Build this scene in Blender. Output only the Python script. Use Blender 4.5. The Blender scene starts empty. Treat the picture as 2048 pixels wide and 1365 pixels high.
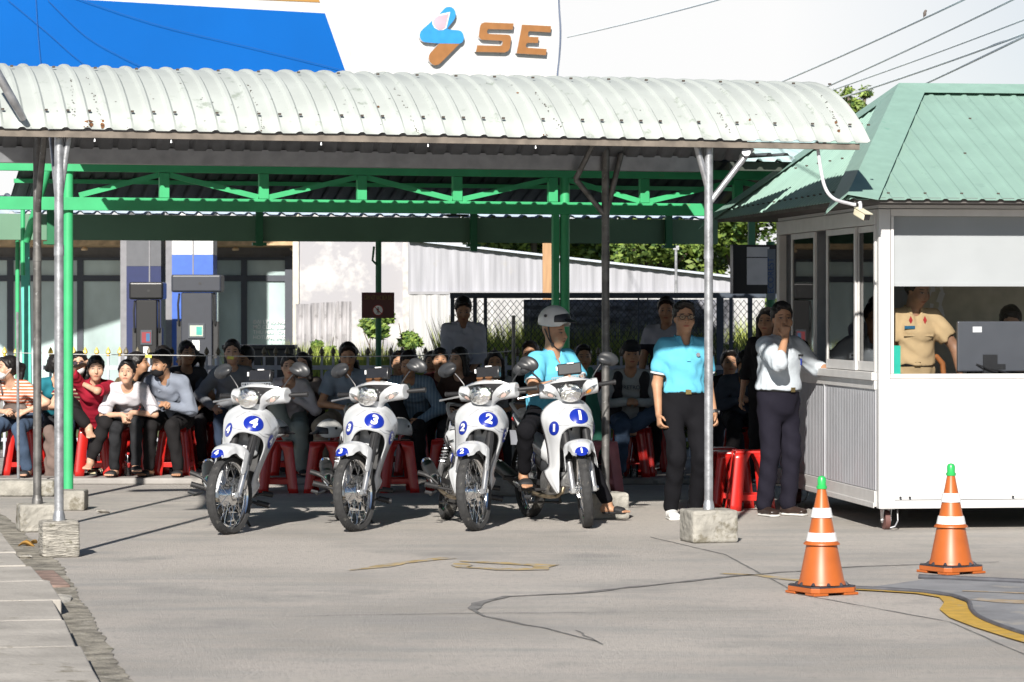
import bpy, bmesh, math, random
import numpy as np
from mathutils import Vector as V, Matrix as M, Euler
from mathutils.bvhtree import BVHTree
PI = math.pi; R = math.radians
sc = bpy.context.scene; COL = sc.collection
rnd = random.Random(7)
# ---------------------------------------------------------------- camera, sky, sun, exposure
CAMZ = 1.6; FPX = 6000.0; HY = 620.0
cam = bpy.data.cameras.new('camera'); camo = bpy.data.objects.new('camera', cam); COL.objects.link(camo)
camo.location = (0, 0, CAMZ); camo.rotation_euler = (R(90), 0, 0)
cam.sensor_width = 36; cam.lens = 36 * FPX / 2048; cam.shift_y = -(682.5 - HY) / 2048
cam.clip_start = .5; cam.clip_end = 3000
cam.dof.use_dof = True; cam.dof.focus_distance = 22.0; cam.dof.aperture_fstop = 9
sc.camera = camo
SUN_EL = 29.5; SUN_AZ = 9.0      # light travels away from the camera, 9 degrees to the right
W = bpy.data.worlds.new("World"); sc.world = W; W.use_nodes = True
nt = W.node_tree; nt.nodes.clear()
def wn(t, **k):
    n = nt.nodes.new(t)
    for a, b in k.items(): setattr(n, a, b)
    return n
sky = wn('ShaderNodeTexSky', sky_type='NISHITA', sun_disc=False, sun_elevation=R(SUN_EL), sun_rotation=R(180 + SUN_AZ), air_density=.75, dust_density=.3)
bg1 = wn('ShaderNodeBackground'); bg1.inputs[1].default_value = .05
bg2 = wn('ShaderNodeBackground'); bg2.inputs[0].default_value = (1, 1, 1, 1); bg2.inputs[1].default_value = .64
tc = wn('ShaderNodeTexCoord'); noi = wn('ShaderNodeTexNoise'); noi.inputs['Scale'].default_value = 3.2; noi.inputs['Detail'].default_value = 6
mp = wn('ShaderNodeMapping'); mp.inputs['Scale'].default_value = (1, 1, 2.2); mp.inputs['Location'].default_value = (.35, 0, 0)
ramp = wn('ShaderNodeValToRGB'); ramp.color_ramp.elements[0].position = .44; ramp.color_ramp.elements[1].position = .62
mix = wn('ShaderNodeMixShader'); out = wn('ShaderNodeOutputWorld')
# cloud bank north-west (behind the yard), thinning to pale blue towards the right
sep = wn('ShaderNodeSeparateXYZ'); dv = wn('ShaderNodeMath', operation='DIVIDE'); mr = wn('ShaderNodeMapRange')
mr.inputs['From Min'].default_value = .09; mr.inputs['From Max'].default_value = .20; mr.inputs['To Min'].default_value = 1; mr.inputs['To Max'].default_value = .55
gt = wn('ShaderNodeMath', operation='GREATER_THAN'); gt.inputs[1].default_value = .05
mu = wn('ShaderNodeMath', operation='MULTIPLY'); mx = wn('ShaderNodeMath', operation='MAXIMUM')
el = wn('ShaderNodeMapRange'); el.inputs['From Min'].default_value = .40; el.inputs['From Max'].default_value = .15
L = nt.links.new
L(tc.outputs['Generated'], mp.inputs[0]); L(mp.outputs[0], noi.inputs['Vector']); L(noi.outputs['Fac'], ramp.inputs[0])
L(tc.outputs['Generated'], sep.inputs[0]); L(sep.outputs['X'], dv.inputs[0]); L(sep.outputs['Y'], dv.inputs[1]); L(dv.outputs[0], mr.inputs[0])
L(sep.outputs['Y'], gt.inputs[0]); L(mr.outputs[0], mu.inputs[0]); L(gt.outputs[0], mu.inputs[1])
mu2 = wn('ShaderNodeMath', operation='MULTIPLY'); L(mu.outputs[0], mu2.inputs[0]); L(sep.outputs['Z'], el.inputs[0]); L(el.outputs[0], mu2.inputs[1])
hm = wn('ShaderNodeMath', operation='MULTIPLY'); hm.inputs[1].default_value = .0; L(ramp.outputs[0], hm.inputs[0])
L(mu2.outputs[0], mx.inputs[0]); L(hm.outputs[0], mx.inputs[1])
L(sky.outputs[0], bg1.inputs[0]); L(mx.outputs[0], mix.inputs[0]); L(bg1.outputs[0], mix.inputs[1]); L(bg2.outputs[0], mix.inputs[2]); L(mix.outputs[0], out.inputs[0])
sun = bpy.data.lights.new('sun', 'SUN'); sun.energy = 5.0; sun.angle = R(.8); sun.color = (1, .945, .865)
suno = bpy.data.objects.new('sun', sun); COL.objects.link(suno)
sd = V((math.sin(R(SUN_AZ)) * math.cos(R(SUN_EL)), math.cos(R(SUN_AZ)) * math.cos(R(SUN_EL)), -math.sin(R(SUN_EL))))
suno.rotation_euler = sd.to_track_quat('-Z', 'Y').to_euler(); suno.location = (-3, -10, 12)
sc.view_settings.view_transform = 'Standard'; sc.view_settings.look = 'None'; sc.view_settings.gamma = 1
sc.view_settings.exposure = .62
sc.cycles.caustics_reflective = False; sc.cycles.caustics_refractive = False
# ---------------------------------------------------------------- helpers
def P(px, py, D): return V(((px - 1024) * D / FPX, D, CAMZ + (HY - py) * D / FPX))
def GD(py): return FPX * CAMZ / (py - HY)
def GP(px, py, z=0): 
    D = FPX * (CAMZ - z) / (py - HY); return V(((px - 1024) * D / FPX, D, z))
def lin(c): return tuple((x / 12.92 if x <= .04045 else ((x + .055) / 1.055) ** 2.4) for x in (c[0] / 255, c[1] / 255, c[2] / 255))
MATS = {}
def mat(name, col, rough=.6, metal=0, nz=.06, ns=9, bump=0, bs=40, spec=.5, coat=0, emit=0, stretch=None, alpha=1, trans=0, wear=None, sheen=0, dirt=None):
    if name in MATS: return MATS[name]
    m = bpy.data.materials.new(name); m.use_nodes = True; t = m.node_tree; b = t.nodes['Principled BSDF']; l = t.links.new
    b.inputs['Roughness'].default_value = rough; b.inputs['Metallic'].default_value = metal
    b.inputs['Specular IOR Level'].default_value = spec; b.inputs['Coat Weight'].default_value = coat
    b.inputs['Transmission Weight'].default_value = trans; b.inputs['Alpha'].default_value = alpha
    if sheen: b.inputs['Sheen Weight'].default_value = sheen
    tc = t.nodes.new('ShaderNodeTexCoord'); src = tc.outputs['Object']
    if stretch:
        mpp = t.nodes.new('ShaderNodeMapping'); mpp.inputs['Scale'].default_value = stretch; l(src, mpp.inputs[0]); src = mpp.outputs[0]
    c = (*col, 1); b.inputs['Base Color'].default_value = c
    if nz:
        n = t.nodes.new('ShaderNodeTexNoise'); n.inputs['Scale'].default_value = ns; n.inputs['Detail'].default_value = 5; l(src, n.inputs['Vector'])
        r = t.nodes.new('ShaderNodeValToRGB'); r.color_ramp.elements[0].position = .3; r.color_ramp.elements[1].position = .7
        r.color_ramp.elements[0].color = tuple(x * (1 - nz * 1.6) for x in col) + (1,); r.color_ramp.elements[1].color = tuple(min(1, x * (1 + nz)) for x in col) + (1,)
        l(n.outputs['Fac'], r.inputs[0]); co = r.outputs[0]
        for wspec in ([wear] if wear else []) + ([dirt] if dirt else []):
            wc, thr, wsc = wspec[:3]
            n2 = t.nodes.new('ShaderNodeTexNoise'); n2.inputs['Scale'].default_value = wsc; n2.inputs['Detail'].default_value = 8; n2.inputs['Roughness'].default_value = .65
            l((tc.outputs['Object'] if len(wspec) < 4 else src), n2.inputs['Vector'])
            r2 = t.nodes.new('ShaderNodeValToRGB'); r2.color_ramp.elements[0].position = thr; r2.color_ramp.elements[1].position = thr + .08
            l(n2.outputs['Fac'], r2.inputs[0]); mm = t.nodes.new('ShaderNodeMix'); mm.data_type = 'RGBA'
            l(r2.outputs[0], mm.inputs[0]); l(co, mm.inputs[6]); mm.inputs[7].default_value = (*wc, 1); co = mm.outputs[2]
        l(co, b.inputs['Base Color'])
    if bump:
        n = t.nodes.new('ShaderNodeTexNoise'); n.inputs['Scale'].default_value = bs; n.inputs['Detail'].default_value = 4; l(src, n.inputs['Vector'])
        bp = t.nodes.new('ShaderNodeBump'); bp.inputs['Distance'].default_value = bump; bp.inputs['Strength'].default_value = .9; l(n.outputs['Fac'], bp.inputs['Height']); l(bp.outputs[0], b.inputs['Normal'])
    if emit: b.inputs['Emission Color'].default_value = c; b.inputs['Emission Strength'].default_value = emit
    MATS[name] = m; return m
def glassmat(name, tint=(.8, .85, .85), refl=.25, rough=.02):
    if name in MATS: return MATS[name]
    m = bpy.data.materials.new(name); m.use_nodes = True; t = m.node_tree; t.nodes.clear(); l = t.links.new
    o = t.nodes.new('ShaderNodeOutputMaterial'); tr = t.nodes.new('ShaderNodeBsdfTransparent'); tr.inputs[0].default_value = (*tint, 1)
    g = t.nodes.new('ShaderNodeBsdfGlossy'); g.inputs['Roughness'].default_value = rough
    lw = t.nodes.new('ShaderNodeLayerWeight'); lw.inputs[0].default_value = refl
    mxs = t.nodes.new('ShaderNodeMixShader'); l(lw.outputs['Fresnel'], mxs.inputs[0]); l(tr.outputs[0], mxs.inputs[1]); l(g.outputs[0], mxs.inputs[2]); l(mxs.outputs[0], o.inputs[0])
    MATS[name] = m; return m
def tag(o, label=None, cat=None, group=None, kind=None):
    if label: o['label'] = label
    if cat: o['category'] = cat
    if group: o['group'] = group
    if kind: o['kind'] = kind
    return o
def thing(name, label, cat, loc=(0, 0, 0), rot=(0, 0, 0), group=None):
    o = bpy.data.objects.new(name, None); o.empty_display_size = .1; COL.objects.link(o); o.location = loc; o.rotation_euler = rot
    return tag(o, label, cat, group)
def wm(o):
    m = M.LocRotScale(o.location, o.rotation_euler, o.scale)
    return wm(o.parent) @ m if o.parent else m
def link(name, me, m, parent=None, smooth=True, world=False, mods=(), label=None):
    o = bpy.data.objects.new(name, me); COL.objects.link(o)
    if m is not None and not me.materials: me.materials.append(m)
    if parent is not None:
        o.parent = parent
        if world: me.transform(wm(parent).inverted())
    if smooth and me.polygons:
        me.polygons.foreach_set('use_smooth', [True] * len(me.polygons)); 
        if smooth != 'full':
            try: me.set_sharp_from_angle(angle=R(17 if smooth == 'crisp' else 38))
            except Exception: pass
    for k, *a in mods:
        if k == 'solid': d = o.modifiers.new('solidify', 'SOLIDIFY'); d.thickness = a[0]; d.offset = a[1] if len(a) > 1 else -1; d.material_offset = a[2] if len(a) > 2 else 0; d.material_offset_rim = a[2] if len(a) > 2 else 0
        if k == 'sub': d = o.modifiers.new('subdivision', 'SUBSURF'); d.levels = d.render_levels = a[0]
        if k == 'bev': d = o.modifiers.new('bevel', 'BEVEL'); d.width = a[0]; d.segments = a[1] if len(a) > 1 else 2; d.limit_method = 'ANGLE'; d.angle_limit = R(40)
    if label: o['label'] = label
    return o
class G:
    def __init__(s): s.v = []; s.f = []; s.mi = []; s.cur = 0
    def add(s, vs, fs):
        n = len(s.v); s.v += [tuple(p) for p in vs]; s.f += [tuple(i + n for i in f) for f in fs]; s.mi += [s.cur] * len(fs)
    def box(s, lo, hi, X=None):
        (a, b, c), (d, e, f) = lo, hi
        vs = [V(p) for p in ((a, b, c), (d, b, c), (d, e, c), (a, e, c), (a, b, f), (d, b, f), (d, e, f), (a, e, f))]
        if X is not None: vs = [X @ p for p in vs]
        s.add(vs, [(0, 3, 2, 1), (4, 5, 6, 7), (0, 1, 5, 4), (1, 2, 6, 5), (2, 3, 7, 6), (3, 0, 4, 7)])
    def cbox(s, c, sz, X=None):
        c = V(c); h = V(sz) / 2
        if X is None: s.box(c - h, c + h)
        else: s.box(-h, h, M.Translation(c) @ X.to_4x4())
    def bar(s, a, b, w, h, up=(0, 0, 1)):
        a, b = V(a), V(b); d = (b - a).normalized(); u = V(up)
        if abs(d.dot(u)) > .98: u = V((0, 1, 0))
        x = d.cross(u).normalized(); y = x.cross(d).normalized(); x = x * w / 2; y = y * h / 2
        s.add([a - x - y, a + x - y, a + x + y, a - x + y, b - x - y, b + x - y, b + x + y, b - x + y], [(0, 3, 2, 1), (4, 5, 6, 7), (0, 1, 5, 4), (1, 2, 6, 5), (2, 3, 7, 6), (3, 0, 4, 7)])
    def tube(s, pts, r, n=8, caps=True):
        pts = [V(p) for p in pts]; rs = r if isinstance(r, (list, tuple)) else [r] * len(pts)
        base = len(s.v); vs = []; fs = []
        t = (pts[1] - pts[0]).normalized(); u = t.orthogonal().normalized()
        for i, p in enumerate(pts):
            if i == 0: tt = (pts[1] - p).normalized()
            elif i == len(pts) - 1: tt = (p - pts[i - 1]).normalized()
            else: tt = ((pts[i + 1] - p).normalized() + (p - pts[i - 1]).normalized()); tt = tt.normalized() if tt.length > 1e-6 else (pts[i + 1] - p).normalized()
            u = (u - tt * u.dot(tt)); u = u.normalized() if u.length > 1e-6 else tt.orthogonal().normalized()
            w = tt.cross(u)
            for k in range(n):
                a = 2 * PI * k / n; vs.append(p + (u * math.cos(a) + w * math.sin(a)) * rs[i])
        for i in range(len(pts) - 1):
            for k in range(n):
                k2 = (k + 1) % n; fs.append((i * n + k, i * n + k2, (i + 1) * n + k2, (i + 1) * n + k))
        if caps: fs += [tuple(reversed(range(n))), tuple(range((len(pts) - 1) * n, len(pts) * n))]
        s.add(vs, fs)
    def lathe(s, prof, n=24, X=None, closed=False):   # prof: (r, h) about local Z
        X = X or M.Identity(4); vs = []; fs = []; m = len(prof)
        for k in range(n):
            a = 2 * PI * k / n; c, q = math.cos(a), math.sin(a)
            vs += [X @ V((r * c, r * q, h)) for r, h in prof]
        for k in range(n):
            k2 = (k + 1) % n
            for i in range(m if closed else m - 1):
                j = (i + 1) % m; fs.append((k * m + i, k2 * m + i, k2 * m + j, k * m + j))
        s.add(vs, fs)
        if not closed:
            if prof[0][0] > 1e-5: s.add([X @ V((prof[0][0] * math.cos(2 * PI * k / n), prof[0][0] * math.sin(2 * PI * k / n), prof[0][1])) for k in range(n)], [tuple(reversed(range(n)))])
            if prof[-1][0] > 1e-5: s.add([X @ V((prof[-1][0] * math.cos(2 * PI * k / n), prof[-1][0] * math.sin(2 * PI * k / n), prof[-1][1])) for k in range(n)], [tuple(range(n))])
    def grid(s, fn, nu, nv, closed=False):
        vs = [fn(i / nu, j / nv) for j in range(nv + 1) for i in range(nu + 1)]
        s.add(vs, [(j * (nu + 1) + i, j * (nu + 1) + i + 1, (j + 1) * (nu + 1) + i + 1, (j + 1) * (nu + 1) + i) for j in range(nv) for i in range(nu)])
    def prism(s, poly, ext):
        n = len(poly); e = V(ext); a = [V(p) for p in poly]
        s.add(a + [p + e for p in a], [tuple(reversed(range(n))), tuple(range(n, 2 * n))] + [(i, (i + 1) % n, (i + 1) % n + n, i + n) for i in range(n)])
    def me(s, name='m'):
        me = bpy.data.meshes.new(name); me.from_pydata(s.v, [], s.f)
        if any(s.mi): me.polygons.foreach_set('material_index', s.mi)
        me.validate(); me.update(); return me
    def build(s, name, m, parent=None, smooth=True, world=False, mods=(), label=None, fix=False):
        ms = m if isinstance(m, (list, tuple)) else [m]
        me = s.me(name)
        for q in ms: me.materials.append(q)
        if fix:
            b = bmesh.new(); b.from_mesh(me); bmesh.ops.remove_doubles(b, verts=b.verts, dist=1e-5); bmesh.ops.recalc_face_normals(b, faces=b.faces); b.to_mesh(me); b.free()
        return link(name, me, None, parent, smooth, world, mods, label)
def RZ(a): return M.Rotation(a, 4, 'Z')
def axis_X(c, ax):   # matrix taking local Z to axis ax at c
    return M.Translation(V(c)) @ V(ax).to_track_quat('Z', 'Y').to_matrix().to_4x4()
def text_mesh(s, size=1, bold=0, ext=0, align='CENTER', sub=0, shear=0):
    c = bpy.data.curves.new('t', 'FONT'); c.body = s; c.size = size; c.offset = bold; c.extrude = ext; c.align_x = align; c.align_y = 'CENTER'; c.shear = shear; c.resolution_u = 4
    o = bpy.data.objects.new('t', c); COL.objects.link(o); bpy.context.view_layer.update()
    me = bpy.data.meshes.new_from_object(o.evaluated_get(bpy.context.evaluated_depsgraph_get())); bpy.data.objects.remove(o); bpy.data.curves.remove(c)
    if sub:
        b = bmesh.new(); b.from_mesh(me); bmesh.ops.triangulate(b, faces=b.faces)
        for _ in range(2):
            es = [e for e in b.edges if e.calc_length() > sub]
            if es: bmesh.ops.subdivide_edges(b, edges=es, cuts=1); bmesh.ops.triangulate(b, faces=b.faces)
        b.to_mesh(me); b.free()
    me.materials.clear(); return me
# ---------------------------------------------------------------- signed-distance meshing (organic bodies)
class SDF:
    def __init__(s, h=.01): s.h = h; s.p = []; s.noise = None
    def _a(s, fn, pts, r, k, op, t): 
        lo = np.min(np.array(pts), 0) - r - k - 2.5 * s.h; hi = np.max(np.array(pts), 0) + r + k + 2.5 * s.h
        s.p.append((fn, lo, hi, k, op, t))
    def cap(s, a, b, ra, rb=None, k=.02, op='u', t=0):
        a = np.array(a, float); b = np.array(b, float); rb = ra if rb is None else rb; ab = b - a; L2 = max(ab @ ab, 1e-9)
        def fn(X, Y, Z):
            tt = np.clip(((X - a[0]) * ab[0] + (Y - a[1]) * ab[1] + (Z - a[2]) * ab[2]) / L2, 0, 1)
            return np.sqrt((X - a[0] - tt * ab[0]) ** 2 + (Y - a[1] - tt * ab[1]) ** 2 + (Z - a[2] - tt * ab[2]) ** 2) - (ra + (rb - ra) * tt)
        s._a(fn, [a, b], max(ra, rb), k, op, t)
    def ell(s, c, r, Rm=None, k=.02, op='u', t=0):
        c = np.array(c, float); Rm = np.eye(3) if Rm is None else np.array(Rm, float)
        def fn(X, Y, Z):
            x, y, z = X - c[0], Y - c[1], Z - c[2]
            l = [(Rm[0, i] * x + Rm[1, i] * y + Rm[2, i] * z) for i in range(3)]
            k0 = np.sqrt(sum((l[i] / r[i]) ** 2 for i in range(3))); k1 = np.sqrt(sum((l[i] / r[i] ** 2) ** 2 for i in range(3))) + 1e-6
            return k0 * (k0 - 1) / k1
        s._a(fn, [c], max(r), k, op, t)
    def ecap(s, a, b, wa, wb, side, k=.03, op='u', t=0, flat=0):
        a = np.array(a, float); b = np.array(b, float); ab = b - a; Ln = np.linalg.norm(ab); d = ab / Ln
        sd = np.array(side, float); sd = sd - d * (sd @ d); sd /= np.linalg.norm(sd); f = np.cross(d, sd)
        def fn(X, Y, Z):
            x, y, z = X - a[0], Y - a[1], Z - a[2]
            al = x * d[0] + y * d[1] + z * d[2]; tt = np.clip(al / Ln, 0, 1); ex = al - tt * Ln
            w = wa[0] + (wb[0] - wa[0]) * tt; q = wa[1] + (wb[1] - wa[1]) * tt; mn = np.minimum(w, q)
            u = (x * sd[0] + y * sd[1] + z * sd[2]) / w; v = (x * f[0] + y * f[1] + z * f[2]) / q
            return (np.sqrt(u * u + v * v + (ex / mn) ** 2) - 1) * mn
        s._a(fn, [a, b], max(*wa, *wb), k, op, t)
    def half(s, p0, n, lo, hi, op='s', k=.005, t=0):  # remove the side n points to
        p0 = np.array(p0, float); n = np.array(n, float); n /= np.linalg.norm(n)
        fn = lambda X, Y, Z: -((X - p0[0]) * n[0] + (Y - p0[1]) * n[1] + (Z - p0[2]) * n[2])
        s.p.append((fn, np.array(lo, float), np.array(hi, float), k, op, t))
    def mesh(s, tagged=False, noise=None):
        h = s.h; un = [p for p in s.p if p[4] == 'u']
        lo = np.min([p[1] for p in un], 0); hi = np.max([p[2] for p in un], 0); n = np.ceil((hi - lo) / h).astype(int) + 2
        F = np.full(n, 1.0, np.float32); T = np.zeros(n, np.uint8) if tagged else None; B = np.full(n, 9., np.float32) if tagged else None
        ax = [lo[i] + np.arange(n[i]) * h for i in range(3)]
        for fn, l0, h0, k, op, t in s.p:
            i0 = np.maximum(((l0 - lo) / h).astype(int), 0); i1 = np.minimum(np.ceil((h0 - lo) / h).astype(int) + 1, n)
            if (i1 <= i0).any(): continue
            sl = tuple(slice(a, b) for a, b in zip(i0, i1))
            X = ax[0][sl[0]][:, None, None]; Y = ax[1][sl[1]][None, :, None]; Z = ax[2][sl[2]][None, None, :]
            d = fn(X, Y, Z).astype(np.float32); f = F[sl]; k = max(k, 1e-4)
            if op == 'u':
                q = np.maximum(k - np.abs(f - d), 0) / k; F[sl] = np.minimum(f, d) - q * q * k * .25
                if tagged:
                    bb = B[sl]; w = d < bb; bb[w] = d[w]; T[sl][w] = t
            else:
                g = -d; q = np.maximum(k - np.abs(f - g), 0) / k; F[sl] = np.maximum(f, g) + q * q * k * .25
        if noise is not None:
            amp, fr, ph = noise; X = ax[0][:, None, None]; Y = ax[1][None, :, None]; Z = ax[2][None, None, :]
            F += (amp * (np.sin(fr * (X * 1.0 + Z * .7 + .3 * np.sin(Y * fr * .6 + ph)) + ph) * np.sin(fr * 1.3 * (Y * .8 - Z * .9) + 2 * ph) + .5 * np.sin(fr * 2.1 * (Z + .4 * X - .5 * Y) + 3 * ph))).astype(np.float32)
        S = F < 0; c = [(i, j, k) for i in (0, 1) for j in (0, 1) for k in (0, 1)]
        def sh(A, o): return A[o[0]:A.shape[0] - 1 + o[0], o[1]:A.shape[1] - 1 + o[1], o[2]:A.shape[2] - 1 + o[2]]
        cnt = sum(sh(S, o).astype(np.int8) for o in c); mixd = (cnt > 0) & (cnt < 8); idx = np.argwhere(mixd)
        I = -np.ones(mixd.shape, np.int32); I[tuple(idx.T)] = np.arange(len(idx))
        fv = {o: F[idx[:, 0] + o[0], idx[:, 1] + o[1], idx[:, 2] + o[2]] for o in c}
        pos = np.zeros((len(idx), 3)); ct = np.zeros(len(idx))
        for o in c:
            for a in range(3):
                if o[a] == 0:
                    o2 = tuple(o[q] + (q == a) for q in range(3)); f0, f1 = fv[o], fv[o2]; m = (f0 < 0) != (f1 < 0)
                    tt = f0[m] / (f0[m] - f1[m]); pp = np.tile(np.array(o, float), (m.sum(), 1)); pp[:, a] += tt; pos[m] += pp; ct[m] += 1
        pos = pos / ct[:, None]; vw = lo + (idx + pos) * h
        quads = []
        for a in range(3):
            b, d_ = (a + 1) % 3, (a + 2) % 3
            s0 = [slice(None)] * 3; s1 = [slice(None)] * 3; s0[a] = slice(0, -1); s1[a] = slice(1, None)
            A0, A1 = S[tuple(s0)], S[tuple(s1)]; e = np.argwhere(A0 != A1)
            e = e[(e[:, b] > 0) & (e[:, d_] > 0) & (e[:, b] < S.shape[b] - 1) & (e[:, d_] < S.shape[d_] - 1)]
            ins = A0[tuple(e.T)]
            def cell(db, dd): q = e.copy(); q[:, b] -= db; q[:, d_] -= dd; return I[tuple(q.T)]
            q = np.stack([cell(1, 1), cell(0, 1), cell(0, 0), cell(1, 0)], 1); q[~ins] = q[~ins][:, ::-1]; quads.append(q)
        q = np.concatenate(quads); q = q[(q >= 0).all(1)]
        me = bpy.data.meshes.new('sdf'); me.vertices.add(len(vw)); me.vertices.foreach_set('co', vw.astype(np.float32).ravel())
        me.loops.add(q.size); me.loops.foreach_set('vertex_index', q.ravel().astype(np.int32)); me.polygons.add(len(q))
        me.polygons.foreach_set('loop_start', np.arange(0, q.size, 4, dtype=np.int32)); me.polygons.foreach_set('loop_total', np.full(len(q), 4, np.int32))
        me.update(calc_edges=True)
        if tagged: return me, vw, T[idx[:, 0], idx[:, 1], idx[:, 2]]
        return me
# ---------------------------------------------------------------- people
def skinmat(name, col):
    if name in MATS: return MATS[name]
    m = mat(name, col, rough=.5, nz=.1, ns=14, bump=.0012, bs=160, spec=.4); t = m.node_tree; l = t.links.new; b = t.nodes['Principled BSDF']
    b.inputs['Subsurface Weight'].default_value = .06; b.inputs['Subsurface Radius'].default_value = (.02, .008, .004)
    cur = b.inputs['Base Color'].links[0].from_socket
    at = t.nodes.new('ShaderNodeAttribute'); at.attribute_name = 'hc'; sp = t.nodes.new('ShaderNodeSeparateXYZ'); l(at.outputs['Vector'], sp.inputs[0])
    def mt(op, a, bb=None):
        n = t.nodes.new('ShaderNodeMath'); n.operation = op
        for i, q in enumerate((a, bb)):
            if q is None: continue
            if isinstance(q, (int, float)): n.inputs[i].default_value = q
            else: l(q, n.inputs[i])
        return n.outputs[0]
    ax = mt('ABSOLUTE', sp.outputs['X']); z = sp.outputs['Z']; front = mt('LESS_THAN', sp.outputs['Y'], -.045)
    def ellm(cx, cz, rx, rz, sl=0, soft=.35):
        dx = mt('SUBTRACT', ax, cx); u = mt('DIVIDE', dx, rx); zz = mt('SUBTRACT', mt('SUBTRACT', z, cz), mt('MULTIPLY', dx, sl)); w = mt('DIVIDE', zz, rz)
        d = mt('ADD', mt('MULTIPLY', u, u), mt('MULTIPLY', w, w)); n = t.nodes.new('ShaderNodeMapRange'); l(d, n.inputs[0])
        n.inputs['From Min'].default_value = 1 + soft; n.inputs['From Max'].default_value = 1 - soft; return mt('MULTIPLY', n.outputs[0], front)
    def over(mask, c, amt=1):
        nonlocal cur
        n = t.nodes.new('ShaderNodeMix'); n.data_type = 'RGBA'; l(mt('MULTIPLY', mask, amt), n.inputs[0]); l(cur, n.inputs[6]); n.inputs[7].default_value = (*c, 1); cur = n.outputs[2]
    dk = tuple(x * .45 for x in col)
    over(ellm(.031, .009, .021, .011, soft=.6), dk, .45)         # lid crease and lashes
    over(ellm(.031, .006, .0125, .0036), (.36, .31, .28))
    over(ellm(.031, .006, .0058, .0044), (.02, .012, .01))
    over(ellm(.031, .0100, .0150, .0020), (.02, .012, .01))
    over(ellm(.031, .030, .019, .0042, sl=-.12), (.03, .02, .016), .85)
    over(ellm(0, -.060, .024, .0085), (col[0] * .85, col[1] * .5, col[2] * .5))
    over(ellm(0, -.0595, .023, .0016), (.08, .03, .025))
    over(ellm(.0085, -.036, .0045, .0028), dk)
    l(cur, b.inputs['Base Color']); return m
SK = {'a': skinmat('skin_tan', (.43, .235, .14)), 'b': skinmat('skin_light', (.56, .34, .235)), 'c': skinmat('skin_brown', (.33, .175, .105))}
HAIRM = mat('black_hair', (.012, .010, .010), rough=.45, nz=.3, ns=60, bump=.003, bs=90, stretch=(1, 1, .25), spec=.35)
def cloth(name, col, **k):
    k.setdefault('rough', .85); k.setdefault('bump', .006); k.setdefault('bs', 9); k.setdefault('nz', .07); k.setdefault('spec', .2); return mat(name, col, **k)
def stripes(name, c1, c2, freq, duty=.5, zmin=-9, zmax=9, c3=None):
    if name in MATS: return MATS[name]
    m = cloth(name, c1); t = m.node_tree; l = t.links.new; b = t.nodes['Principled BSDF']; tcn = [n for n in t.nodes if n.type == 'TEX_COORD'][0]
    sp = t.nodes.new('ShaderNodeSeparateXYZ'); l(tcn.outputs['Object'], sp.inputs[0])
    def mt(op, a, bb=None):
        n = t.nodes.new('ShaderNodeMath'); n.operation = op
        for i, q in enumerate((a, bb)):
            if q is None: continue
            if isinstance(q, (int, float)): n.inputs[i].default_value = q
            else: l(q, n.inputs[i])
        return n.outputs[0]
    ax = sp.outputs['Z'] if freq > 0 else sp.outputs['X']
    f = mt('LESS_THAN', mt('FRACT', mt('MULTIPLY', ax, abs(freq))), duty); f = mt('MULTIPLY', f, mt('MULTIPLY', mt('GREATER_THAN', sp.outputs['Z'], zmin), mt('LESS_THAN', sp.outputs['Z'], zmax)))
    n = t.nodes.new('ShaderNodeMix'); n.data_type = 'RGBA'; l(f, n.inputs[0]); l(b.inputs['Base Color'].links[0].from_socket, n.inputs[6]); n.inputs[7].default_value = (*c2, 1); cur = n.outputs[2]
    if c3:
        n = t.nodes.new('ShaderNodeMix'); n.data_type = 'RGBA'; l(mt('GREATER_THAN', sp.outputs['Z'], zmax), n.inputs[0]); l(cur, n.inputs[6]); n.inputs[7].default_value = (*c3, 1); cur = n.outputs[2]
    l(cur, b.inputs['Base Color']); return m
def ik(a, c, l1, l2, hint):
    a, c, hint = V(a), V(c), V(hint); d = c - a; L_ = d.length
    if L_ > (l1 + l2) * .999: c = a + d.normalized() * (l1 + l2) * .999; d = c - a; L_ = d.length
    L_ = max(L_, abs(l1 - l2) + .01); x = (l1 * l1 - l2 * l2 + L_ * L_) / (2 * L_); y = math.sqrt(max(l1 * l1 - x * x, 0)); d = d.normalized()
    h = hint - d * hint.dot(d); h = h.normalized() if h.length > 1e-5 else d.orthogonal().normalized()
    return a + d * x + h * y, c
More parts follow.
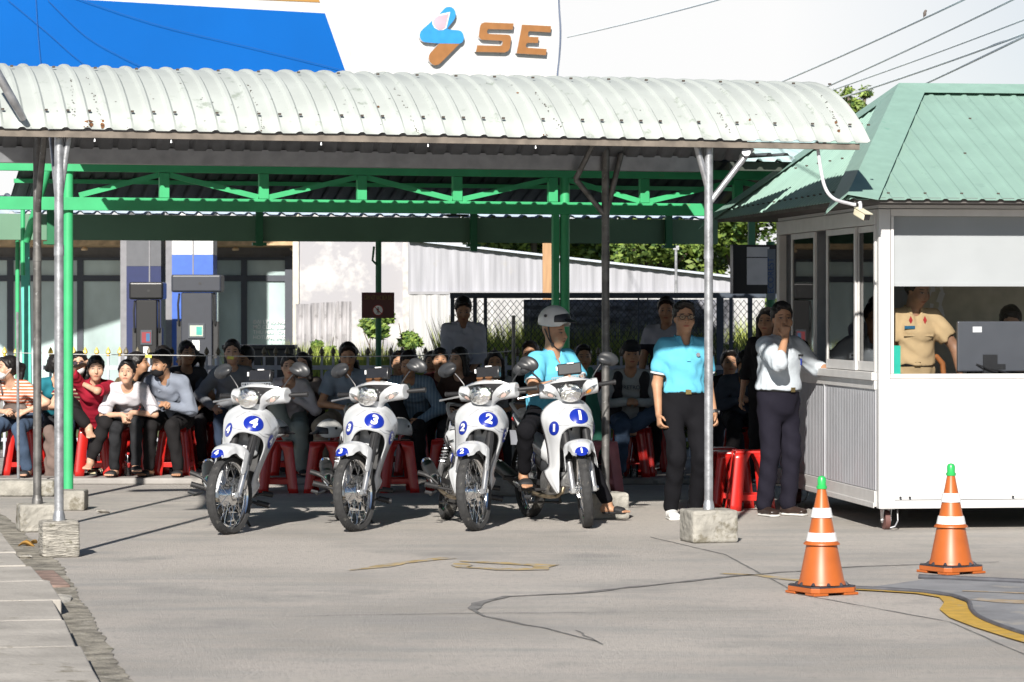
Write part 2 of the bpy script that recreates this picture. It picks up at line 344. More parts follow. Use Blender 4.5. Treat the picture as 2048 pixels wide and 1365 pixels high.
def hand(S, w, d, n, side, s=1, curl=25, vox=.009, point=False):
    w, d, n = V(w), V(d).normalized(), V(n); n = (n - d * n.dot(d)).normalized(); ac = d.cross(n) * side   # ac towards the thumb
    r = max(.0085 * s, vox * .72); pe = w + d * .078 * s
    S.ecap(w + d * .005, pe, (.026 * s, max(.016 * s, vox)), (.037 * s, max(.014 * s, vox)), ac, k=.012)
    for i, (o, ln) in enumerate(((.029, .066), (.010, .077), (-.010, .071), (-.029, .054))):
        cu = R(curl + i * 5); 
        if point and i == 0: cu = R(6)
        b = pe + ac * o * s - d * .008; d1 = d * math.cos(cu) + n * math.sin(cu); d2 = d * math.cos(cu * 2.1) + n * math.sin(cu * 2.1); d3 = d * math.cos(cu * 2.9) + n * math.sin(cu * 2.9)
        sp = ac * (o * .25); m1 = b + (d1 + sp).normalized() * ln * .48 * s; m2 = m1 + d2 * ln * .3 * s; m3 = m2 + d3 * ln * .24 * s
        S.cap(b, m1, r, r * .95, k=.004); S.cap(m1, m2, r * .95, r * .88, k=.003); S.cap(m2, m3, r * .88, r * .8, k=.003)
    tb = w + d * .022 * s + ac * .028 * s; t1 = tb + (d * .6 + ac * .65 + n * .3).normalized() * .036 * s; t2 = t1 + (d * .85 + ac * .2 + n * .45).normalized() * .03 * s
    S.cap(tb, t1, r * 1.25, r * 1.1, k=.01); S.cap(t1, t2, r * 1.1, r * .9, k=.003)
def person(label, loc, yaw=0, h=1.62, sex='m', pose=None, hair='short', top=None, bot=None, feet='sandal', skin='a', vox=.011, group=None, mask=None, glasses=None, fat=0, seed=0, extra=None, hands=None, hide_low=False, lowres=1.0, collar=False, belt=False, sc_name='person'):
    p = dict(pel=(0, 0, .93), lean=0, side=0, twist=0, hy=0, hp=0, hr=0, wl=None, wr=None, el=(.5, .6, -.3), er=(-.5, .6, -.3), al=None, ar=None, kl=(0, -1, .3), kr=(0, -1, .3), fl=None, fr=None, sit=False, crl=25, crr=25, nl=None, nr=None, dl=None, dr=None, ptr=False)
    p.update(pose or {}); k = h / 1.68; root = thing(sc_name, label, 'person', loc, (0, 0, R(yaw)), group)
    rs = random.Random(seed + 11); ph = rs.random() * 6
    pel = V(p['pel']); ln, sdn = R(p['lean']), R(p['side'])
    U = V((math.sin(sdn), -math.sin(ln) * math.cos(sdn), math.cos(ln) * math.cos(sdn))); Fw0 = V((0, -math.cos(ln), -math.sin(ln)))
    tw = R(p['twist']); X0 = V((1, 0, 0)); X0 = (X0 - U * X0.dot(U)).normalized(); X1 = M.Rotation(tw, 3, U) @ X0; Fw = X1.cross(U) * -1; Fw = U.cross(X1) * -1 if (U.cross(X1)).y > 0 else U.cross(X1)
    shw = (.156 if sex == 'm' else .145) * k; hw = (.092 if sex == 'm' else .095) * k
    nb = pel + U * .47 * k; wst = pel + U * .17 * k; ch = pel + U * .33 * k
    if p['lean'] > 8: nb = nb + V((0, -.02, -.01)); 
    SL, SR = nb + X1 * shw - U * .055 * k, nb - X1 * shw - U * .055 * k
    UA, FA, TH, SH = .28 * k, .245 * k, .42 * k, .405 * k
    Hm = (M.Rotation(R(p['hy']), 3, 'Z') @ M.Rotation(R(p['hp']), 3, 'X') @ M.Rotation(R(p['hr']), 3, 'Y'))   # hp>0 looks down
    hs = k ** .5 * 1.0; hup = Hm @ V((0, 0, 1)); Hc = nb + U * .075 * k + hup * .085 * k + V((0, -.012, 0)) + (Hm @ V((0, -.012, .0)))
    HL, HR = pel + X0 * hw, pel - X0 * hw
    if p['wl'] is None: p['wl'] = SL + V((.09, -.03, -(UA + FA) * .97))
    if p['wr'] is None: p['wr'] = SR + V((-.09, -.03, -(UA + FA) * .97))
    EL, WL = ik(SL, p['wl'], UA, FA, p['el']); ER, WR = ik(SR, p['wr'], UA, FA, p['er'])
    if p['al'] is None: p['al'] = (.11, 0, .085)
    if p['ar'] is None: p['ar'] = (-.11, 0, .085)
    KL, AL = ik(HL, p['al'], TH, SH, p['kl']); KR, AR = ik(HR, p['ar'], TH, SH, p['kr'])
    fl = V(p['fl'] or (.2, -1, 0)).normalized(); fr = V(p['fr'] or (-.2, -1, 0)).normalized()
    f = fat; fm = 1 if sex == 'm' else .9
    def torso(S, i, kk=.04):
        S.ecap(pel - U * .03 * k, pel + U * .08 * k, (.150 * k + i, .108 * k + i + f * .4), (.140 * k + i + f * .7, .10 * k + i + f), X0, k=kk)
        S.ecap(pel + U * .08 * k, ch, (.134 * k + i + f * .8, .098 * k + i + f * 1.2), ((.148 * fm) * k + i + f * .4, .106 * k + i + f * .5), (X0 + X1), k=kk)
        S.ecap(ch, nb - U * .085 * k, ((.146 * fm) * k + i + f * .4, .105 * k + i + f * .4), ((.116 * fm) * k + i, .076 * k + i), X1, k=kk)
        for s_, q in ((1, SL), (-1, SR)): S.cap(nb + X1 * s_ * .045 * k - U * .028 * k, q + X1 * s_ * -.012, .042 * k + i, .044 * k + i, k=kk)
        if sex == 'f': 
            for s_ in (1, -1): S.ell(ch + U * .03 * k + X1 * s_ * .065 * k + Fw * .085 * k, (.055 * k + i * .6, .045 * k + i * .5, .055 * k + i * .5), k=.05)
    # skin: one continuous body
    S = SDF(vox * lowres); torso(S, -.006)
    Hn = np.array(Hm)
    def hp_(x, y, z): return Hc + (Hm @ V((x, y, z))) * hs
    def he(c, r, kk=.02, op='u', t=1): S.ell(hp_(*c), tuple(q * hs for q in r), Hn, k=kk, op=op, t=t)
    he((0, .018, .035), (.073, .09, .085)); he((0, -.012, -.02), (.064, .074, .08)); he((0, -.035, -.075), (.042 if sex == 'm' else .036, .042, .042), .035); he((0, -.05, -.095), (.022, .02, .016), .02)
    S.cap(hp_(0, -.082, .012), hp_(0, -.101, -.026), .0085, .013, k=.012, t=1); he((0, -.078, -.058), (.024, .013, .011), .01)
    for s_ in (1, -1):
        he((s_ * .031, -.088, .006), (.017, .013, .010), .012, 's'); he((s_ * .068, .008, -.008), (.010, .017, .028), .006); he((s_ * .04, -.058, -.03), (.026, .022, .026), .03)
    S.cap(Hc + (Hm @ V((0, .012, -.05))) * hs, nb + U * .0, .050 * k * fm + f * .2, .056 * k * fm + f * .3, k=.03)
    for sh_, e_, w_ in ((SL, EL, WL), (SR, ER, WR)):
        S.cap(sh_, e_, .046 * k * fm + f * .3, .037 * k * fm + f * .2, k=.03); S.cap(e_, w_, .037 * k * fm + f * .2, .024 * k, k=.02)
    hd = lambda e_, w_, q: V(q) if q else (w_ - e_)
    nl = V(p['nl']) if p['nl'] else V((-.6, .2, -.5)); nr = V(p['nr']) if p['nr'] else V((.6, .2, -.5))
    if hands != 'none':
        hand(S, WL, hd(EL, WL, p['dl']), nl, -1, k, p['crl'], vox); hand(S, WR, hd(ER, WR, p['dr']), nr, 1, k, p['crr'], vox, p['ptr'])
    for hp0, kn, an, fd in ((HL, KL, AL, fl), (HR, KR, AR, fr)):
        S.cap(hp0, kn, .074 * k, .050 * k, k=.03); S.cap(kn, an, .049 * k, .031 * k, k=.02)
        z0 = an + V((0, 0, -.048 * k)); S.cap(an, z0 + fd * -.035 * k, .03, .028, k=.02); S.ecap(z0 - fd * .02 + V((0, 0, .005)), z0 + fd * .125 * k + V((0, 0, -.012)), (.03, .027), (.043, .016), fd.cross(V((0, 0, 1))), k=.03)
        if feet in ('sandal', 'bare') and vox <= .012:
            for i in range(5): 
                o = (i - 2) * .018; S.cap(z0 + fd * (.14 - abs(i - 1) * .008) * k + fd.cross(V((0, 0, 1))) * o * (1 if hp0 is HL else -1) + V((0, 0, -.012)), z0 + fd * (.172 - abs(i - 1) * .012) * k + fd.cross(V((0, 0, 1))) * o * (1 if hp0 is HL else -1) + V((0, 0, -.016)), .0105, .0095, k=.006)
    me, vw, tg = S.mesh(tagged=True)
    hc = ((vw - np.array(Hc)) @ Hn) / hs; hc[tg != 1] = 9; at = me.attributes.new('hc', 'FLOAT_VECTOR', 'POINT'); at.data.foreach_set('vector', hc.astype(np.float32).ravel())
    link('body', me, SK[skin], root, 'full')
    # top
    if top:
        m, kind = top[0], top[1]; inf = top[2] if len(top) > 2 else .012; S = SDF(max(vox, .0105) * lowres); torso(S, inf)
        if kind != 'tuck' and not p['sit'] and 'untuck' in top: S.ecap(pel - U * .17 * k, pel, (.182 * k + inf + f, .142 * k + inf + f), (.166 * k + inf + f, .126 * k + inf + f), X0, k=.04)
        sl = {'short': .62, 'tuck': .62, 'less': .12, 'long': 1, 'rolled': 1, 'half': .9}[kind]
        for sh_, e_, w_ in ((SL, EL, WL), (SR, ER, WR)):
            S.cap(sh_, sh_.lerp(e_, sl), .055 * k * fm + inf * .7 + f * .3, (.05 if kind in ('long', 'rolled') else .058) * k * fm + inf * .6 + f * .25, k=.03)
            if kind == 'long': S.cap(e_, e_.lerp(w_, .95), .044 * k * fm + inf * .5, .031 * k + inf * .4, k=.02)
            if kind == 'rolled': S.cap(e_, e_.lerp(w_, .22), .05 * k + inf * .5, .052 * k + inf * .3, k=.02)
        S.cap(nb + Fw * .025 + U * (.0 if not sex == 'f' else -.012), Hc, .056 * k if sex == 'm' else .062 * k, .06, op='s', k=.01)
        if collar: S.cap(nb + Fw * .12 - U * .085 * k, nb + Fw * .085 + U * .03, .010, .055, op='s', k=.006)
        if sl < 1 and kind != 'less':
            for sh_, e_ in ((SL, EL), (SR, ER)):
                q = sh_.lerp(e_, sl); d = (e_ - sh_).normalized(); S.cap(q + d * .055, q + d * .13, .07, op='s', k=.01)
        hem = pel + U * ({True: -.045, False: (-.125 if 'untuck' in top else .075)}[p['sit']]) * k
        S.half(hem, -U, hem - V((.26, .26, .3)), hem + V((.26, .26, .02)), k=.012)
        link('shirt', S.mesh(noise=(.0048, 25, ph)), m, root, 'full')
        if collar:
            cm = collar if not isinstance(collar, bool) else m; S = SDF(.006)
            S.cap(nb - U * .022 + Fw * .012, nb + U * .022 * k - Fw * .004, .082 * k, .070 * k, k=.005); S.cap(nb - U * .06 + Fw * .01, nb + U * .12, .066 * k, .060 * k, op='s', k=.004)
            S.half(nb + U * .036 * k, U, nb - V((.2, .2, .2)), nb + V((.2, .2, .3))); S.half(nb - U * .05 * k, -U, nb - V((.2, .2, .3)), nb + V((.2, .2, .2)))
            S.cap(nb + Fw * .09 - U * .06, nb + Fw * .10 + U * .04, .016, .062, op='s', k=.004)
            link('collar', S.mesh(), cm, root, 'full')
            for s_ in (1, -1):   # collar points lying on the chest
                g = G(); a = nb + X1 * s_ * .008 * k + Fw * (.093 * k + f * .3) - U * .075 * k; b = nb + X1 * s_ * .066 * k + Fw * .035 * k + U * .016; c = nb + X1 * s_ * .062 * k + Fw * (.098 * k + f * .3) - U * .088 * k
                g.prism([a, b, c], Fw * .006); g.build('collar_point', cm, root, False, fix=True)
    if bot:
        m = bot[0]; wd = bot[1] if len(bot) > 1 else .012; ln_ = bot[2] if len(bot) > 2 else 1.0; S = SDF(max(vox, .0115) * lowres)
        i = wd * .6 + .004; S.ecap(pel - U * .05 * k, pel + U * (.085 if not p['sit'] else .05) * k, (.150 * k + i, .108 * k + i + f * .4), (.137 * k + i + f * .7, .098 * k + i + f), X0, k=.03)
        if not p['sit']: S.half(pel + U * .102 * k, U, pel - V((.26, .26, .1)), pel + V((.26, .26, .3)), k=.005)
        for hp0, kn, an in ((HL, KL, AL), (HR, KR, AR)):
            S.cap(hp0, kn, .076 * k + i, .050 * k + wd, k=.03); e_ = kn.lerp(an, ln_ * .98); S.cap(kn, e_, .050 * k + wd, .031 * k + wd * 1.3, k=.02); 
        link('trousers', S.mesh(noise=(.005, 21, ph + 1)), m, root, 'full')
    if belt:
        S = SDF(.008); c = pel + U * .085 * k; S.ecap(c - U * .017, c + U * .017, (.139 * k + f * .75 + .021, .1 * k + f * 1.05 + .021), (.139 * k + f * .75 + .021, .1 * k + f * 1.05 + .021), X0, k=.002)
        S.half(c + U * .019, U, c - V((.3, .3, .3)), c + V((.3, .3, .3))); S.half(c - U * .019, -U, c - V((.3, .3, .3)), c + V((.3, .3, .3)))
        link('belt', S.mesh(), mat('black_leather', (.012, .012, .013), rough=.28, nz=.1), root, 'full')
        g = G(); g.bar(c + Fw * (.12 * k + f * 1.05) - U * .018, c + Fw * (.12 * k + f * 1.05) + U * .018, .045, .012, up=Fw); g.build('buckle', mat('brass_buckle', (.6, .45, .2), rough=.25, metal=1), root, False)
    # feet
    blk = mat('black_rubber', (.018, .018, .02), rough=.7, nz=.15)
    for an, fd, sgn in ((AL, fl, 1), (AR, fr, -1)):
        if feet == 'bare' or hide_low: continue
        sdv = fd.cross(V((0, 0, 1))); z0 = an + V((0, 0, -.066 * k))
        if feet == 'sandal':
            S = SDF(.007); S.ecap(z0 - fd * .035 + V((0, 0, -.008)), z0 + fd * .135 * k + V((0, 0, -.008)), (.036, .01), (.048, .01), sdv, k=.01); S.mesh
            S.ecap(z0 + fd * .07 + V((0, 0, .016)), z0 + fd * .11 + V((0, 0, .010)), (.05, .028), (.053, .026), sdv, k=.005); link('sandal', S.mesh(), blk, root, 'full')
        else:
            S = SDF(.008); S.ecap(z0 - fd * .03 + V((0, 0, .028)), z0 + fd * .14 * k + V((0, 0, .014)), (.039, .044), (.046, .026), sdv, k=.02); S.cap(an + V((0, 0, -.01)), z0 + fd * .02 + V((0, 0, .02)), .04, .042, k=.02); S.half(z0 + V((0, 0, -.008)), (0, 0, -1), z0 - V((.3, .3, .3)), z0 + V((.3, .3, .3)))
            col = {'sneaker': mat('white_sneaker', (.75, .75, .74), rough=.6, nz=.12, ns=40), 'shoe': mat('brown_shoe_leather', (.035, .022, .018), rough=.35, nz=.2)}[feet]
            o = link('shoe', S.mesh(), col, root, 'full')
            S = SDF(.007); S.ecap(z0 - fd * .035 + V((0, 0, -.008)), z0 + fd * .15 * k + V((0, 0, -.008)), (.042, .014), (.05, .014), sdv, k=.01); S.half(z0 + V((0, 0, -.019)), (0, 0, -1), z0 - V((.3, .3, .3)), z0 + V((.3, .3, .3)))
            link('sole', S.mesh(), mat('rubber_sole', (.6, .6, .58) if feet == 'sneaker' else (.02, .02, .02), rough=.7), o, 'full')
    # hair
    def H(c, r, S, kk=.02, op='u'): S.ell(hp_(*c), tuple(q * hs for q in r), Hn, k=kk, op=op)
    if hair:
        S = SDF(.0075 * (1 if vox < .012 else 1.3)); big = 1.035 if hair in ('short', 'mop') else .985
        H((0, .029, .040), (.081 * big, .098 * big, .092 * big), S); 
        if hair == 'mop': 
            for s_ in (1, -1): S.cap(hp_(s_ * .02, -.075, .105), hp_(s_ * .068, -.062, .05), .026, .018, k=.02)
        if hair in ('long', 'pony', 'bun'):
            for s_ in (1, -1): S.cap(hp_(s_ * .012, -.062, .094), hp_(s_ * .070, -.012, .03), .011, .014, k=.02)
        if hair in ('short', 'mop'):
            for i in range(9):
                x = -.06 + .015 * i + rs.uniform(-.006, .006); S.cap(hp_(x * .8, -.055, .108), hp_(x * 1.08 + rs.uniform(-.01, .01), -.079 + abs(x) * .5, .076 + rs.uniform(-.016, .010)), .010, .005, k=.008)
        n = Hm @ V((0, -.72, -.69)); S.half(hp_(0, -.050, .060) if sex == 'm' else hp_(0, -.060, .050), n, Hc - V((.25, .25, .25)), Hc + V((.25, .25, .25)), k=.012)
        H((0, .03, .02), (.079, .09, .10), S, .02)      # back of head stays covered
        if hair in ('short', 'mop'): S.half(hp_(0, 0, -.068), Hm @ V((0, 0, -1)), Hc - V((.25, .25, .25)), Hc + V((.25, .25, .25)), k=.01)
        he2 = lambda c, r, op='s': H(c, r, S, .01, op)
        he2((0, -.075, -.035), (.066, .07, .09))
        if hair == 'long':
            for s_ in (1, -1): S.cap(hp_(s_ * .078, .0, .02), hp_(s_ * .082, .02, -.14), .02, .026, k=.03)
            S.ecap(hp_(0, .05, .0), hp_(0, .075, -.2), (.085, .045), (.085, .028), Hm @ V((1, 0, 0)), k=.03)
        if hair == 'pony': S.cap(hp_(0, .1, .045), hp_(0, .155, .02), .03, .032, k=.02); S.cap(hp_(0, .155, .02), hp_(.0, .15, -.17), .034, .018, k=.02)
        if hair == 'bun': H((0, .12, -.01), (.045, .04, .04), S, .02)
        link('hair', S.mesh(noise=(.0028, 75, ph)), HAIRM, root, 'full')
    if mask:
        S = SDF(.0065); H((0, -.048, -.062), (.064, .062, .052), S, .01); H((0, -.036, -.05), (.058, .058, .06), S, .004, 's'); S.half(hp_(0, -.02, 0), Hm @ V((0, 1, 0)), Hc - V((.2, .2, .2)), Hc + V((.2, .2, .2)))
        link('face_mask', S.mesh(), mask, root, 'full')
        g = G()
        for s_ in (1, -1):
            g.tube([hp_(s_ * .055, -.045, -.04), hp_(s_ * .074, -.01, -.01), hp_(s_ * .078, .02, .005)], .0022, 5); g.tube([hp_(s_ * .05, -.04, -.085), hp_(s_ * .072, -.01, -.04), hp_(s_ * .078, .02, .0)], .0022, 5)
        g.build('mask_strap', mask, root)
    if glasses:
        up = .065 if glasses == 'up' else .006; yy = -.1 if glasses != 'up' else -.07; g = G()
        for s_ in (1, -1):
            pts = [hp_(s_ * .033 + .024 * math.cos(a) * (1 if abs(math.cos(a)) < .8 else .95), yy + .004 * abs(math.cos(a)), up + .0175 * math.sin(a)) for a in [2 * PI * i / 14 for i in range(15)]]
            g.tube(pts, .0028, 6, False); g.tube([hp_(s_ * .057, yy + .005, up + .005), hp_(s_ * .074, -.03, up + .004), hp_(s_ * .076, .012, up - .002)], .0024, 5)
        g.tube([hp_(-.01, yy, up + .004), hp_(0, yy - .004, up + .008), hp_(.01, yy, up + .004)], .0024, 5)
        o = g.build('glasses', mat('glasses_frame', (.012, .01, .012), rough=.3), root)
        g = G()
        for s_ in (1, -1): g.add([hp_(s_ * .033 + .022 * math.cos(a), yy + .002, up + .016 * math.sin(a)) for a in [2 * PI * i / 14 for i in range(14)]], [tuple(range(14))])
        g.build('lens', glassmat('clear_lens', (.9, .9, .92), .35) if glasses == 'clear' else mat('sunglass_lens', (.05, .03, .045), rough=.1, spec=.8), o, False)
    J = dict(root=root, nb=nb, Hc=Hc, Hm=Hm, hs=hs, WL=WL, WR=WR, EL=EL, ER=ER, SL=SL, SR=SR, U=U, Fw=Fw, X1=X1, X0=X0, pel=pel, k=k, ch=ch, hp=hp_, KL=KL, KR=KR)
    if extra: extra(J)
    return J
# ---------------------------------------------------------------- motorcycles
wpaint = mat('white_gloss_plastic', (.54, .555, .575), rough=.22, nz=.03, ns=6, coat=.5, spec=.5, wear=((.62, .61, .58), .68, 18))
blkp = mat('black_plastic', (.022, .022, .024), rough=.5, nz=.15, ns=20)
grfp = mat('graphite_plastic', (.032, .034, .038), rough=.38, nz=.1)
chrome = mat('chrome', (.78, .78, .78), rough=.12, metal=1, nz=.05, bump=.0015, bs=30)
alloy = mat('cast_aluminium', (.42, .42, .42), rough=.45, metal=.9, nz=.2, ns=30, bump=.002, bs=60, wear=((.12, .11, .1), .62, 22))
forkm = mat('fork_silver', (.62, .63, .65), rough=.28, metal=.85, nz=.06)
rubber = mat('tyre_rubber', (.035, .035, .036), rough=.82, nz=.2, ns=30, bump=.004, bs=50, wear=((.11, .105, .095), .58, 14))
brassp = mat('heat_tinted_pipe', (.36, .29, .2), rough=.4, metal=.8, nz=.3, ns=12)
reflm = mat('reflector_chrome', (.92, .9, .86), rough=.08, metal=1, nz=0, bump=.02, bs=38)
amber = mat('amber_lens', (.75, .28, .04), rough=.15, nz=.1, coat=.6)
bluev = mat('blue_vinyl', (.008, .026, .30), rough=.3, nz=.04, coat=.2)
whitev = mat('white_vinyl', (.85, .85, .85), rough=.4, nz=.02)
greyv = mat('grey_decal', (.2, .21, .24), rough=.4, nz=.1)
redv = mat('red_vinyl', (.45, .03, .03), rough=.35)
bronze = mat('bronze_clamp', (.42, .2, .1), rough=.3, metal=.9, nz=.2)
seatm = mat('seat_vinyl', (.03, .031, .035), rough=.5, nz=.1, bump=.002, bs=200)
bumpy = mat('seat_dark', (.02, .02, .02))
FWc = V((.61, 0, .285)); RWc = V((-.61, 0, .29)); AX = V((-.446, 0, .895)); SP0 = V((.545, 0, .285))
BP = []     # (name, mesh, mats, steer, subof index, mods, smooth)
def bp(name, g, m, steer=False, sub=None, mods=(), smooth=True, fix=False):
    ms = m if isinstance(m, (list, tuple)) else [m]
    if isinstance(g, G):
        me = g.me(name)
        if fix:
            b = bmesh.new(); b.from_mesh(me); bmesh.ops.remove_doubles(b, verts=b.verts, dist=1e-5); bmesh.ops.recalc_face_normals(b, faces=b.faces); b.to_mesh(me); b.free()
    else: me = g
    for q in ms: me.materials.append(q)
    if smooth and me.polygons:
        me.polygons.foreach_set('use_smooth', [True] * len(me.polygons))
        if smooth != 'full': me.set_sharp_from_angle(angle=R(38))
    BP.append((name, me, steer, sub, mods)); return len(BP) - 1
def YX(c): return M.Translation(V(c)) @ M.Rotation(R(90), 4, 'X')   # local z -> -y
def wheel(c, Ro, sr, front):
    st = front; tr = Ro - sr
    g = G(); g.lathe([(tr - .012, -.026), (tr + .002, -sr * .92), (tr + sr * .45, -sr), (tr + sr * .8, -sr * .72), (Ro, -.012), (Ro, 0), (Ro, .012), (tr + sr * .8, sr * .72), (tr + sr * .45, sr), (tr + .002, sr * .92), (tr - .012, .026)], 64, YX(c), closed=True)
    # tread blocks
    for k in range(64):
        a = 2 * PI * k / 64
        for s_ in (1, -1):
            r0 = Ro - .002; p = [(r0 - .0, .004), (r0 + .0016, .005), (tr + sr * .86, sr * .62)]
            pts = [V(c) + V((math.cos(a + i * .05) * rr, s_ * y, math.sin(a + i * .05) * rr)) for i, (rr, y) in enumerate([(Ro + .0012, .006), (Ro - .003, sr * .45), (tr + sr * .83, sr * .74)])]
            g.tube(pts, .0022, 4)
    w = bp('front_wheel' if front else 'rear_wheel', g, rubber, st)
    g = G(); g.lathe([(tr - .005, -.027), (tr + .006, -.027), (tr + .004, -.02), (tr - .012, -.013), (tr - .016, 0), (tr - .012, .013), (tr + .004, .02), (tr + .006, .027), (tr - .005, .027), (tr - .02, .012), (tr - .024, 0), (tr - .02, -.012)], 64, YX(c), closed=True)
    bp('rim', g, chrome, st, w)
    g = G(); hr = .068 if front else .062; g.lathe([(.012, -.062), (.03, -.055), (.034, -.045), (hr, -.04), (hr + .006, -.034), (hr, -.028), (hr, .02), (hr + .012, .028), (hr + .012, .036), (.03, .045), (.022, .055), (.012, .062)], 32, YX(c))
    for i in range(10):
        a = 2 * PI * i / 10; g.tube([V(c) + V((math.cos(a) * hr * .9, -.045, math.sin(a) * hr * .9)), V(c) + V((math.cos(a) * .02, -.058, math.sin(a) * .02))], .003, 5)
    bp('hub', g, alloy if not front else chrome, st, w)
    g = G()
    for i in range(36):
        a = 2 * PI * i / 36; s_ = 1 if i % 2 else -1; b = a + (.55 if i % 4 < 2 else -.55)
        g.tube([V(c) + V((math.cos(b) * (hr + .004), s_ * .03, math.sin(b) * (hr + .004))), V(c) + V((math.cos(a) * (tr - .018), s_ * .004, math.sin(a) * (tr - .018)))], .0016, 5)
    bp('spokes', g, chrome, st, w); return w
wheel(FWc, .285, .036, True); wheel(RWc, .29, .042, False)
# fork
for s_ in (1, -1):
    y = s_ * .078; a = FWc + V((0, y, 0)); g = G(); g.tube([a - AX * .02, a + AX * .05, a + AX * .06, a + AX * .25], [.024, .022, .0225, .0225], 14); g.cbox(a + V((.012, 0, 0)), (.05, .028, .035)); k = bp('fork_leg', g, forkm, True, mods=())
    g = G(); g.tube([a + AX * .24, a + AX * .26, a + AX * .40, a + AX * .5], [.029, .031, .031, .026], 14); bp('fork_boot', g, blkp, True, k)
g = G(); g.tube([FWc + V((0, -.11, 0)), FWc + V((0, .11, 0))], .009, 10); g.lathe([(.016, 0), (.016, .012)], 6, YX(FWc + V((0, -.098, 0)))); g.lathe([(.016, 0), (.016, .012)], 6, YX(FWc + V((0, .11, 0)))); bp('axle', g, chrome, True)
g = G(); g.tube([FWc + V((-.02, .06, .03)), FWc + V((-.06, .085, .12)), FWc + V((-.10, .095, .3)), FWc + V((-.18, .09, .42)), FWc + V((-.3, .05, .6))], .005, 6); g.tube([FWc + V((-.0, .07, .0)), FWc + V((-.07, .1, .05)), FWc + V((-.12, .1, .25)), FWc + V((-.25, .06, .5))], .0045, 6); bp('brake_cable', g, blkp, True)
# fender
def fend(u, v):
    th = R(-44 + 79 * v); q = v
    def I(tab, x):
        for (a, b), (c, d) in zip(tab, tab[1:]):
            if x <= c: t = (x - a) / (c - a); t = t * t * (3 - 2 * t); return b + (d - b) * t
        return tab[-1][1]
    Rr = I([(0, .325), (.3, .355), (.55, .372), (.75, .366), (.9, .352), (1, .335)], q)
    w = I([(0, .06), (.2, .10), (.36, .122), (.5, .118), (.68, .09), (.85, .075), (1, .045)], q)
    dr = I([(0, .03), (.2, .10), (.38, .185), (.42, .19), (.56, .07), (.7, .035), (.9, .03), (1, .012)], q)
    t = (u - .5) * 2; s_ = 1 if t > 0 else -1; t = abs(t)
    if t < .5: y = w * math.sin(t / .5 * PI / 2) * .93; d = (1 - math.cos(t / .5 * PI / 2)) * .045 * min(1, dr / .05)
    else: y = w * (.93 + .07 * (t - .5) / .5); d = .045 * min(1, dr / .05) + (t - .5) / .5 * dr
    r = Rr; c = FWc + V((math.sin(th) * r, s_ * y, math.cos(th) * r)); dn = AX * -1 if .1 < q < .5 else V((-math.sin(th), 0, -math.cos(th)))
    return c + dn * d
g = G(); g.grid(fend, 24, 30); FEN = bp('front_fender', g, wpaint, True, mods=(('solid', .004), ('sub', 1)), smooth='full', fix=True)
# leg shield: a horseshoe lofted between its outer edge and the wheel opening
outer = [(.335, .120, .235), (.27, .150, .30), (.215, .178, .385), (.24, .152, .425), (.235, .156, .52), (.215, .172, .63), (.19, .196, .73), (.175, .202, .79), (.185, .185, .85), (.215, .125, .91), (.255, .06, .935), (.262, 0, .938)]
inner = [(.345, .110, .245), (.335, .108, .31), (.325, .108, .38), (.33, .106, .43), (.335, .110, .50), (.35, .118, .57), (.375, .122, .63), (.40, .115, .68), (.43, .092, .715), (.455, .062, .732), (.468, .03, .738), (.470, 0, .738)]
def cr(tab, x):
    n = len(tab) - 1; x = min(max(x, 0), 1) * n; i = min(int(x), n - 1); t = x - i; p = [V(tab[max(0, i - 1)]), V(tab[i]), V(tab[i + 1]), V(tab[min(n, i + 2)])]
    return .5 * ((2 * p[1]) + (-p[0] + p[2]) * t + (2 * p[0] - 5 * p[1] + 4 * p[2] - p[3]) * t * t + (-p[0] + 3 * p[1] - 3 * p[2] + p[3]) * t ** 3)
def shield(u, v, off=0, bl=1.0):
    s_ = -1 if u < .5 else 1; x = (1 - abs(u - .5) * 2); o, i = cr(outer, x), cr(inner, x)
    p = i.lerp(o, v); top = max(0, (x - .45) / .55); bulge = (.014 + .034 * top) * math.sin(PI * min(v * 1.15, 1)) ** .8 if v < .87 else (.014 + .034 * top) * math.sin(PI * min(v * 1.15, 1))
    p = p + V((1, .35 * (1 - top), .35 * top)).normalized() * bulge * bl + V((-off, 0, 0)); return V((p.x, p.y * -s_, p.z))
g = G(); g.grid(lambda u, v: shield(u, v), 66, 10); g.grid(lambda u, v: (shield(u, 0) + V((-.09 * v, 0, 0))), 66, 2); g.grid(lambda u, v: shield(u, 1) + V((-.05 * v, 0, 0)) * 1, 66, 1)
SHD = bp('leg_shield', g, wpaint, False, mods=(('solid', .003),), smooth='full', fix=True); shv = BP[SHD][1]
g = G(); g.grid(lambda u, v: V((lambda a: (a.x - .105 - .02 * v, a.y * (1 - v), a.z * (1 - v) + v * max(.42, min(a.z, .7))))(shield(u, .5))), 40, 4); bp('inner_shield', g, blkp, False, fix=True)
g = G()   # character lines and wing logo on the left cheek
for s_ in (1, -1):
    pass
# centre frame / tunnel
g = SDF(.009); g.ecap((.22, 0, .62), (-.05, 0, .47), (.06, .05), (.065, .06), (0, 1, 0)); g.ecap((-.05, 0, .47), (-.28, 0, .56), (.07, .07), (.08, .09), (0, 1, 0)); g.ecap((.235, 0, .9), (.2, 0, .6), (.08, .05), (.1, .04), (0, 1, 0)); bp('centre_cover', g.mesh(), wpaint, smooth='full')
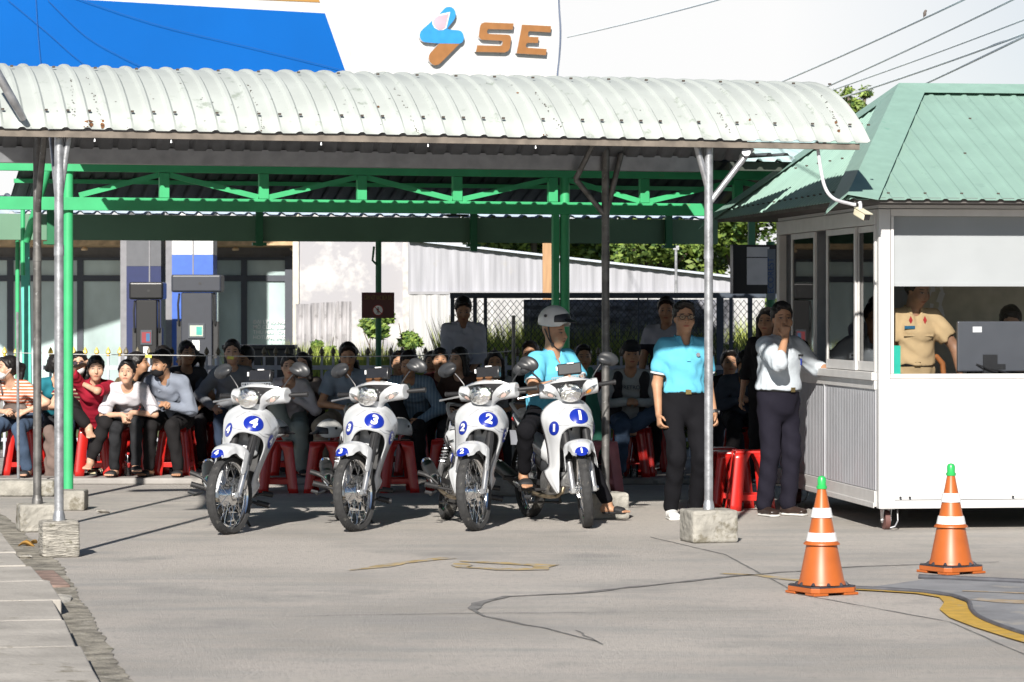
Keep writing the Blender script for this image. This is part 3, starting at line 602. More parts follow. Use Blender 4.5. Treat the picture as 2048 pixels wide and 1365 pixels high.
# engine
g = G(); g.lathe([(.02, -.10), (.085, -.095), (.095, -.06), (.095, .06), (.085, .09), (.02, .1)], 28, YX((-.06, 0, .30))); g.lathe([(.02, -.12), (.06, -.115), (.065, -.1), (.065, 0)], 24, YX((-.16, 0, .31)))
g.cbox((-.02, 0, .29), (.2, .14, .13)); e = bp('engine_block', g, alloy)
g = G(); 
for i in range(7): g.cbox((.07 + i * .016, 0, .325 + i * .002), (.008, .135 - .004 * (i % 2), .12))
g.cbox((.2, 0, .335), (.05, .115, .105)); g.tube([(.225, 0, .335), (.235, 0, .335)], .035, 16); g.cbox((.11, 0, .325), (.12, .09, .09)); bp('cylinder', g, alloy, False, e)
g = G(); g.tube([(.2, -.02, .29), (.215, -.04, .24), (.18, -.07, .205), (.08, -.085, .195), (-.1, -.10, .195), (-.25, -.13, .215), (-.33, -.15, .25)], .0145, 10); ex = bp('exhaust_pipe', g, brassp)
g = G(); g.tube([(-.30, -.145, .235), (-.36, -.155, .262), (-.42, -.16, .28), (-.86, -.185, .385), (-.9, -.187, .395)], [.02, .036, .045, .048, .036], 18); mf = bp('muffler', g, chrome)
g = G(); g.tube([(-.45, -.165, .287), (-.8, -.183, .372)], .051, 16); bp('heat_shield', g, blkp, False, mf)
# rear end
g = G(); 
for s_ in (1, -1): g.bar((-.12, s_ * .075, .29), (-.62, s_ * .085, .29), .02, .04)
bp('swingarm', g, blkp)
for s_ in (1, -1):
    a, b = V((-.6, s_ * .115, .31)), V((-.46, s_ * .12, .60)); g = G(); g.tube([a, a.lerp(b, .45)], .022, 10); g.tube([a.lerp(b, .4), b], .009, 8); n = 40
    g.tube([a.lerp(b, .35 + .6 * i / n) + V((math.cos(i * 1.1) * .026, math.sin(i * 1.1) * .026, 0)) for i in range(n + 1)], .005, 6); bp('rear_shock', g, forkm)
S = SDF(.009); S.ecap((-.12, 0, .53), (-.42, 0, .63), (.11, .10), (.145, .095), (0, 1, 0)); S.ecap((-.42, 0, .63), (-.86, 0, .77), (.145, .095), (.075, .05), (0, 1, 0)); S.half((0, 0, 0), (0, 0, 0.001), (9, 9, 9), (9.1, 9.1, 9.1)); bp('side_panel', S.mesh(), wpaint, smooth='full')
g = G()
for s_ in (1, -1):
    for pts in ([(-.2, .126, .61), (-.3, .144, .59), (-.45, .151, .65), (-.6, .134, .72), (-.75, .108, .765)], [(-.32, .142, .555), (-.42, .149, .59), (-.52, .146, .64), (-.62, .131, .68)], [(-.44, .151, .62), (-.5, .149, .605), (-.47, .149, .59)]): g.tube([(x, s_ * y, z) for x, y, z in pts], .006, 5)
bp('side_graphic', g, blkp)
S = SDF(.01); S.ecap((.03, 0, .70), (-.18, 0, .735), (.085, .05), (.12, .055), (0, 1, 0), k=.05); S.ecap((-.18, 0, .735), (-.5, 0, .765), (.12, .055), (.125, .05), (0, 1, 0), k=.05); S.ecap((-.45, 0, .785), (-.72, 0, .81), (.12, .045), (.09, .035), (0, 1, 0), k=.05); bp('seat', S.mesh(), seatm, smooth='full')
g = G(); g.tube([(-.5, -.135, .77), (-.6, -.15, .83), (-.75, -.13, .865), (-.86, -.07, .875), (-.88, 0, .875), (-.86, .07, .875), (-.75, .13, .865), (-.6, .15, .83), (-.5, .135, .77)], .014, 10); bp('grab_rail', g, grfp)
S = SDF(.01); S.ecap((-.18, 0, .44), (-.4, 0, .50), (.088, .10), (.10, .06), (0, 1, 0)); bp('lower_cover', S.mesh(), grfp, smooth='full')
g = G()
def rf(u, v): a = R(-35 + 125 * v); w = .065; t = (u - .5) * 2; return RWc + V((-math.sin(a) * (.33 - .03 * t * t), t * w, math.cos(a) * (.33 - .03 * t * t)))
g.grid(rf, 8, 14); bp('rear_mudguard', g, blkp, mods=(('solid', .004),), smooth='full')
g = G(); g.cbox((-.93, 0, .60), (.01, .13, .12), M.Rotation(R(-20), 3, 'Y')); bp('licence_plate', g, greyv, smooth=False)
S = SDF(.009); S.ell((-.9, 0, .75), (.04, .07, .035)); bp('tail_light', S.mesh(), mat('red_lens', (.5, .02, .02), rough=.15, coat=.5), smooth='full')
# pegs, pedals, stand
g = G(); g.tube([(-.02, -.29, .245), (-.02, .29, .245)], .011, 8); pg = bp('footrest_bar', g, blkp)
for s_ in (1, -1):
    g = G(); g.tube([(-.02, s_ * .2, .25), (-.02, s_ * .3, .252)], .02, 10)
    for i in range(5): g.tube([(-.02, s_ * (.21 + .02 * i), .25), (-.02, s_ * (.216 + .02 * i), .25)], .0225, 10)
    bp('footrest_rubber', g, blkp, False, pg)
g = G(); g.tube([(-.04, -.2, .215), (.02, -.24, .19), (.1, -.26, .185), (.13, -.28, .2)], .009, 8); g.tube([(.13, -.26, .2), (.13, -.31, .2)], .012, 8); bp('brake_pedal', g, grfp)
g = G(); g.tube([(-.26, -.16, .26), (-.31, -.22, .30), (-.33, -.29, .315)], .011, 8); g.tube([(-.33, -.24, .312), (-.335, -.32, .318)], .019, 9); bp('pillion_footrest', g, blkp); g = G(); g.tube([(-.26, .16, .26), (-.31, .22, .30), (-.33, .29, .315)], .011, 8); g.tube([(-.33, .24, .312), (-.335, .32, .318)], .019, 9); bp('pillion_footrest', g, blkp)
g = G(); g.tube([(-.1, .09, .22), (-.15, .16, .11), (-.19, .215, .058)], [.012, .01, .009], 8); g.cbox((-.195, .22, .056), (.06, .035, .008)); KST = bp('kickstand', g, blkp)
g = G(); g.tube([(-.16, -.07, .2), (-.2, -.1, .14), (-.3, -.11, .13)], .011, 8); g.tube([(-.16, .07, .2), (-.2, .1, .14), (-.3, .11, .13)], .011, 8); g.tube([(-.2, -.1, .14), (-.2, .1, .14)], .009, 8); bp('centre_stand', g, blkp)
# cockpit (steers with the fork)
S = SDF(.0075); S.ell((.275, 0, 1.0), (.085, .105, .072)); S.cap((.25, 0, 1.0), (.16, .235, 1.015), .066, .056, k=.03); S.cap((.25, 0, 1.0), (.16, -.235, 1.015), .066, .056, k=.03)
S.ecap((.255, 0, .945), (.235, 0, .90), (.075, .055), (.06, .05), (0, 1, 0), k=.04); S.ell((.2, 0, 1.06), (.10, .12, .045), k=.04)
S.half((0, .222, 0), (0, 1, 0), (0, .15, .8), (.5, .4, 1.2)); S.half((0, -.222, 0), (0, -1, 0), (0, -.4, .8), (.5, -.15, 1.2)); S.half((.1, 0, 0), (-1, 0, 0), (-.1, -.4, .8), (.2, .4, 1.2))
cwm = S.mesh(); CW = bp('handlebar_cowl', cwm, wpaint, True, smooth='full')
bmt = bmesh.new(); bmt.from_mesh(cwm); bvcw = BVHTree.FromBMesh(bmt); bmt.free()
def decal(pts2, c, fw, up, bv, off=.003, side=None):   # project 2-D points onto a surface
    fw = V(fw).normalized(); up = V(up); up = (up - fw * up.dot(fw)).normalized(); rt = up.cross(fw); res = []
    for x, y in pts2:
        o = V(c) + rt * x + up * y + fw * .3; hit = bv.ray_cast(o, -fw, .6)
        res.append((hit[0] + fw * off) if hit[0] else None)
    ok = [r for r in res if r is not None]; d0 = sum([(r - V(c)).dot(fw) for r in ok]) / max(1, len(ok))
    return [r if r is not None else V(c) + rt * pts2[i][0] + up * pts2[i][1] + fw * d0 for i, r in enumerate(res)]
def disc2(rx, ry, n=28, rings=4, wob=0):
    pts = [(0, 0)]; fs = []
    for r in range(1, rings + 1):
        for k in range(n): a = 2 * PI * k / n; w = 1 + wob * math.sin(a * 2 + .6); pts.append((rx * r / rings * math.cos(a) * w, ry * r / rings * math.sin(a) * w))
    for k in range(n): fs.append((0, 1 + k, 1 + (k + 1) % n))
    for r in range(rings - 1):
        for k in range(n): a, b = 1 + r * n, 1 + (r + 1) * n; fs.append((a + k, b + k, b + (k + 1) % n, a + (k + 1) % n))
    return pts, fs
def poly2(poly, sub=.012):
    b = bmesh.new(); f = b.faces.new([b.verts.new((x, y, 0)) for x, y in poly]); bmesh.ops.triangulate(b, faces=b.faces)
    for _ in range(3):
        es = [e for e in b.edges if e.calc_length() > sub]
        if es: bmesh.ops.subdivide_edges(b, edges=es, cuts=1); bmesh.ops.triangulate(b, faces=b.faces)
    b.verts.index_update(); pts = [(v.co.x, v.co.y) for v in b.verts]; fs = [tuple(v.index for v in f.verts) for f in b.faces]; b.free(); return pts, fs
def text2(s, size, bold=.0, sub=.012, shear=0):
    me = text_mesh(s, size, bold, sub=sub, shear=shear); pts = [(v.co.x, v.co.y) for v in me.vertices]; fs = [tuple(p.vertices) for p in me.polygons]; bpy.data.meshes.remove(me); return pts, fs
def dec(pf, c, fw, up, bv, off):
    g = G(); g.add(decal(pf[0], c, fw, up, bv, off), pf[1]); return g
# headlight, dark surround, indicators
hl = []
g = dec(poly2([(-.14, .075), (.14, .075), (.105, .04), (.085, -.01), (.07, -.05), (-.07, -.05), (-.085, -.01), (-.105, .04)]), (.3, 0, .995), (1, 0, .1), (0, 0, 1), bvcw, .002); bp('headlight_surround', g, blkp, True, smooth='full')
def hlf(u, v):
    a = u * 2 * PI; r = v; x, y = .079 * r * math.cos(a), .066 * r * math.sin(a); y += 0 if y < 0 else 0
    return V((.345 + .028 * (1 - r * r), -x, .99 + y))
g = G(); g.grid(hlf, 32, 8); H1 = bp('headlight', g, reflm, True, smooth='full', mods=(('solid', .012, 1),), fix=True)
g = G(); g.grid(lambda u, v: hlf(u, .25 + .75 * v) + V((.001, 0, 0)) if False else V((.347 + .018, .0, 0)) * 0 + hlf(u, .93 + .07 * v) + V((.006, 0, 0)), 32, 1); bp('headlight_trim', g, chrome, True, H1, mods=(('solid', .004),))
for s_ in (1, -1):
    pl = [(.005, -.02), (.03, -.036), (.06, -.03), (.10, .0), (.13, .034), (.10, .03), (.05, .012), (.02, -.008)]
    g = dec(poly2([(x * s_, y) for x, y in (pl if s_ > 0 else pl)]), (.25, s_ * .085, .99), (1, s_ * .35, .0), (0, 0, 1), bvcw, .002)
    bp('indicator', g, reflm, True, smooth='full'); k = len(BP) - 1
    g = dec(poly2([(x * s_, y) for x, y in [(.035, -.028), (.058, -.026), (.075, -.012), (.07, .004), (.05, .0), (.035, -.012)]]), (.25, .085 * s_, .99), (1, s_ * .35, 0), (0, 0, 1), bvcw, .004)
    bp('indicator_bulb', g, mat('pale_pink_bulb', (.62, .45, .40), rough=.12, coat=.6), True, k, smooth='full')
for s_ in (1, -1):
    g = G(); g.tube([(.15, s_ * .2, 1.015), (.12, s_ * .36, 1.02)], .010, 8); g.tube([(.143, s_ * .235, 1.016), (.122, s_ * .352, 1.02)], .0165, 12); g.tube([(.123, s_ * .348, 1.02), (.121, s_ * .362, 1.02)], .02, 12)
    for i in range(7): g.tube([V((.143, s_ * .245, 1.016)).lerp(V((.122, s_ * .35, 1.02)), i / 7), V((.143, s_ * .245, 1.016)).lerp(V((.122, s_ * .35, 1.02)), i / 7 + .06)], .0178, 12)
    gr = bp('handlebar_grip', g, blkp, True)
    if s_ < 0: g = G(); g.tube([(.19, s_ * .2, .995), (.205, s_ * .26, .99), (.195, s_ * .34, .98), (.19, s_ * .385, .975)], [.009, .0075, .0065, .009], 8); bp('brake_lever', g, forkm, True, gr)
    g = G(); g.tube([(.17, s_ * .19, 1.05), (.17, s_ * .195, 1.085), (.165, s_ * .23, 1.13), (.16, s_ * .265, 1.17)], .0055, 8); g.tube([(.17, s_ * .19, 1.045), (.17, s_ * .19, 1.068)], .012, 8); mir = bp('mirror_stem', g, grfp, True)
    S = SDF(.006); Rm = M.Rotation(s_ * R(-24), 3, 'X'); S.ell((.16, s_ * .325, 1.2), (.028, .078, .052), np.array(Rm)); S.ell((.185, s_ * .29, 1.19), (.022, .05, .026), np.array(Rm)); S.half((.143, 0, 0), (-1, 0, 0), (.0, -.6, .9), (.3, .6, 1.4)); bp('mirror', S.mesh(), grfp, True, smooth='full')
g = G(); g.tube([(.2, -.2, 1.055), (.24, -.1, 1.085), (.26, 0, 1.09), (.24, .1, 1.085), (.2, .2, 1.055)], .0045, 6); bp('screen_bracket', g, chrome, True)
g = G(); g.cbox((.2, .02, 1.155), (.05, .18, .085), M.Rotation(R(-12), 3, 'Y')); bp('test_box', g, mat('black_box_plastic', (.02, .02, .022), rough=.25, nz=.1, coat=.3), True, mods=(('bev', .008),)); tb = len(BP) - 1
g = G(); g.cbox((.225, .03, 1.2), (.01, .05, .008)); bp('tape_label', g, whitev, True, tb, smooth=False); g = G(); g.cbox((.226, -.075, 1.17), (.008, .012, .03)); bp('tape_label', g, whitev, True, tb, smooth=False)
VA, VB = [], []
n0 = len(BP); g = G()
for z in (1.085, 1.105): g.bar((.24, -.12, z), (.24, .12, z), .004, .006)
for i in range(13): g.bar((.24, -.12 + i * .02, 1.085), (.24, -.12 + i * .02, 1.105), .009, .004)
g.bar((.235, -.12, 1.095), (.17, -.12, 1.07), .004, .02); g.bar((.235, .12, 1.095), (.17, .12, 1.07), .004, .02); bp('perforated_bracket', g, forkm, True); VA.append(n0)
n0 = len(BP); g = G()
for y in (-.035, .035):
    g.cbox((.235, y, 1.085), (.03, .02, .06)); g.cbox((.238, y, 1.117), (.034, .05, .012)); g.tube([(.25, y - .02, 1.1), (.25, y + .02, 1.1)], .008, 8)
bp('bronze_clamp', g, bronze, True); VB.append(n0)
bmt = bmesh.new(); bmt.from_mesh(shv); bvs = BVHTree.FromBMesh(bmt); bmt.free()
bmt = bmesh.new(); bmt.from_mesh(BP[FEN][1]); bvf = BVHTree.FromBMesh(bmt); bmt.free()
bmt = bmesh.new(); bmt.from_mesh([b for b in BP if b[0] == 'lower_cover'][0][1]); bvl = BVHTree.FromBMesh(bmt); bmt.free()
def motorcycle(num, label, loc, yaw, lean, steer, variant, group):
    root = thing('motorcycle', label, 'motorcycle', loc, (R(-lean), 0, R(yaw - 90)), group); obs = {}
    Sm = M.Translation(SP0) @ M.Rotation(R(steer), 4, AX) @ M.Translation(-SP0)
    skip = VB if variant == 'a' else VA
    for i, (nm, me, st, sub, mods) in enumerate(BP):
        if i in skip: continue
        if nm == 'kickstand' and lean < 3: continue
        o = bpy.data.objects.new(nm, me); COL.objects.link(o); obs[i] = o
        if sub is not None: o.parent = obs[sub]
        else:
            o.parent = root
            if st: o.matrix_basis = Sm
        for k, *a in mods:
            if k == 'solid': d = o.modifiers.new('solidify', 'SOLIDIFY'); d.thickness = a[0]; d.offset = a[1] if len(a) > 1 else -1
            if k == 'sub': d = o.modifiers.new('subdivision', 'SUBSURF'); d.levels = d.render_levels = a[0]
            if k == 'bev': d = o.modifiers.new('bevel', 'BEVEL'); d.width = a[0]; d.segments = 2
    if num == 1:
        o = [obs[i] for i in obs if BP[i][0] == 'indicator_bulb'][0]; o.material_slots[0].link = 'OBJECT'; o.material_slots[0].material = amber
    N = str(num); par = obs[SHD]
    def stick(rx, ry, ts, c, fw, up, bv, par, wob=0, rot=0):
        st = dec(disc2(rx, ry, wob=wob), c, fw, up, bv, .005).build('number_disc', bluev, par, 'full')
        dec(text2(N, ts, bold=ts * .05, sub=.010), c, fw, up, bv, .0095).build('number', whitev, par, False); return st
    stick(.071, .068, .105, (.45, .0, .82), (1, 0, .35), (0, .08, 1), bvs, par, wob=.05)
    for s_ in (1, -1): stick(.036, .052, .072, (.3, s_ * .150, .715), (1, s_ * .32, .1), (0, 0, 1), bvs, par)
    dec(text2('HONDA', .017, bold=.0002, sub=.02), (.4, .0, .892), (1, 0, .7), (0, 0, 1), bvs, .003).build('shield_lettering', greyv, par, False)
    for s_ in (-1, 1):
        g = dec(poly2([(-.05, -.012), (-.02, -.004), (.0, .0), (.03, .016), (.052, .02), (.04, .004), (.05, -.004), (.02, -.008), (.0, -.012), (-.02, -.01)]), (.36, s_ * .125, .765), (1, s_ * .3, .2), (0, 0, 1), bvs, .003)
        if s_ > 0: g.build('wing_emblem', greyv, par, False)
    for s_ in (-1, 1):   # moulded crease lines on the cheeks
        for ln in ([(.045, .90), (.085, .875), (.125, .835), (.160, .785), (.178, .73)], [(.05, .745), (.09, .735), (.13, .745), (.165, .765)]):
            pl = []
            for i, (y, z) in enumerate(ln): pl.append((s_ * y, z - .8))
            up2 = [(x, y + .0035) for x, y in reversed(pl)]; q = pl + up2; n = len(pl); g = G(); pr_ = decal(q, (.4, 0, .8), (1, 0, .25), (0, 0, 1), bvs, .0035); g.add(pr_, [(i, i + 1, 2 * n - 2 - i, 2 * n - 1 - i) for i in range(n - 1)]); g.build('crease_line', mat('panel_gap_grey', (.22, .23, .25), rough=.6), par, False)
    fo = obs[FEN]; stick(.05, .042, .06, (.83, 0, .61), (1, 0, .9), (0, 0, 1), bvf, fo)
    stick(.04, .06, .075, (-.3, -.1, .47), (.25, -1, 0), (0, 0, 1), bvl, root)
    return root
# ---------------------------------------------------------------- ground
def nodes_mix(t, fac, a, b):
    n = t.nodes.new('ShaderNodeMix'); n.data_type = 'RGBA'
    for i, q in ((0, fac), (6, a), (7, b)):
        if isinstance(q, (tuple, float, int)): n.inputs[i].default_value = q
        else: t.links.new(q, n.inputs[i])
    return n.outputs[2]
def noise(t, src, scale, det=6, lo=.35, hi=.65, rough=.55, stretch=None):
    if stretch:
        m = t.nodes.new('ShaderNodeMapping'); m.inputs['Scale'].default_value = stretch; t.links.new(src, m.inputs[0]); src = m.outputs[0]
    n = t.nodes.new('ShaderNodeTexNoise'); n.inputs['Scale'].default_value = scale; n.inputs['Detail'].default_value = det; n.inputs['Roughness'].default_value = rough; t.links.new(src, n.inputs['Vector'])
    r = t.nodes.new('ShaderNodeValToRGB'); r.color_ramp.elements[0].position = lo; r.color_ramp.elements[1].position = hi; t.links.new(n.outputs['Fac'], r.inputs[0]); return r.outputs[0]
conc = bpy.data.materials.new('yard_concrete'); conc.use_nodes = True; t = conc.node_tree; b = t.nodes['Principled BSDF']; o_ = t.nodes.new('ShaderNodeTexCoord').outputs['Object']
c = nodes_mix(t, noise(t, o_, .55, 5, .35, .65), (.39, .362, .33, 1), (.55, .51, .465, 1))
c = nodes_mix(t, noise(t, o_, 1.6, 7, .45, .72, .65, (.45, 2.2, 1)), c, (.335, .33, .325, 1)); c = nodes_mix(t, noise(t, o_, 5, 7, .52, .72, .7, (.35, 2.5, 1)), c, (.44, .425, .41, 1))
c = nodes_mix(t, noise(t, o_, 2.2, 8, .52, .8, .7), c, (.48, .44, .40, 1)); c = nodes_mix(t, noise(t, o_, .35, 4, .5, .62, .5), c, (.53, .49, .45, 1)); c = nodes_mix(t, noise(t, o_, .8, 6, .56, .68, .6), c, (.335, .32, .305, 1))
c = nodes_mix(t, noise(t, o_, 22, 6, .5, .8, .7, (1, .5, 1)), c, (.33, .32, .305, 1)); 
mm = t.nodes.new('ShaderNodeMix'); mm.data_type = 'RGBA'; mm.inputs[0].default_value = .15; t.links.new(c, mm.inputs[6]); cc = nodes_mix(t, noise(t, o_, .9, 4, .3, .7), (.40, .382, .36, 1), (.43, .412, .39, 1)); t.links.new(cc, mm.inputs[7]); c = mm.outputs[2]
c = nodes_mix(t, noise(t, o_, 5, 8, .63, .70, .8), c, (.25, .235, .215, 1)); c = nodes_mix(t, noise(t, o_, 17, 3, .70, .73, .5, (1, .6, 1)), c, (.46, .44, .42, 1))
t.links.new(c, b.inputs['Base Color']); b.inputs['Roughness'].default_value = .9; b.inputs['Specular IOR Level'].default_value = .25
bn = t.nodes.new('ShaderNodeBump'); bn.inputs['Distance'].default_value = .006; nn = noise(t, o_, 45, 8, .3, .7, .75); t.links.new(nn, bn.inputs['Height']); t.links.new(bn.outputs[0], b.inputs['Normal'])
def struct(name, g, m, **k): o = g.build(name, m, None, k.pop('smooth', False), **k); o['kind'] = 'structure'; return o
g = G(); g.add([(-400, -60, 0), (400, -60, 0), (400, 900, 0), (-400, 900, 0)], [(0, 1, 2, 3)]); struct('ground', g, conc)
def strip(name, pts, m, z=.004, jag=0, seed=1):   # pts: (px, py, width m)
    rr = random.Random(seed); g = G(); q = [(GP(x, y), w) for x, y, w in pts]; L_, R_ = [], []; dens = []
    for (a, wa), (b_, wb) in zip(q, q[1:]):
        n = max(1, int((b_ - a).length / .12)) if jag else 1
        for i in range(n): dens.append((a.lerp(b_, i / n), wa + (wb - wa) * i / n))
    dens.append(q[-1])
    for i, (p, w) in enumerate(dens):
        a = dens[max(0, i - 1)][0]; b_ = dens[min(len(dens) - 1, i + 1)][0]; d = (b_ - a).normalized(); nrm = V((-d.y, d.x, 0)); j = V((rr.uniform(-1, 1), rr.uniform(-1, 1), 0)) * jag
        w = w * (1 + rr.uniform(-.5, .5) * (1 if jag else 0)); L_.append(p + nrm * w / 2 + j); R_.append(p - nrm * w / 2 + j)
    for i in range(len(dens) - 1): g.add([L_[i] + V((0, 0, z)), L_[i + 1] + V((0, 0, z)), R_[i + 1] + V((0, 0, z)), R_[i] + V((0, 0, z))], [(0, 1, 2, 3)])
    return struct(name, g, m)
crk = mat('crack_filler', (.19, .185, .18), rough=.9, nz=.3, ns=14); 
strip('crack', [(2000, 1125, .02), (1700, 1135, .025), (1450, 1155, .04), (1300, 1172, .05), (1150, 1188, .045), (1010, 1194, .04), (955, 1208, .05), (948, 1222, .05), (968, 1234, .03), (1030, 1246, .025), (1100, 1260, .015), (1200, 1285, .01)], crk, .004, .012, 3)
strip('crack', [(560, 1236, .006), (700, 1232, .012), (950, 1228, .014), (1300, 1226, .008), (1600, 1222, .006)], crk, .005, .003, 4)
strip('crack', [(1150, 1262, .008), (1205, 1290, .012)], crk, .004, .01, 5)
strip('crack', [(1300, 1075, .01), (1450, 1110, .012), (1600, 1190, .012), (1900, 1245, .01), (2048, 1310, .01)], crk, .003, .004, 6)
strip('crack', [(200, 1000, .01), (300, 1005, .012), (420, 1003, .01)], crk, .004, .01, 7)
faded = mat('faded_yellow_paint', (.42, .31, .14), rough=.9, nz=.25, ns=8, wear=((.36, .33, .29), .47, 9))
strip('painted_line', [(702, 1142, .05), (760, 1134, .12), (830, 1124, .14), (900, 1117, .1)], faded, .004, .01, 8)
strip('painted_line', [(920, 1124, .08), (1010, 1128, .12), (1090, 1132, .16), (1080, 1140, .14), (1000, 1140, .12), (925, 1136, .1), (920, 1128, .1)], faded, .005, .008, 9)
strip('painted_line', [(1440, 1148, .05), (1520, 1152, .07), (1600, 1163, .07)], faded, .004, .01, 10)
asph = mat('bluish_asphalt', (.235, .24, .255), rough=.92, nz=.16, ns=3, bump=.005, bs=50, dirt=((.30, .285, .265), .55, 2.5))
yel = mat('yellow_kerb_paint', (.50, .31, .05), rough=.8, nz=.12, ns=12, wear=((.36, .32, .26), .60, 16), dirt=((.24, .2, .15), .66, 30))
curve = [(1700, 1181), (1760, 1184), (1840, 1189), (1895, 1197), (1925, 1208), (1930, 1222), (1945, 1238), (1985, 1256), (2048, 1277), (2120, 1298), (2300, 1345)]
g = G(); cp = [GP(*q) for q in curve]; far = [GP(1700, 1168), GP(1800, 1150), GP(2060, 1148), GP(2500, 1150), GP(2700, 1150), GP(2700, 1345)]
pl = [p + V((0, 0, .003)) for p in cp] + [GP(2700, 1345, 0) + V((0, 0, .003)), GP(2700, 1160) + V((0, 0, .003)), GP(1850, 1160) + V((0, 0, .003))]
g.add(pl, [tuple(range(len(pl)))]); struct('asphalt_patch', g, asph)
g = G(); n = len(cp)
def offs(pts, w): 
    r = []
    for i, p in enumerate(pts):
        d = (pts[min(i + 1, len(pts) - 1)] - pts[max(i - 1, 0)]).normalized(); r.append(p + V((-d.y, d.x, 0)) * (w[i] if isinstance(w, list) else w))
    return r
i0 = offs(cp, .02); i1 = offs(cp, [-.025, -.03, -.035, -.05, -.10, -.135, -.12, -.10, -.09, -.09, -.09])
g = G()
for i in range(n - 1): g.add([i0[i] + V((0, 0, .008)), i0[i + 1] + V((0, 0, .008)), i1[i + 1] + V((0, 0, .008)), i1[i] + V((0, 0, .008))], [(0, 1, 2, 3)])
struct('yellow_kerb_line', g, yel)
g = G(); 
def smooth_pts(pts, k=5):
    out = []
    for i in range(len(pts) - 1):
        p = [pts[max(0, i - 1)], pts[i], pts[i + 1], pts[min(len(pts) - 1, i + 2)]]
        for j in range(k):
            t_ = j / k; out.append(.5 * ((2 * p[1]) + (-p[0] + p[2]) * t_ + (2 * p[0] - 5 * p[1] + 4 * p[2] - p[3]) * t_ ** 2 + (-p[0] + 3 * p[1] - 3 * p[2] + p[3]) * t_ ** 3))
    return out + [pts[-1]]
g.tube([p + V((0, 0, .012)) for p in smooth_pts(offs(cp, .032))], .013, 8)
tag(g.build('rubber_edging', mat('dark_rubber_edge', (.09, .092, .105), rough=.5, nz=.2), None), 'dark rubber edging hose curving along the yellow painted line', 'edging')
g = G(); g.tube([GP(1838, 1158) + V((0, 0, .012)), GP(2060, 1168) + V((0, 0, .012)), GP(2500, 1185) + V((0, 0, .012))], .016, 8)
tag(g.build('rubber_edging', mat('dark_rubber_edge', (0, 0, 0)), None), 'straight dark rubber edging strip lying just behind the farther traffic cone', 'edging')
faint = mat('faint_orange_paint', (.36, .28, .19), rough=.9, nz=.2, wear=((.33, .31, .29), .5, 6))
strip('painted_line', [(1925, 1184, .03), (1990, 1186, .05), (2060, 1189, .05)], faint, .006, .01, 11); strip('painted_line', [(1950, 1200, .1), (2010, 1204, .2), (2080, 1207, .2)], faint, .006, .02, 12)
# left kerb paving
pav = mat('kerb_slab_concrete', (.40, .375, .34), rough=.9, nz=.14, ns=3, bump=.008, bs=30, dirt=((.22, .20, .16), .6, 5)); moss = mat('mossy_gutter', (.27, .25, .21), rough=.95, nz=.4, ns=7, bump=.02, bs=35, dirt=((.36, .34, .3), .56, 9), wear=((.12, .13, .07), .62, 12))
ed = [(38, 1106), (62, 1131), (88, 1160), (112, 1198), (132, 1237), (155, 1290), (182, 1346), (235, 1440)]
g0 = [(8, 1072), (-6, 1040), (-30, 1010)]
prev = None; rr = random.Random(5)
ys = [GP(x, y, .09) for x, y in [(-20, 1040), (10, 1072)] + ed]
for i in range(len(ys) - 1):
    a, b_ = ys[i], ys[i + 1]; d = (b_ - a).normalized(); nrm = V((d.y, -d.x, 0)) ; j = rr.uniform(-.03, .03); nrm = nrm if nrm.x < 0 else -nrm
    for c_ in range(3):
        w0 = c_ * 1.02; g = G(); q = [a + d * .012 + nrm * (w0 + j), b_ - d * .012 + nrm * (w0 + j), b_ - d * .012 + nrm * (w0 + j + 1.0), a + d * .012 + nrm * (w0 + j + 1.0)]
        zt = .09 + rr.uniform(-.008, .008); q = [V((p.x, p.y, .0)) for p in q]
        g.prism(list(reversed(q)), (0, 0, zt)); struct('paving_slab', g, pav, mods=(('bev', .008),), fix=True)
g = G(); rr = random.Random(9); pts = [GP(-40, 1000), GP(10, 1040), GP(60, 1085), GP(110, 1130), GP(140, 1180), GP(175, 1240), GP(215, 1310), GP(270, 1400)]; A, B_ = [], []
for i, p in enumerate(smooth_pts(pts, 22)): A.append(p + V((-.55, 0, 0))); B_.append(p + V((.03 + .006 * math.sin(i * .31) + rr.uniform(-.012, .012), 0, 0)))
for i in range(len(A) - 1): g.add([A[i] + V((0, 0, .004)), B_[i] + V((0, 0, .004)), B_[i + 1] + V((0, 0, .004)), A[i + 1] + V((0, 0, .004))], [(0, 1, 2, 3)])
struct('gutter', g, moss)
stn = mat('broken_concrete', (.42, .40, .36), rough=.95, nz=.2, bump=.012, bs=25); brk = mat('old_red_brick', (.27, .19, .16), rough=.95, nz=.3, bump=.01, bs=30)
def rock(name, lab, cat, c, r, m, seed, grp=None):
    rr = random.Random(seed); b = bmesh.new(); bmesh.ops.create_icosphere(b, subdivisions=2, radius=1)
    for v in b.verts: v.co = V((v.co.x * r[0], v.co.y * r[1], v.co.z * r[2])) * rr.uniform(.75, 1.1)
    me = bpy.data.meshes.new(name); b.to_mesh(me); b.free(); o = link(name, me, m, None, False); o.location = c; tag(o, lab, cat, grp); return o
rock('concrete_chunk', 'pale flat broken concrete chunk, farthest along the mossy gutter', 'rubble', GP(75, 1172), (.09, .2, .03), stn, 1); rock('concrete_chunk', 'rough grey broken concrete chunk in the middle of the mossy gutter', 'rubble', GP(108, 1203), (.11, .22, .035), stn, 2)
rock('concrete_chunk', 'bright white flat concrete fragment, nearest in the mossy gutter', 'rubble', GP(90, 1226), (.07, .16, .02), mat('white_plaster', (.55, .54, .5), rough=.9, nz=.15), 3)
g = G(); g.box((-.09, -.55, .0), (.06, .45, .018)); o = g.build('brick_strip', brk, None, False, mods=(('bev', .006),)); o.location = GP(102, 1160); o.rotation_euler = (0, 0, R(14)); tag(o, 'worn red brick strip set along the edge of the gutter', 'brick')
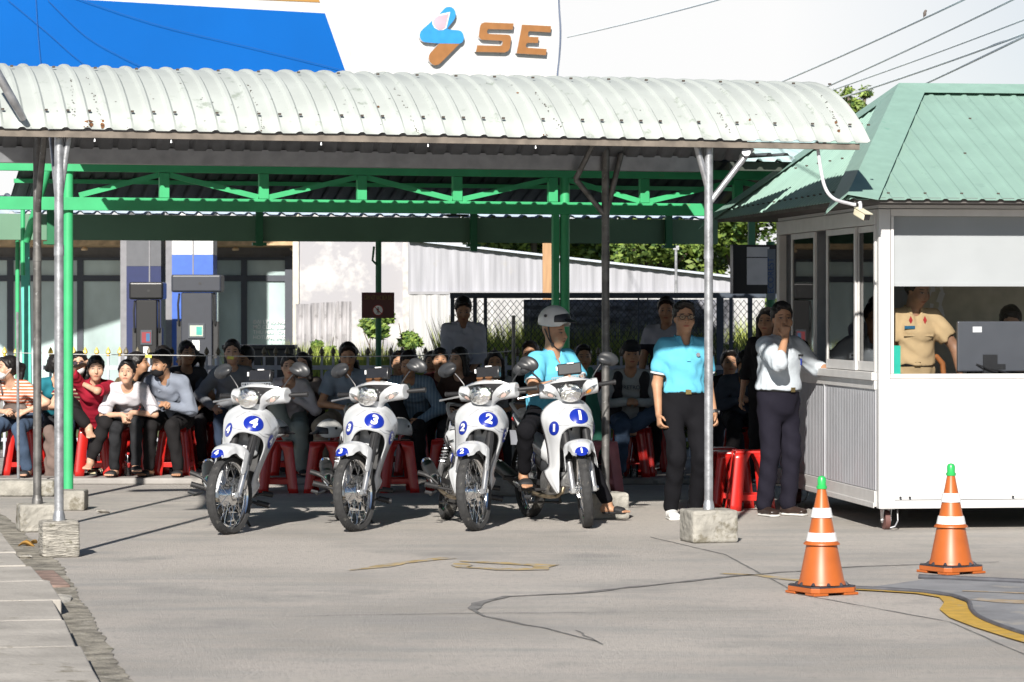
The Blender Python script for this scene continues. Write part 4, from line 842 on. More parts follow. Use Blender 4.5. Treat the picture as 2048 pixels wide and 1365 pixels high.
leafm = mat('dry_leaf', (.45, .25, .06), rough=.8, nz=.3); 
for i, (x, y, lb) in enumerate([(55, 1094, 'curled yellow dry leaf nearest the kerb on the ground'), (64, 1089, 'brown dry leaf right behind the yellow curled leaf'), (48, 1118, 'small grey dry leaf nearer the camera beside the gutter'), (206, 1027, 'small twig scrap on the concrete right of the left footings')]):
    g = G(); g.grid(lambda u, v: V(((u - .5) * .13, (v - .5) * .07 * math.sin(PI * (u * .9 + .05)), .004 + .03 * abs(v - .5) * 2 * math.sin(PI * u) + .012 * math.sin(u * 5 + i))), 8, 4)
    o = g.build('dry_leaf', leafm if i < 2 else stn, None, 'full', mods=(('solid', .0015),)); o.location = GP(x, y); o.rotation_euler = (0, 0, i * 1.3); tag(o, lb, 'leaf')
# raised waiting platform
plat = mat('platform_concrete', (.30, .285, .27), rough=.9, nz=.16, ns=3, bump=.006, bs=40, dirt=((.2, .19, .18), .58, 4))
g = G(); g.box((-9, 27.45, 0), (4.6, 36, .06)); struct('waiting_platform', g, plat, mods=(('bev', .015),))
g = G(); g.add([(-60, 33, .065), (60, 33, .065), (60, 120, .065), (-60, 120, .065)], [(0, 1, 2, 3)]); struct('far_ground', g, mat('grassy_soil', (.10, .12, .04), rough=.95, nz=.3, ns=2, bump=.03, bs=9))
g = G(); g.add([(-60, 42, .07), (-6.2, 42, .07), (-6.2, 90, .07), (-60, 90, .07)], [(0, 1, 2, 3)]); struct('forecourt', g, mat('forecourt_concrete', (.38, .37, .35), rough=.9, nz=.1, ns=1))
# ---------------------------------------------------------------- corrugated roofs
def rib(x, per=.14, h=.022, top=.16, sl=.12):
    f = (x / per) % 1; a = sl; b_ = sl + top; c_ = b_ + sl
    return 0 if f > c_ else (h * f / a if f < a else (h if f < b_ else h * (c_ - f) / sl))
def corr(x0, x1, prof, per=.14, h=.022, sag=0, seed=0):
    """prof(v) -> (y, z, normal_y, normal_z)"""
    g = G(); xs = []; x = math.floor(x0 / per) * per; rr = random.Random(seed)
    while x < x1 + per:
        for f in (0, .12, .28, .40): 
            q = x + f * per
            if x0 - 1e-6 <= q <= x1 + 1e-6: xs.append(q)
        x += per
    n = len(xs); vs = []; m = len(prof)
    for (y, z, ny, nz) in prof:
        for q in xs: hh = rib(q + 1e-6, per, h); vs.append((q, y + ny * hh, z + nz * hh + sag * math.sin(q * 3.1 + seed) + sag * .6 * math.sin(q * 7.7)))
    g.add(vs, [(j * n + i, j * n + i + 1, (j + 1) * n + i + 1, (j + 1) * n + i) for j in range(m - 1) for i in range(n - 1)]); return g
def roofmat(name, col, rust=True, rough=.45, dirtc=(.3, .34, .3)):
    m = mat(name, col, rough=rough, nz=.05, ns=3, spec=.5, dirt=(dirtc, .60, 7)); t = m.node_tree; b = t.nodes['Principled BSDF']; src = [n for n in t.nodes if n.type == 'TEX_COORD'][0].outputs['Object']
    cur = b.inputs['Base Color'].links[0].from_socket
    if rust: cur = nodes_mix(t, noise(t, src, 12, 9, .655, .70, .85, (1, .35, .35)), cur, (.16, .085, .04, 1)); t.links.new(cur, b.inputs['Base Color'])
    return m
# ---------------------------------------------------------------- front canopy
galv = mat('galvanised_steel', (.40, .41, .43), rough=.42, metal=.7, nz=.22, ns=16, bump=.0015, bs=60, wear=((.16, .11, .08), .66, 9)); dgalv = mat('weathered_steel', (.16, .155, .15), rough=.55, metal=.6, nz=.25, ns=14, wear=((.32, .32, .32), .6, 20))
TH = R(16.0); canopy = thing('canopy', 'long barrel roof canopy of white corrugated metal on grey pipe posts above the motorcycles', 'canopy', (-2.94, 19.47, 0), (0, 0, TH))
def arc(y0, y1, z0, rise, n=16, z1=None):
    pr = []; z1 = z0 if z1 is None else z1
    for i in range(n + 1):
        u = i / n; y = y0 + (y1 - y0) * u; z = z0 + (z1 - z0) * u + rise * (1 - (2 * u - 1) ** 2) ** .9; 
        du = .01; f = lambda q: z0 + (z1 - z0) * q + rise * max(0, 1 - (2 * q - 1) ** 2) ** .9
        s_ = (f(min(1, u + du)) - f(max(0, u - du))) / ((y1 - y0) * (min(1, u + du) - max(0, u - du))); l_ = math.hypot(1, s_); pr.append((y, z, -s_ / l_, 1 / l_))
    return pr
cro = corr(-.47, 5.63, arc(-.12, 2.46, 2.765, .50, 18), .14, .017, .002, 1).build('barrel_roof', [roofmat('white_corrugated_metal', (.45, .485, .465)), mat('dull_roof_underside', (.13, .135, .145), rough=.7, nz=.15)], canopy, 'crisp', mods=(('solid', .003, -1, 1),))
g = G(); g.box((-.47, -.10, 2.715), (5.55, -.06, 2.758)); g.box((-.47, 1.1, 3.19), (5.5, 1.16, 3.235)); g.build('purlin', mat('rusty_purlin', (.17, .145, .12), rough=.7, nz=.25), canopy, False)
g = G(); gy = 2.5; g.prism([(-.5, gy - .06, 2.79), (-.5, gy - .05, 2.672), (-.5, gy + .07, 2.672), (-.5, gy + .09, 2.79), (-.5, gy + .085, 2.79), (-.5, gy + .065, 2.678), (-.5, gy - .044, 2.678), (-.5, gy - .054, 2.79)], (5.8, 0, 0)); g.build('gutter', mat('grey_gutter_metal', (.27, .28, .30), rough=.4, metal=.5, nz=.12), canopy, False, fix=True)
screws = []
blockm = mat('footing_concrete', (.33, .315, .28), rough=.95, nz=.22, ns=7, bump=.02, bs=22, dirt=((.17, .155, .12), .55, 5)); rib_m = mat('ribbed_footing_concrete', (.36, .34, .30), rough=.95, nz=.3, ns=12, bump=.03, bs=16, stretch=(1, 1, 6), dirt=((.15, .14, .1), .58, 9))
def cpost(x, y, ztop, m, bw, bh, bm, brace, top=0):
    g = G(); g.tube([(x, y, bh - .03), (x, y, ztop)], .030, 16); g.tube([(x, y, 1.95), (x, y, 2.02)], .033, 16); g.tube([(x, y, bh - .01), (x, y, bh + .03), (x, y, bh + .06)], [.042, .038, .031], 14); 
    p = g.build('post', m, canopy)
    for a, b_ in brace: g = G(); g.tube([a, b_], .022, 12); g.build('brace', m, canopy)
    g = G(); n = 7
    g.box((x - bw[0], y - bw[1], 0), (x + bw[0], y + bw[1], bh)); o = g.build('footing', bm, canopy, False, mods=(('bev', .02, 3),))
    b = bmesh.new(); b.from_mesh(o.data); bmesh.ops.subdivide_edges(b, edges=b.edges, cuts=6, use_grid_fill=True); rr = random.Random(int(x * 10) + 3)
    for v in b.verts: v.co += V((rr.uniform(-1, 1), rr.uniform(-1, 1), rr.uniform(-1, .4))) * .004 * (1 if v.co.z > .01 else 0)
    b.to_mesh(o.data); b.free()
cpost(0, 0, 2.72, galv, (.12, .12), .235, rib_m, [((.0, .02, 2.28), (.06, .0, 2.72)), ((0, .02, 2.28), (0, .5, 2.95))])
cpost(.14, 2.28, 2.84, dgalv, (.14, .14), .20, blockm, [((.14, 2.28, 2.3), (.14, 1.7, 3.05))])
cpost(4.47, 0, 2.72, galv, (.165, .15), .225, blockm, [((4.47, 0, 2.33), (4.78, -.02, 2.72)), ((4.47, 0, 2.42), (4.38, .0, 2.74))])
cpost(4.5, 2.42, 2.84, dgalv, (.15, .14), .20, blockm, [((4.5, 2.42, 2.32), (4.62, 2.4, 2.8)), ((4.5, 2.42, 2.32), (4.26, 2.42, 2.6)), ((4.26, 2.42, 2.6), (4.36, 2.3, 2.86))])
cb = bmesh.new(); cb.from_mesh(cro.data); cb.transform(wm(canopy)); cbv = BVHTree.FromBMesh(cb); cb.free()
def on_roof(px, py, off=.006):
    d = V(((px - 1024) / FPX, 1, (HY - py) / FPX)).normalized(); h_ = cbv.ray_cast(V((0, 0, CAMZ)), d)
    return (h_[0] - d * off) if h_[0] else None
rustm = mat('rust_stain', (.17, .075, .03), rough=.9, nz=.5, ns=30); scuff = mat('grey_scuff', (.12, .11, .10), rough=.9, nz=.3)
rr = random.Random(12); gr_, gs_ = G(), G()
def blot(g, x, y, w, h):
    n = 9; p = [on_roof(x + w * math.cos(2 * PI * i / n) * rr.uniform(.5, 1.1), y + h * math.sin(2 * PI * i / n) * rr.uniform(.5, 1.1)) for i in range(n)]
    if all(q is not None for q in p): g.add(p, [tuple(range(n))])
for a in ((178, 243, 11, 3), (183, 250, 6, 6), (205, 252, 5, 8), (206, 242, 4, 3), (172, 254, 7, 2), (1500, 240, 3, 3), (1672, 245, 4, 4), (1678, 262, 4, 3), (1540, 162, 4, 1.5), (1090, 270, 8, 2), (840, 270, 6, 2), (520, 262, 5, 2), (757, 214, 3, 3), (1035, 186, 3, 2)): blot(gr_, *a)
for (x0, y0, x1, y1) in ((169, 146, 207, 258), (140, 150, 150, 250), (492, 160, 527, 258), (785, 172, 837, 268), (1050, 168, 1130, 268), (1436, 225, 1460, 268), (1640, 190, 1680, 262)):
    for k in range(22): u = rr.random(); x = x0 + (x1 - x0) * u ** .8; y = y0 + (y1 - y0) * u; blot(gs_, x + rr.uniform(-3, 3), y, rr.uniform(.6, 2.2), rr.uniform(.4, 1.6))
for k in range(60): blot(gs_, rr.uniform(10, 1660), rr.uniform(165, 262), rr.uniform(.6, 3), rr.uniform(.3, .7))
gr_.build('rust_stains', rustm, canopy, False, world=True)['kind'] = 'stuff'; gs_.build('roof_scuffs', scuff, canopy, False, world=True)['kind'] = 'stuff'
g = G(); g.tube([(4.72, -.07, 2.69), (4.76, .1, 2.66)], .03, 14); g.build('end_pipe', galv, canopy)
sg = G()
for i in range(44):
    x = -.4 + i * .14 + .038
    if i % 2 == 0 or rnd.random() < .3: 
        y = -.0; z = 2.765 + .5 * (1 - (2 * (y + .12) / 2.58 - 1) ** 2) ** .9; sg.cbox((x, y, z + .026), (.018, .018, .012))
    if i % 2 == 1: y = .72; z = 2.765 + .5 * (1 - (2 * (y + .12) / 2.58 - 1) ** 2) ** .9; sg.cbox((x, y, z + .024), (.018, .018, .012))
sg.build('roof_screws', mat('rusty_screw', (.07, .055, .045), rough=.8), cro, False)
g = G()
for x in (.22, .72, 1.72, 2.45, 3.2): g.tube([(x, -.085, 2.715), (x, -.085, 2.69)], [.004, .008], 6)
g.build('hanging_bolts', galv, canopy)
g = G(); g.tube([P(-40, 85, 19.1), P(28, 205, 19.15), P(47, 238, 19.25)], [.028, .028, .022], 12); tag(g.build('metal_pipe', galv, None), 'grey metal pipe slanting down across the left end of the white canopy roof', 'pipe')
# ---------------------------------------------------------------- green shed behind
grn = mat('green_steel_paint', (.045, .40, .16), rough=.5, nz=.08, ns=5, wear=((.16, .30, .14), .66, 12)); dgrn = mat('dark_green_panel', (.13, .25, .17), rough=.75, nz=.1, ns=1.5)
shed = thing('open_shed', 'open green steel shed with a lattice truss above the waiting people', 'shed', (-3.73, 25.26, 0), (0, 0, TH))
def shx(px, y=0):
    c, s_ = math.cos(TH), math.sin(TH); d = (px - 1024) / FPX; ox = -3.73 - s_ * y; oy = 25.26 + c * y
    return (d * oy - ox) / (c - d * s_)
vx = [shx(p) for p in (328, 527, 723, 914, 1105, 1288, 1475, 1665)]
g = G(); g.box((-.9, -.025, 2.765), (7.2, .025, 2.85)); g.build('top_chord', grn, shed, False, mods=(('bev', .004),))
g = G(); g.box((-.9, -.027, 2.438), (7.2, .027, 2.548)); g.build('bottom_chord', grn, shed, False, mods=(('bev', .004),))
for x in vx: g = G(); g.box((x - .042, -.03, 2.55), (x + .042, .03, 2.762)); g.build('truss_upright', grn, shed, False, mods=(('bev', .003),))
px_ = [0.04] + vx
for i in range(len(px_) - 1):
    lo = (i % 2 == 0) if i < 5 else (i % 2 == 1)
    a, b_ = px_[i], px_[i + 1]; x0, x1 = a + .045, b_ - .045
    if i == 5: x0 = 4.40; 
    za, zb = (2.565, 2.745) if lo else (2.745, 2.565)
    if i == 5: za, zb = 2.745, 2.565
    if i == 6: za, zb = 2.565, 2.745
    if i == 7: za, zb = 2.745, 2.565
    g = G(); g.bar((x0, 0, za), (x1, 0, zb), .03, .045); g.build('truss_diagonal', grn, shed, False)
def spost(x, y, r, z1, m=None, base=True, z0=.0):
    g = G(); g.tube([(x, y, z0), (x, y, z1)], r, 18)
    if base: g.lathe([(.115, .0), (.115, .012), (r + .012, .03), (r, .05)], 20, M.Translation(V((x, y, z0))))
    return g.build('post', m or grn, shed)
spost(0, .05, .043, 2.9); spost(4.37, .02, .043, 2.9); g = G(); g.box((4.26, .0, 0), (4.315, .06, 2.47)); g.build('post', grn, shed, False); spost(7.0, 0, .043, 2.9)
g = G(); g.tube([(.13 - .38, .9, 2.2), (-.1, .5, 2.85)], .035, 10); g.tube([(-.28, .9, 1.9), (-.28, .9, 2.5)], .02, 8); g.build('hanging_tube', grn, shed)
# roof: unseen link sheet added to shade the crowd, then the pitched roof
rfm = roofmat('pale_blue_green_metal', (.34, .46, .47), rust=False); drm = mat('shaded_shed_roof', (.05, .058, .065), rough=.6, nz=.15)  # dark sheet colour carries the deep shade under the shed roof
corr(-.02, 5.25, [(-3.2, 2.815, 0, 1), (-.60, 2.885, 0, 1)], .14, .02).build('shade_link_roof', drm, shed, True, mods=(('solid', .003),))
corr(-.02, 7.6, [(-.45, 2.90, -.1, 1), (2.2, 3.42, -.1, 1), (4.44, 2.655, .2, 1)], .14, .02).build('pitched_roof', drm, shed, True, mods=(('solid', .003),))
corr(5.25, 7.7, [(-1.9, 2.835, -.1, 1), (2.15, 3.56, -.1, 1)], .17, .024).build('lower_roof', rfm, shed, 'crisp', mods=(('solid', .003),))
g = G(); g.box((5.25, -1.8, 2.76), (7.6, -1.76, 2.832)); g.build('eave_beam', mat('dark_eave', (.05, .06, .05), rough=.8), shed, False)
g = G()
for y in (.9, 1.9, 2.9, 3.8): z = 2.93 + y * .13 if y < 2.2 else 3.36 - (y - 2.2) * .31; g.box((-.02, y, z - .04), (7.4, y + .04, z))
g.build('purlin', grn, shed, False)
for px in (100, 517, 945, 1335, 1500):
    x = shx(px, 4.42); g = G(); g.box((x - .035, 4.36, 2.24 if px != 945 else 2.2), (x + .035, 4.40, 2.62)); g.cbox((x, 4.38, 2.26), (.14, .06, .03)); g.build('hanger', mat('dark_green_steel', (.02, .16, .07), rough=.5), shed, False)
x = shx(913, 4.3); g = G(); g.cbox((x, 4.3, 2.565), (.24, .1, .02)); g.cbox((x - .03, 4.3, 2.60), (.05, .05, .08)); g.build('junction_plate', blkp, shed, False)
g = G(); g.box((-3.0, 4.42, 2.29), (7.4, 4.46, 2.545)); g.build('rear_panel', dgrn, shed, False)
corr(-3.0, 7.4, [(4.47, 2.55, 0, 1), (6.4, 2.80, 0, 1)], .17, .024).build('rear_awning', roofmat('pale_awning_metal', (.34, .41, .50), rust=False), shed, 'crisp', mods=(('solid', .003),))
for px, w, c_ in ((35, .022, grn),):
    o = spost(shx(px, 4.9), 4.9, w, 2.5, c_, True)
spost(shx(757, 4.3), 4.3, .030, 2.3, mat('dark_green_steel', (0, 0, 0)), False); spost(shx(1541, 3.6), 3.6, .045, 2.3, mat('dark_green_steel', (0, 0, 0)), False)
x = shx(748, 4.3); g = G(); g.tube([(x, 4.3, 2.24), (x - .02, 4.28, 2.1), (x + .03, 4.28, 2.05)], .012, 8); g.build('hook', mat('dark_green_steel', (0, 0, 0)), shed)
teal = mat('teal_paint', (.10, .52, .42), rough=.6, nz=.1, wear=((.4, .5, .45), .68, 9))
g = G(); g.box((-.045, -.02, 0), (.045, .02, 2.35)); o = g.build('teal_board', teal, None, False, mods=(('bev', .004),)); o.location = (P(57, 620, 30.3).x, 30.3, .06); o.rotation_euler = (0, R(-.9), 0); tag(o, 'tall narrow turquoise board standing behind the leftmost seated woman', 'board')
# red no-littering sign
D = 30.35; sg_ = thing('warning_sign', 'dark red no littering sign with yellow capitals fixed to the green post', 'sign', P(756, 611, D), (0, 0, R(3)))
g = G(); g.box((-.165, -.01, -.13), (.165, 0, .13)); g.build('board', mat('sign_red', (.09, .012, .014), rough=.5), sg_, False)
def txt(s, size, par, loc, m, rot=(R(90), 0, 0), bold=0, name='lettering', ext=.0005, align='CENTER', sc_=(1, 1, 1), world=False):
    me = text_mesh(s, size, bold, ext, align); me.transform(M.LocRotScale(V(loc), Euler(rot), V(sc_))); return link(name, me, m, par, False, world)
txt('CẤM VỨT RÁC BỪA BÃI', .030, sg_, (0, -.012, .075), mat('sign_yellow', (.26, .2, .04)), sc_=(.88, 2, 1))
g = G(); g.lathe([(.055, 0), (.055, .002)], 32, axis_X((0, -.012, -.05), (0, -1, 0))); k = g.build('roundel', whitev, sg_); g = G(); g.lathe([(.055, 0), (.055, .004), (.047, .004), (.047, 0)], 32, axis_X((0, -.013, -.05), (0, -1, 0)), closed=True); g.bar((-.036, -.016, -.014), (.036, -.016, -.086), .008, .003, up=(0, 1, 0)); g.build('ring', redv, k)
g = G(); g.tube([(0, -.015, -.022), (0, -.015, -.028)], .008, 8); g.bar((0, -.015, -.032), (0, -.015, -.058), .016, .003, up=(0, 1, 0)); g.bar((-.003, -.015, -.058), (-.012, -.015, -.085), .006, .003, up=(0, 1, 0)); g.bar((.003, -.015, -.058), (.01, -.015, -.085), .006, .003, up=(0, 1, 0)); g.bar((0, -.015, -.038), (-.02, -.015, -.05), .005, .003, up=(0, 1, 0)); g.build('walking_figure', blkp, k, False)
# ---------------------------------------------------------------- fences
wpf = mat('fence_paint', (.42, .44, .50), rough=.5, nz=.08); gold = mat('gold_paint', (.75, .52, .08), rough=.35, metal=.3, nz=.1)
FD = 31.0
def spear_fence(x0, x1, label):
    a, b_ = P(x0, 700, FD).x, P(x1, 700, FD).x; f = thing('spear_fence', label, 'fence', ((a + b_) / 2, FD, .06)); c = (a + b_) / 2
    g = G(); g.box((a - c, -.012, .92), (b_ - c, .018, .965)); g.box((a - c, -.012, .18), (b_ - c, .018, .215)); g.build('rail', wpf, f, False)
    x = a; n = 0
    g = G(); h = G()
    while x < b_:
        q = x - c; g.box((q - .0125, -.015, .02), (q + .0125, .01, 1.06)); h.lathe([(.014, 1.06), (.02, 1.068), (.012, 1.08), (.027, 1.095), (.022, 1.12), (.0, 1.16)], 6, M.Translation(V((q, 0, 0)))); x += .119; n += 1
    o = g.build('pickets', wpf, f, False); o['kind'] = 'stuff'; o = h.build('spear_tips', gold if x0 < 0 else mat('shaded_gold_paint', (.12, .10, .06), rough=.5), f, False); o['kind'] = 'stuff'  # shade on the long fence tips is put into a darker gold
spear_fence(-60, 245, 'sunlit white picket fence with gold spear tips behind the women on the left')
spear_fence(252, 1560, 'long picket fence with spear tips in the shade behind the waiting crowd')
cl = thing('chain_link_fence', 'tall dark framed chain link fence standing behind the right half of the crowd', 'fence', (0, 33.2, 0)); CD = 33.2
def cx(px): return P(px, 0, CD).x
frm = mat('blue_grey_frame', (.035, .05, .075), rough=.5, nz=.1)
ztop = CAMZ + (HY - 586) * CD / FPX; zt2 = CAMZ + (HY - 597) * CD / FPX
g = G(); g.box((cx(900), -.03, zt2), (cx(1580), .03, ztop)); g.build('top_rail', frm, cl, False)
for px, w in ((905, 8), (950, 8), (971, 7), (1062, 2), (1277, 3), (1295, 2), (1440, 14), (1462, 7), (1500, 9), (1545, 8)):
    g = G(); hw = w / 2 * CD / FPX; g.box((cx(px) - hw, -.02, 0), (cx(px) + hw, .02, zt2)); g.build('upright', frm, cl, False)
g = G(); x0, x1 = cx(905), cx(1560); st = .068; H_ = zt2 - .02; r = .0042
n = int((x1 - x0 + H_) / st) + 2
for i in range(n):
    for sgn in (1, -1):
        a = x0 - (H_ if sgn > 0 else 0) + i * st
        # line x = a + sgn*t*0.82 , z = t
        if sgn > 0: za, zb = max(0, (x0 - a) / .82), min(H_, (x1 - a) / .82); pa, pb = (a + .82 * za, .02, za), (a + .82 * zb, .02, zb)
        else: za, zb = max(0, (a - x1) / .82), min(H_, (a - x0) / .82); pa, pb = (a - .82 * za, .026, za), (a - .82 * zb, .026, zb)
        if zb - za > .02: g.tube([pa, pb], r, 4, False)
g.build('wire_mesh', mat('fence_wire', (.05, .055, .06), rough=.5, metal=.4, nz=.1), cl, False)
g = G()
def tarp(u, v):
    x = cx(1048) + (cx(1482) - cx(1048)) * u; drop = .10 + .30 * (.5 + .5 * math.sin(u * 3.2 - .2)) + .1 * u; zb = .75 - .35 * math.sin(u * PI) + .12 * math.sin(u * 9)
    return V((x, .12 + .05 * math.sin(u * 40 + v * 2) * (.3 + v) + .03 * math.sin(u * 91 + v * 6), zt2 - .01 - (zt2 - zb) * v))
g.grid(tarp, 130, 16); o = g.build('shade_net', mat('black_shade_net', (.16, .165, .19), rough=.7, nz=.5, ns=4, stretch=(1, 1, 6), bump=.01, bs=20, wear=((.26, .265, .29), .55, 6)), None, 'full', mods=(('solid', .003),)); o.location = (0, CD + .9, 0); tag(o, 'crumpled black shade net hanging behind the chain link fence', 'net')
# ---------------------------------------------------------------- grass, bushes, trees
gmat = mat('tall_grass', (.36, .42, .10), rough=.75, nz=.5, ns=1.4, spec=.2)
def grass(name, n, x0, x1, y0, y1, h0, h1, seed, hf=None):
    rr = random.Random(seed); g = G()
    for _ in range(n):
        y = rr.uniform(y0, y1); x = rr.uniform(x0, x1); h = rr.uniform(h0, h1) * (hf(x) if hf else 1) * (.92 + .06 * math.sin(x * 2.1 + y * 3) + .05 * math.sin(x * 7)); a = rr.uniform(0, PI); w = rr.uniform(.006, .016); dx, dy = math.cos(a) * w, math.sin(a) * w; lx, ly = rr.uniform(-.25, .25) * h, rr.uniform(-.25, .25) * h
        g.add([(x - dx, y - dy, .06), (x + dx, y + dy, .06), (x + lx * .4 + dx * .8, y + ly * .4 + dy * .8, .06 + h * .6), (x + lx * .4 - dx * .8, y + ly * .4 - dy * .8, .06 + h * .6), (x + lx, y + ly, .06 + h)], [(0, 1, 2, 3), (3, 2, 4)])
    o = g.build(name, gmat, None, False); o['kind'] = 'stuff'; tag(o, 'tall yellow green grass growing behind the fence', 'grass'); return o
grass('grass', 46000, -3.1, 4.4, 33.45, 36.5, .95, 1.50, 3, lambda x: (.80 if x < -.7 else 1))
def leafball(g, c, r, n, ls, rr, flat=.75):
    for _ in range(n):
        d = V((rr.gauss(0, 1), rr.gauss(0, 1), rr.gauss(0, 1))).normalized(); p = V(c) + V((d.x * r, d.y * r, d.z * r * flat)) * rr.uniform(.35, 1.05) ** .6
        s_ = ls * rr.uniform(.6, 1.3); a = V((rr.gauss(0, 1), rr.gauss(0, 1), rr.gauss(0, .6))).normalized() * s_; b_ = a.cross(d); b_ = (b_.normalized() if b_.length > .01 else V((0, 0, 1))) * s_ * .45
        g.cur = rr.choice((0, 0, 1, 1, 2)); g.add([p - a, p + b_, p + a, p - b_], [(0, 1, 2, 3)])
    g.cur = 0
LM = [mat('leaf_bright', (.22, .31, .06), rough=.6, nz=.3, ns=2), mat('leaf_mid', (.13, .21, .045), rough=.6, nz=.3, ns=2), mat('leaf_dark', (.04, .09, .02), rough=.6, nz=.3, ns=2)]
barkm = mat('tree_bark', (.16, .13, .10), rough=.9, nz=.3, bump=.02, bs=20)
def tree(name, label, loc, h, cr_, seed, n=9, per=420, ls=.11, cat='tree', group=None, trunk=True, zlo=.35):
    rr = random.Random(seed); t_ = thing(name, label, cat, loc, (0, 0, 0), group); g = G(); tp = V((rr.uniform(-.2, .2), 0, h * .7)); g.tube([(0, 0, 0), tp * .5 + V((.05, 0, 0)), tp], [.045 * h * .6, .035 * h * .6, .015 * h], 8); cs = []
    for i in range(n):
        a = rr.uniform(0, 2 * PI); q = rr.uniform(.2, 1); c_ = V((math.cos(a) * cr_ * q, math.sin(a) * cr_ * q * .8, h * rr.uniform(zlo, .92))); cs.append(c_); st_ = tp * rr.uniform(.35, .9); g.tube([st_, st_.lerp(c_, .6) + V((0, 0, .1)), c_], [.02 * h * .5, .012 * h * .5, .004 * h], 6)
    g.build('trunk', barkm, t_); g = G()
    for c_ in cs: leafball(g, c_, cr_ * rr.uniform(.32, .55), per, ls * .8, rr)
    g.build('crown', LM, t_, False); return t_
lab = ['dense leafy tree behind the metal shed beside the large green column', 'broad yellow green tree filling the gap right of the big green column', 'dark leafy tree behind the shed between the two canopy posts', 'bright leafy tree behind the low end of the metal shed', 'dark tree partly hidden behind the hanging screen on the right']
for i, px in enumerate((1050, 1170, 1280, 1390, 1490)):
    D = 56 + (i % 2) * 3; tree('tree', lab[i], (P(px, 0, D).x, D, 0), 4.3 + (i % 2) * .6, 1.25, 20 + i, 16, 620, .10, group='trees behind the metal shed', zlo=.3)
tree('tree', 'thin crowned treetop rising between the white canopy and the booth roof', (P(1703, 0, 62).x, 62, 0), 6.75, .40, 44, 14, 90, .07, zlo=.84)
def bush(label, px, py, D, r, seed, n=5, name='bush'):
    rr = random.Random(seed); c = P(px, py, D); t_ = thing(name, label, 'bush', (c.x, D, .06)); g = G()
    for i in range(n): g.tube([(0, 0, 0), (rr.uniform(-r, r) * .6, rr.uniform(-r, r) * .4, (c.z - .06) * .7), (rr.uniform(-r, r), rr.uniform(-r, r) * .5, c.z + rr.uniform(-.2, .2))], [.018, .012, .005], 5)
    g.build('stem', barkm, t_); g = G()
    for i in range(n + 3): leafball(g, (rr.uniform(-r, r), rr.uniform(-r, r) * .5, c.z - .06 + rr.uniform(-r * .9, r * .6)), r * .5, 130, .05, rr)
    g.build('foliage', LM, t_, False)
bush('leafy bush against the stained white wall behind the red sign', 748, 655, 38.5, .20, 4, 4)
bush('small green bush at the right foot of the stained wall', 812, 682, 39, .16, 5, 4); bush('low ragged bush in front of the grey metal sheets', 655, 700, 39.5, .15, 6, 3)
# ---------------------------------------------------------------- buildings behind
whm = mat('stained_plaster', (.52, .51, .51), rough=.9, nz=.06, ns=1.5, dirt=((.36, .355, .38), .44, 1.3), wear=((.53, .52, .53), .56, .8)); D = 46
def bx(px, D): return P(px, 0, D).x
def bz(py, D): return P(0, py, D).z
pw = thing('plaster_building', 'white plastered building with grey damp stains behind the red sign', 'building', (bx(700, D), D, 0)); X0_ = bx(700, D)
g = G(); g.box((bx(592, D) - X0_, 0, 0), (bx(822, D) - X0_, 5, 3.5)); g.build('wall', whm, pw, False); g = G(); g.box((bx(586, D) - X0_, -.06, 0), (bx(598, D) - X0_, .0, 3.4)); g.build('corner_pilaster', mat('cream_plaster', (.62, .58, .5), rough=.9, nz=.1), pw, False)
g = G(); g.box((bx(806, D) - X0_, -.08, 0), (bx(820, D) - X0_, 0, 3.5)); g.build('corner_pilaster', mat('grimy_plaster', (.55, .53, .52), rough=.9, nz=.2), pw, False)
for i, (a, b_, y0) in enumerate(((592, 621, 617), (622, 638, 615), (641, 668, 614), (670, 702, 612))):
    D2 = 42.5; x0, x1 = bx(a, D2), bx(b_, D2); g = G(); per = .1; xs = [x0 + (x1 - x0) * j / 24 for j in range(25)]; z1 = bz(y0, D2)
    for s_, e_ in zip(xs, xs[1:]): g.add([(s_ - x0, .02 * math.sin(s_ * 60), 0), (e_ - x0, .02 * math.sin(e_ * 60), 0), (e_ - x0, .02 * math.sin(e_ * 60), z1 + .02 * (e_ - x0)), (s_ - x0, .02 * math.sin(s_ * 60), z1 + .02 * (s_ - x0))], [(0, 1, 2, 3)])
    o = g.build('metal_sheet', mat('weathered_sheet_metal', (.40, .39, .40), rough=.6, metal=.2, nz=.3, ns=5, stretch=(4, 1, .4), dirt=((.2, .19, .19), .55, 3)), None, 'full', mods=(('solid', .01),)); o.location = (x0, D2 + .05 * i, .06); tag(o, ['leftmost grey corrugated sheet standing beside the shop front', 'narrow dark corrugated sheet, second from the shop front', 'streaky corrugated sheet, third from the shop front', 'rightmost grey corrugated sheet next to the bushes'][i], 'metal sheet', 'grey metal sheets against the white wall')
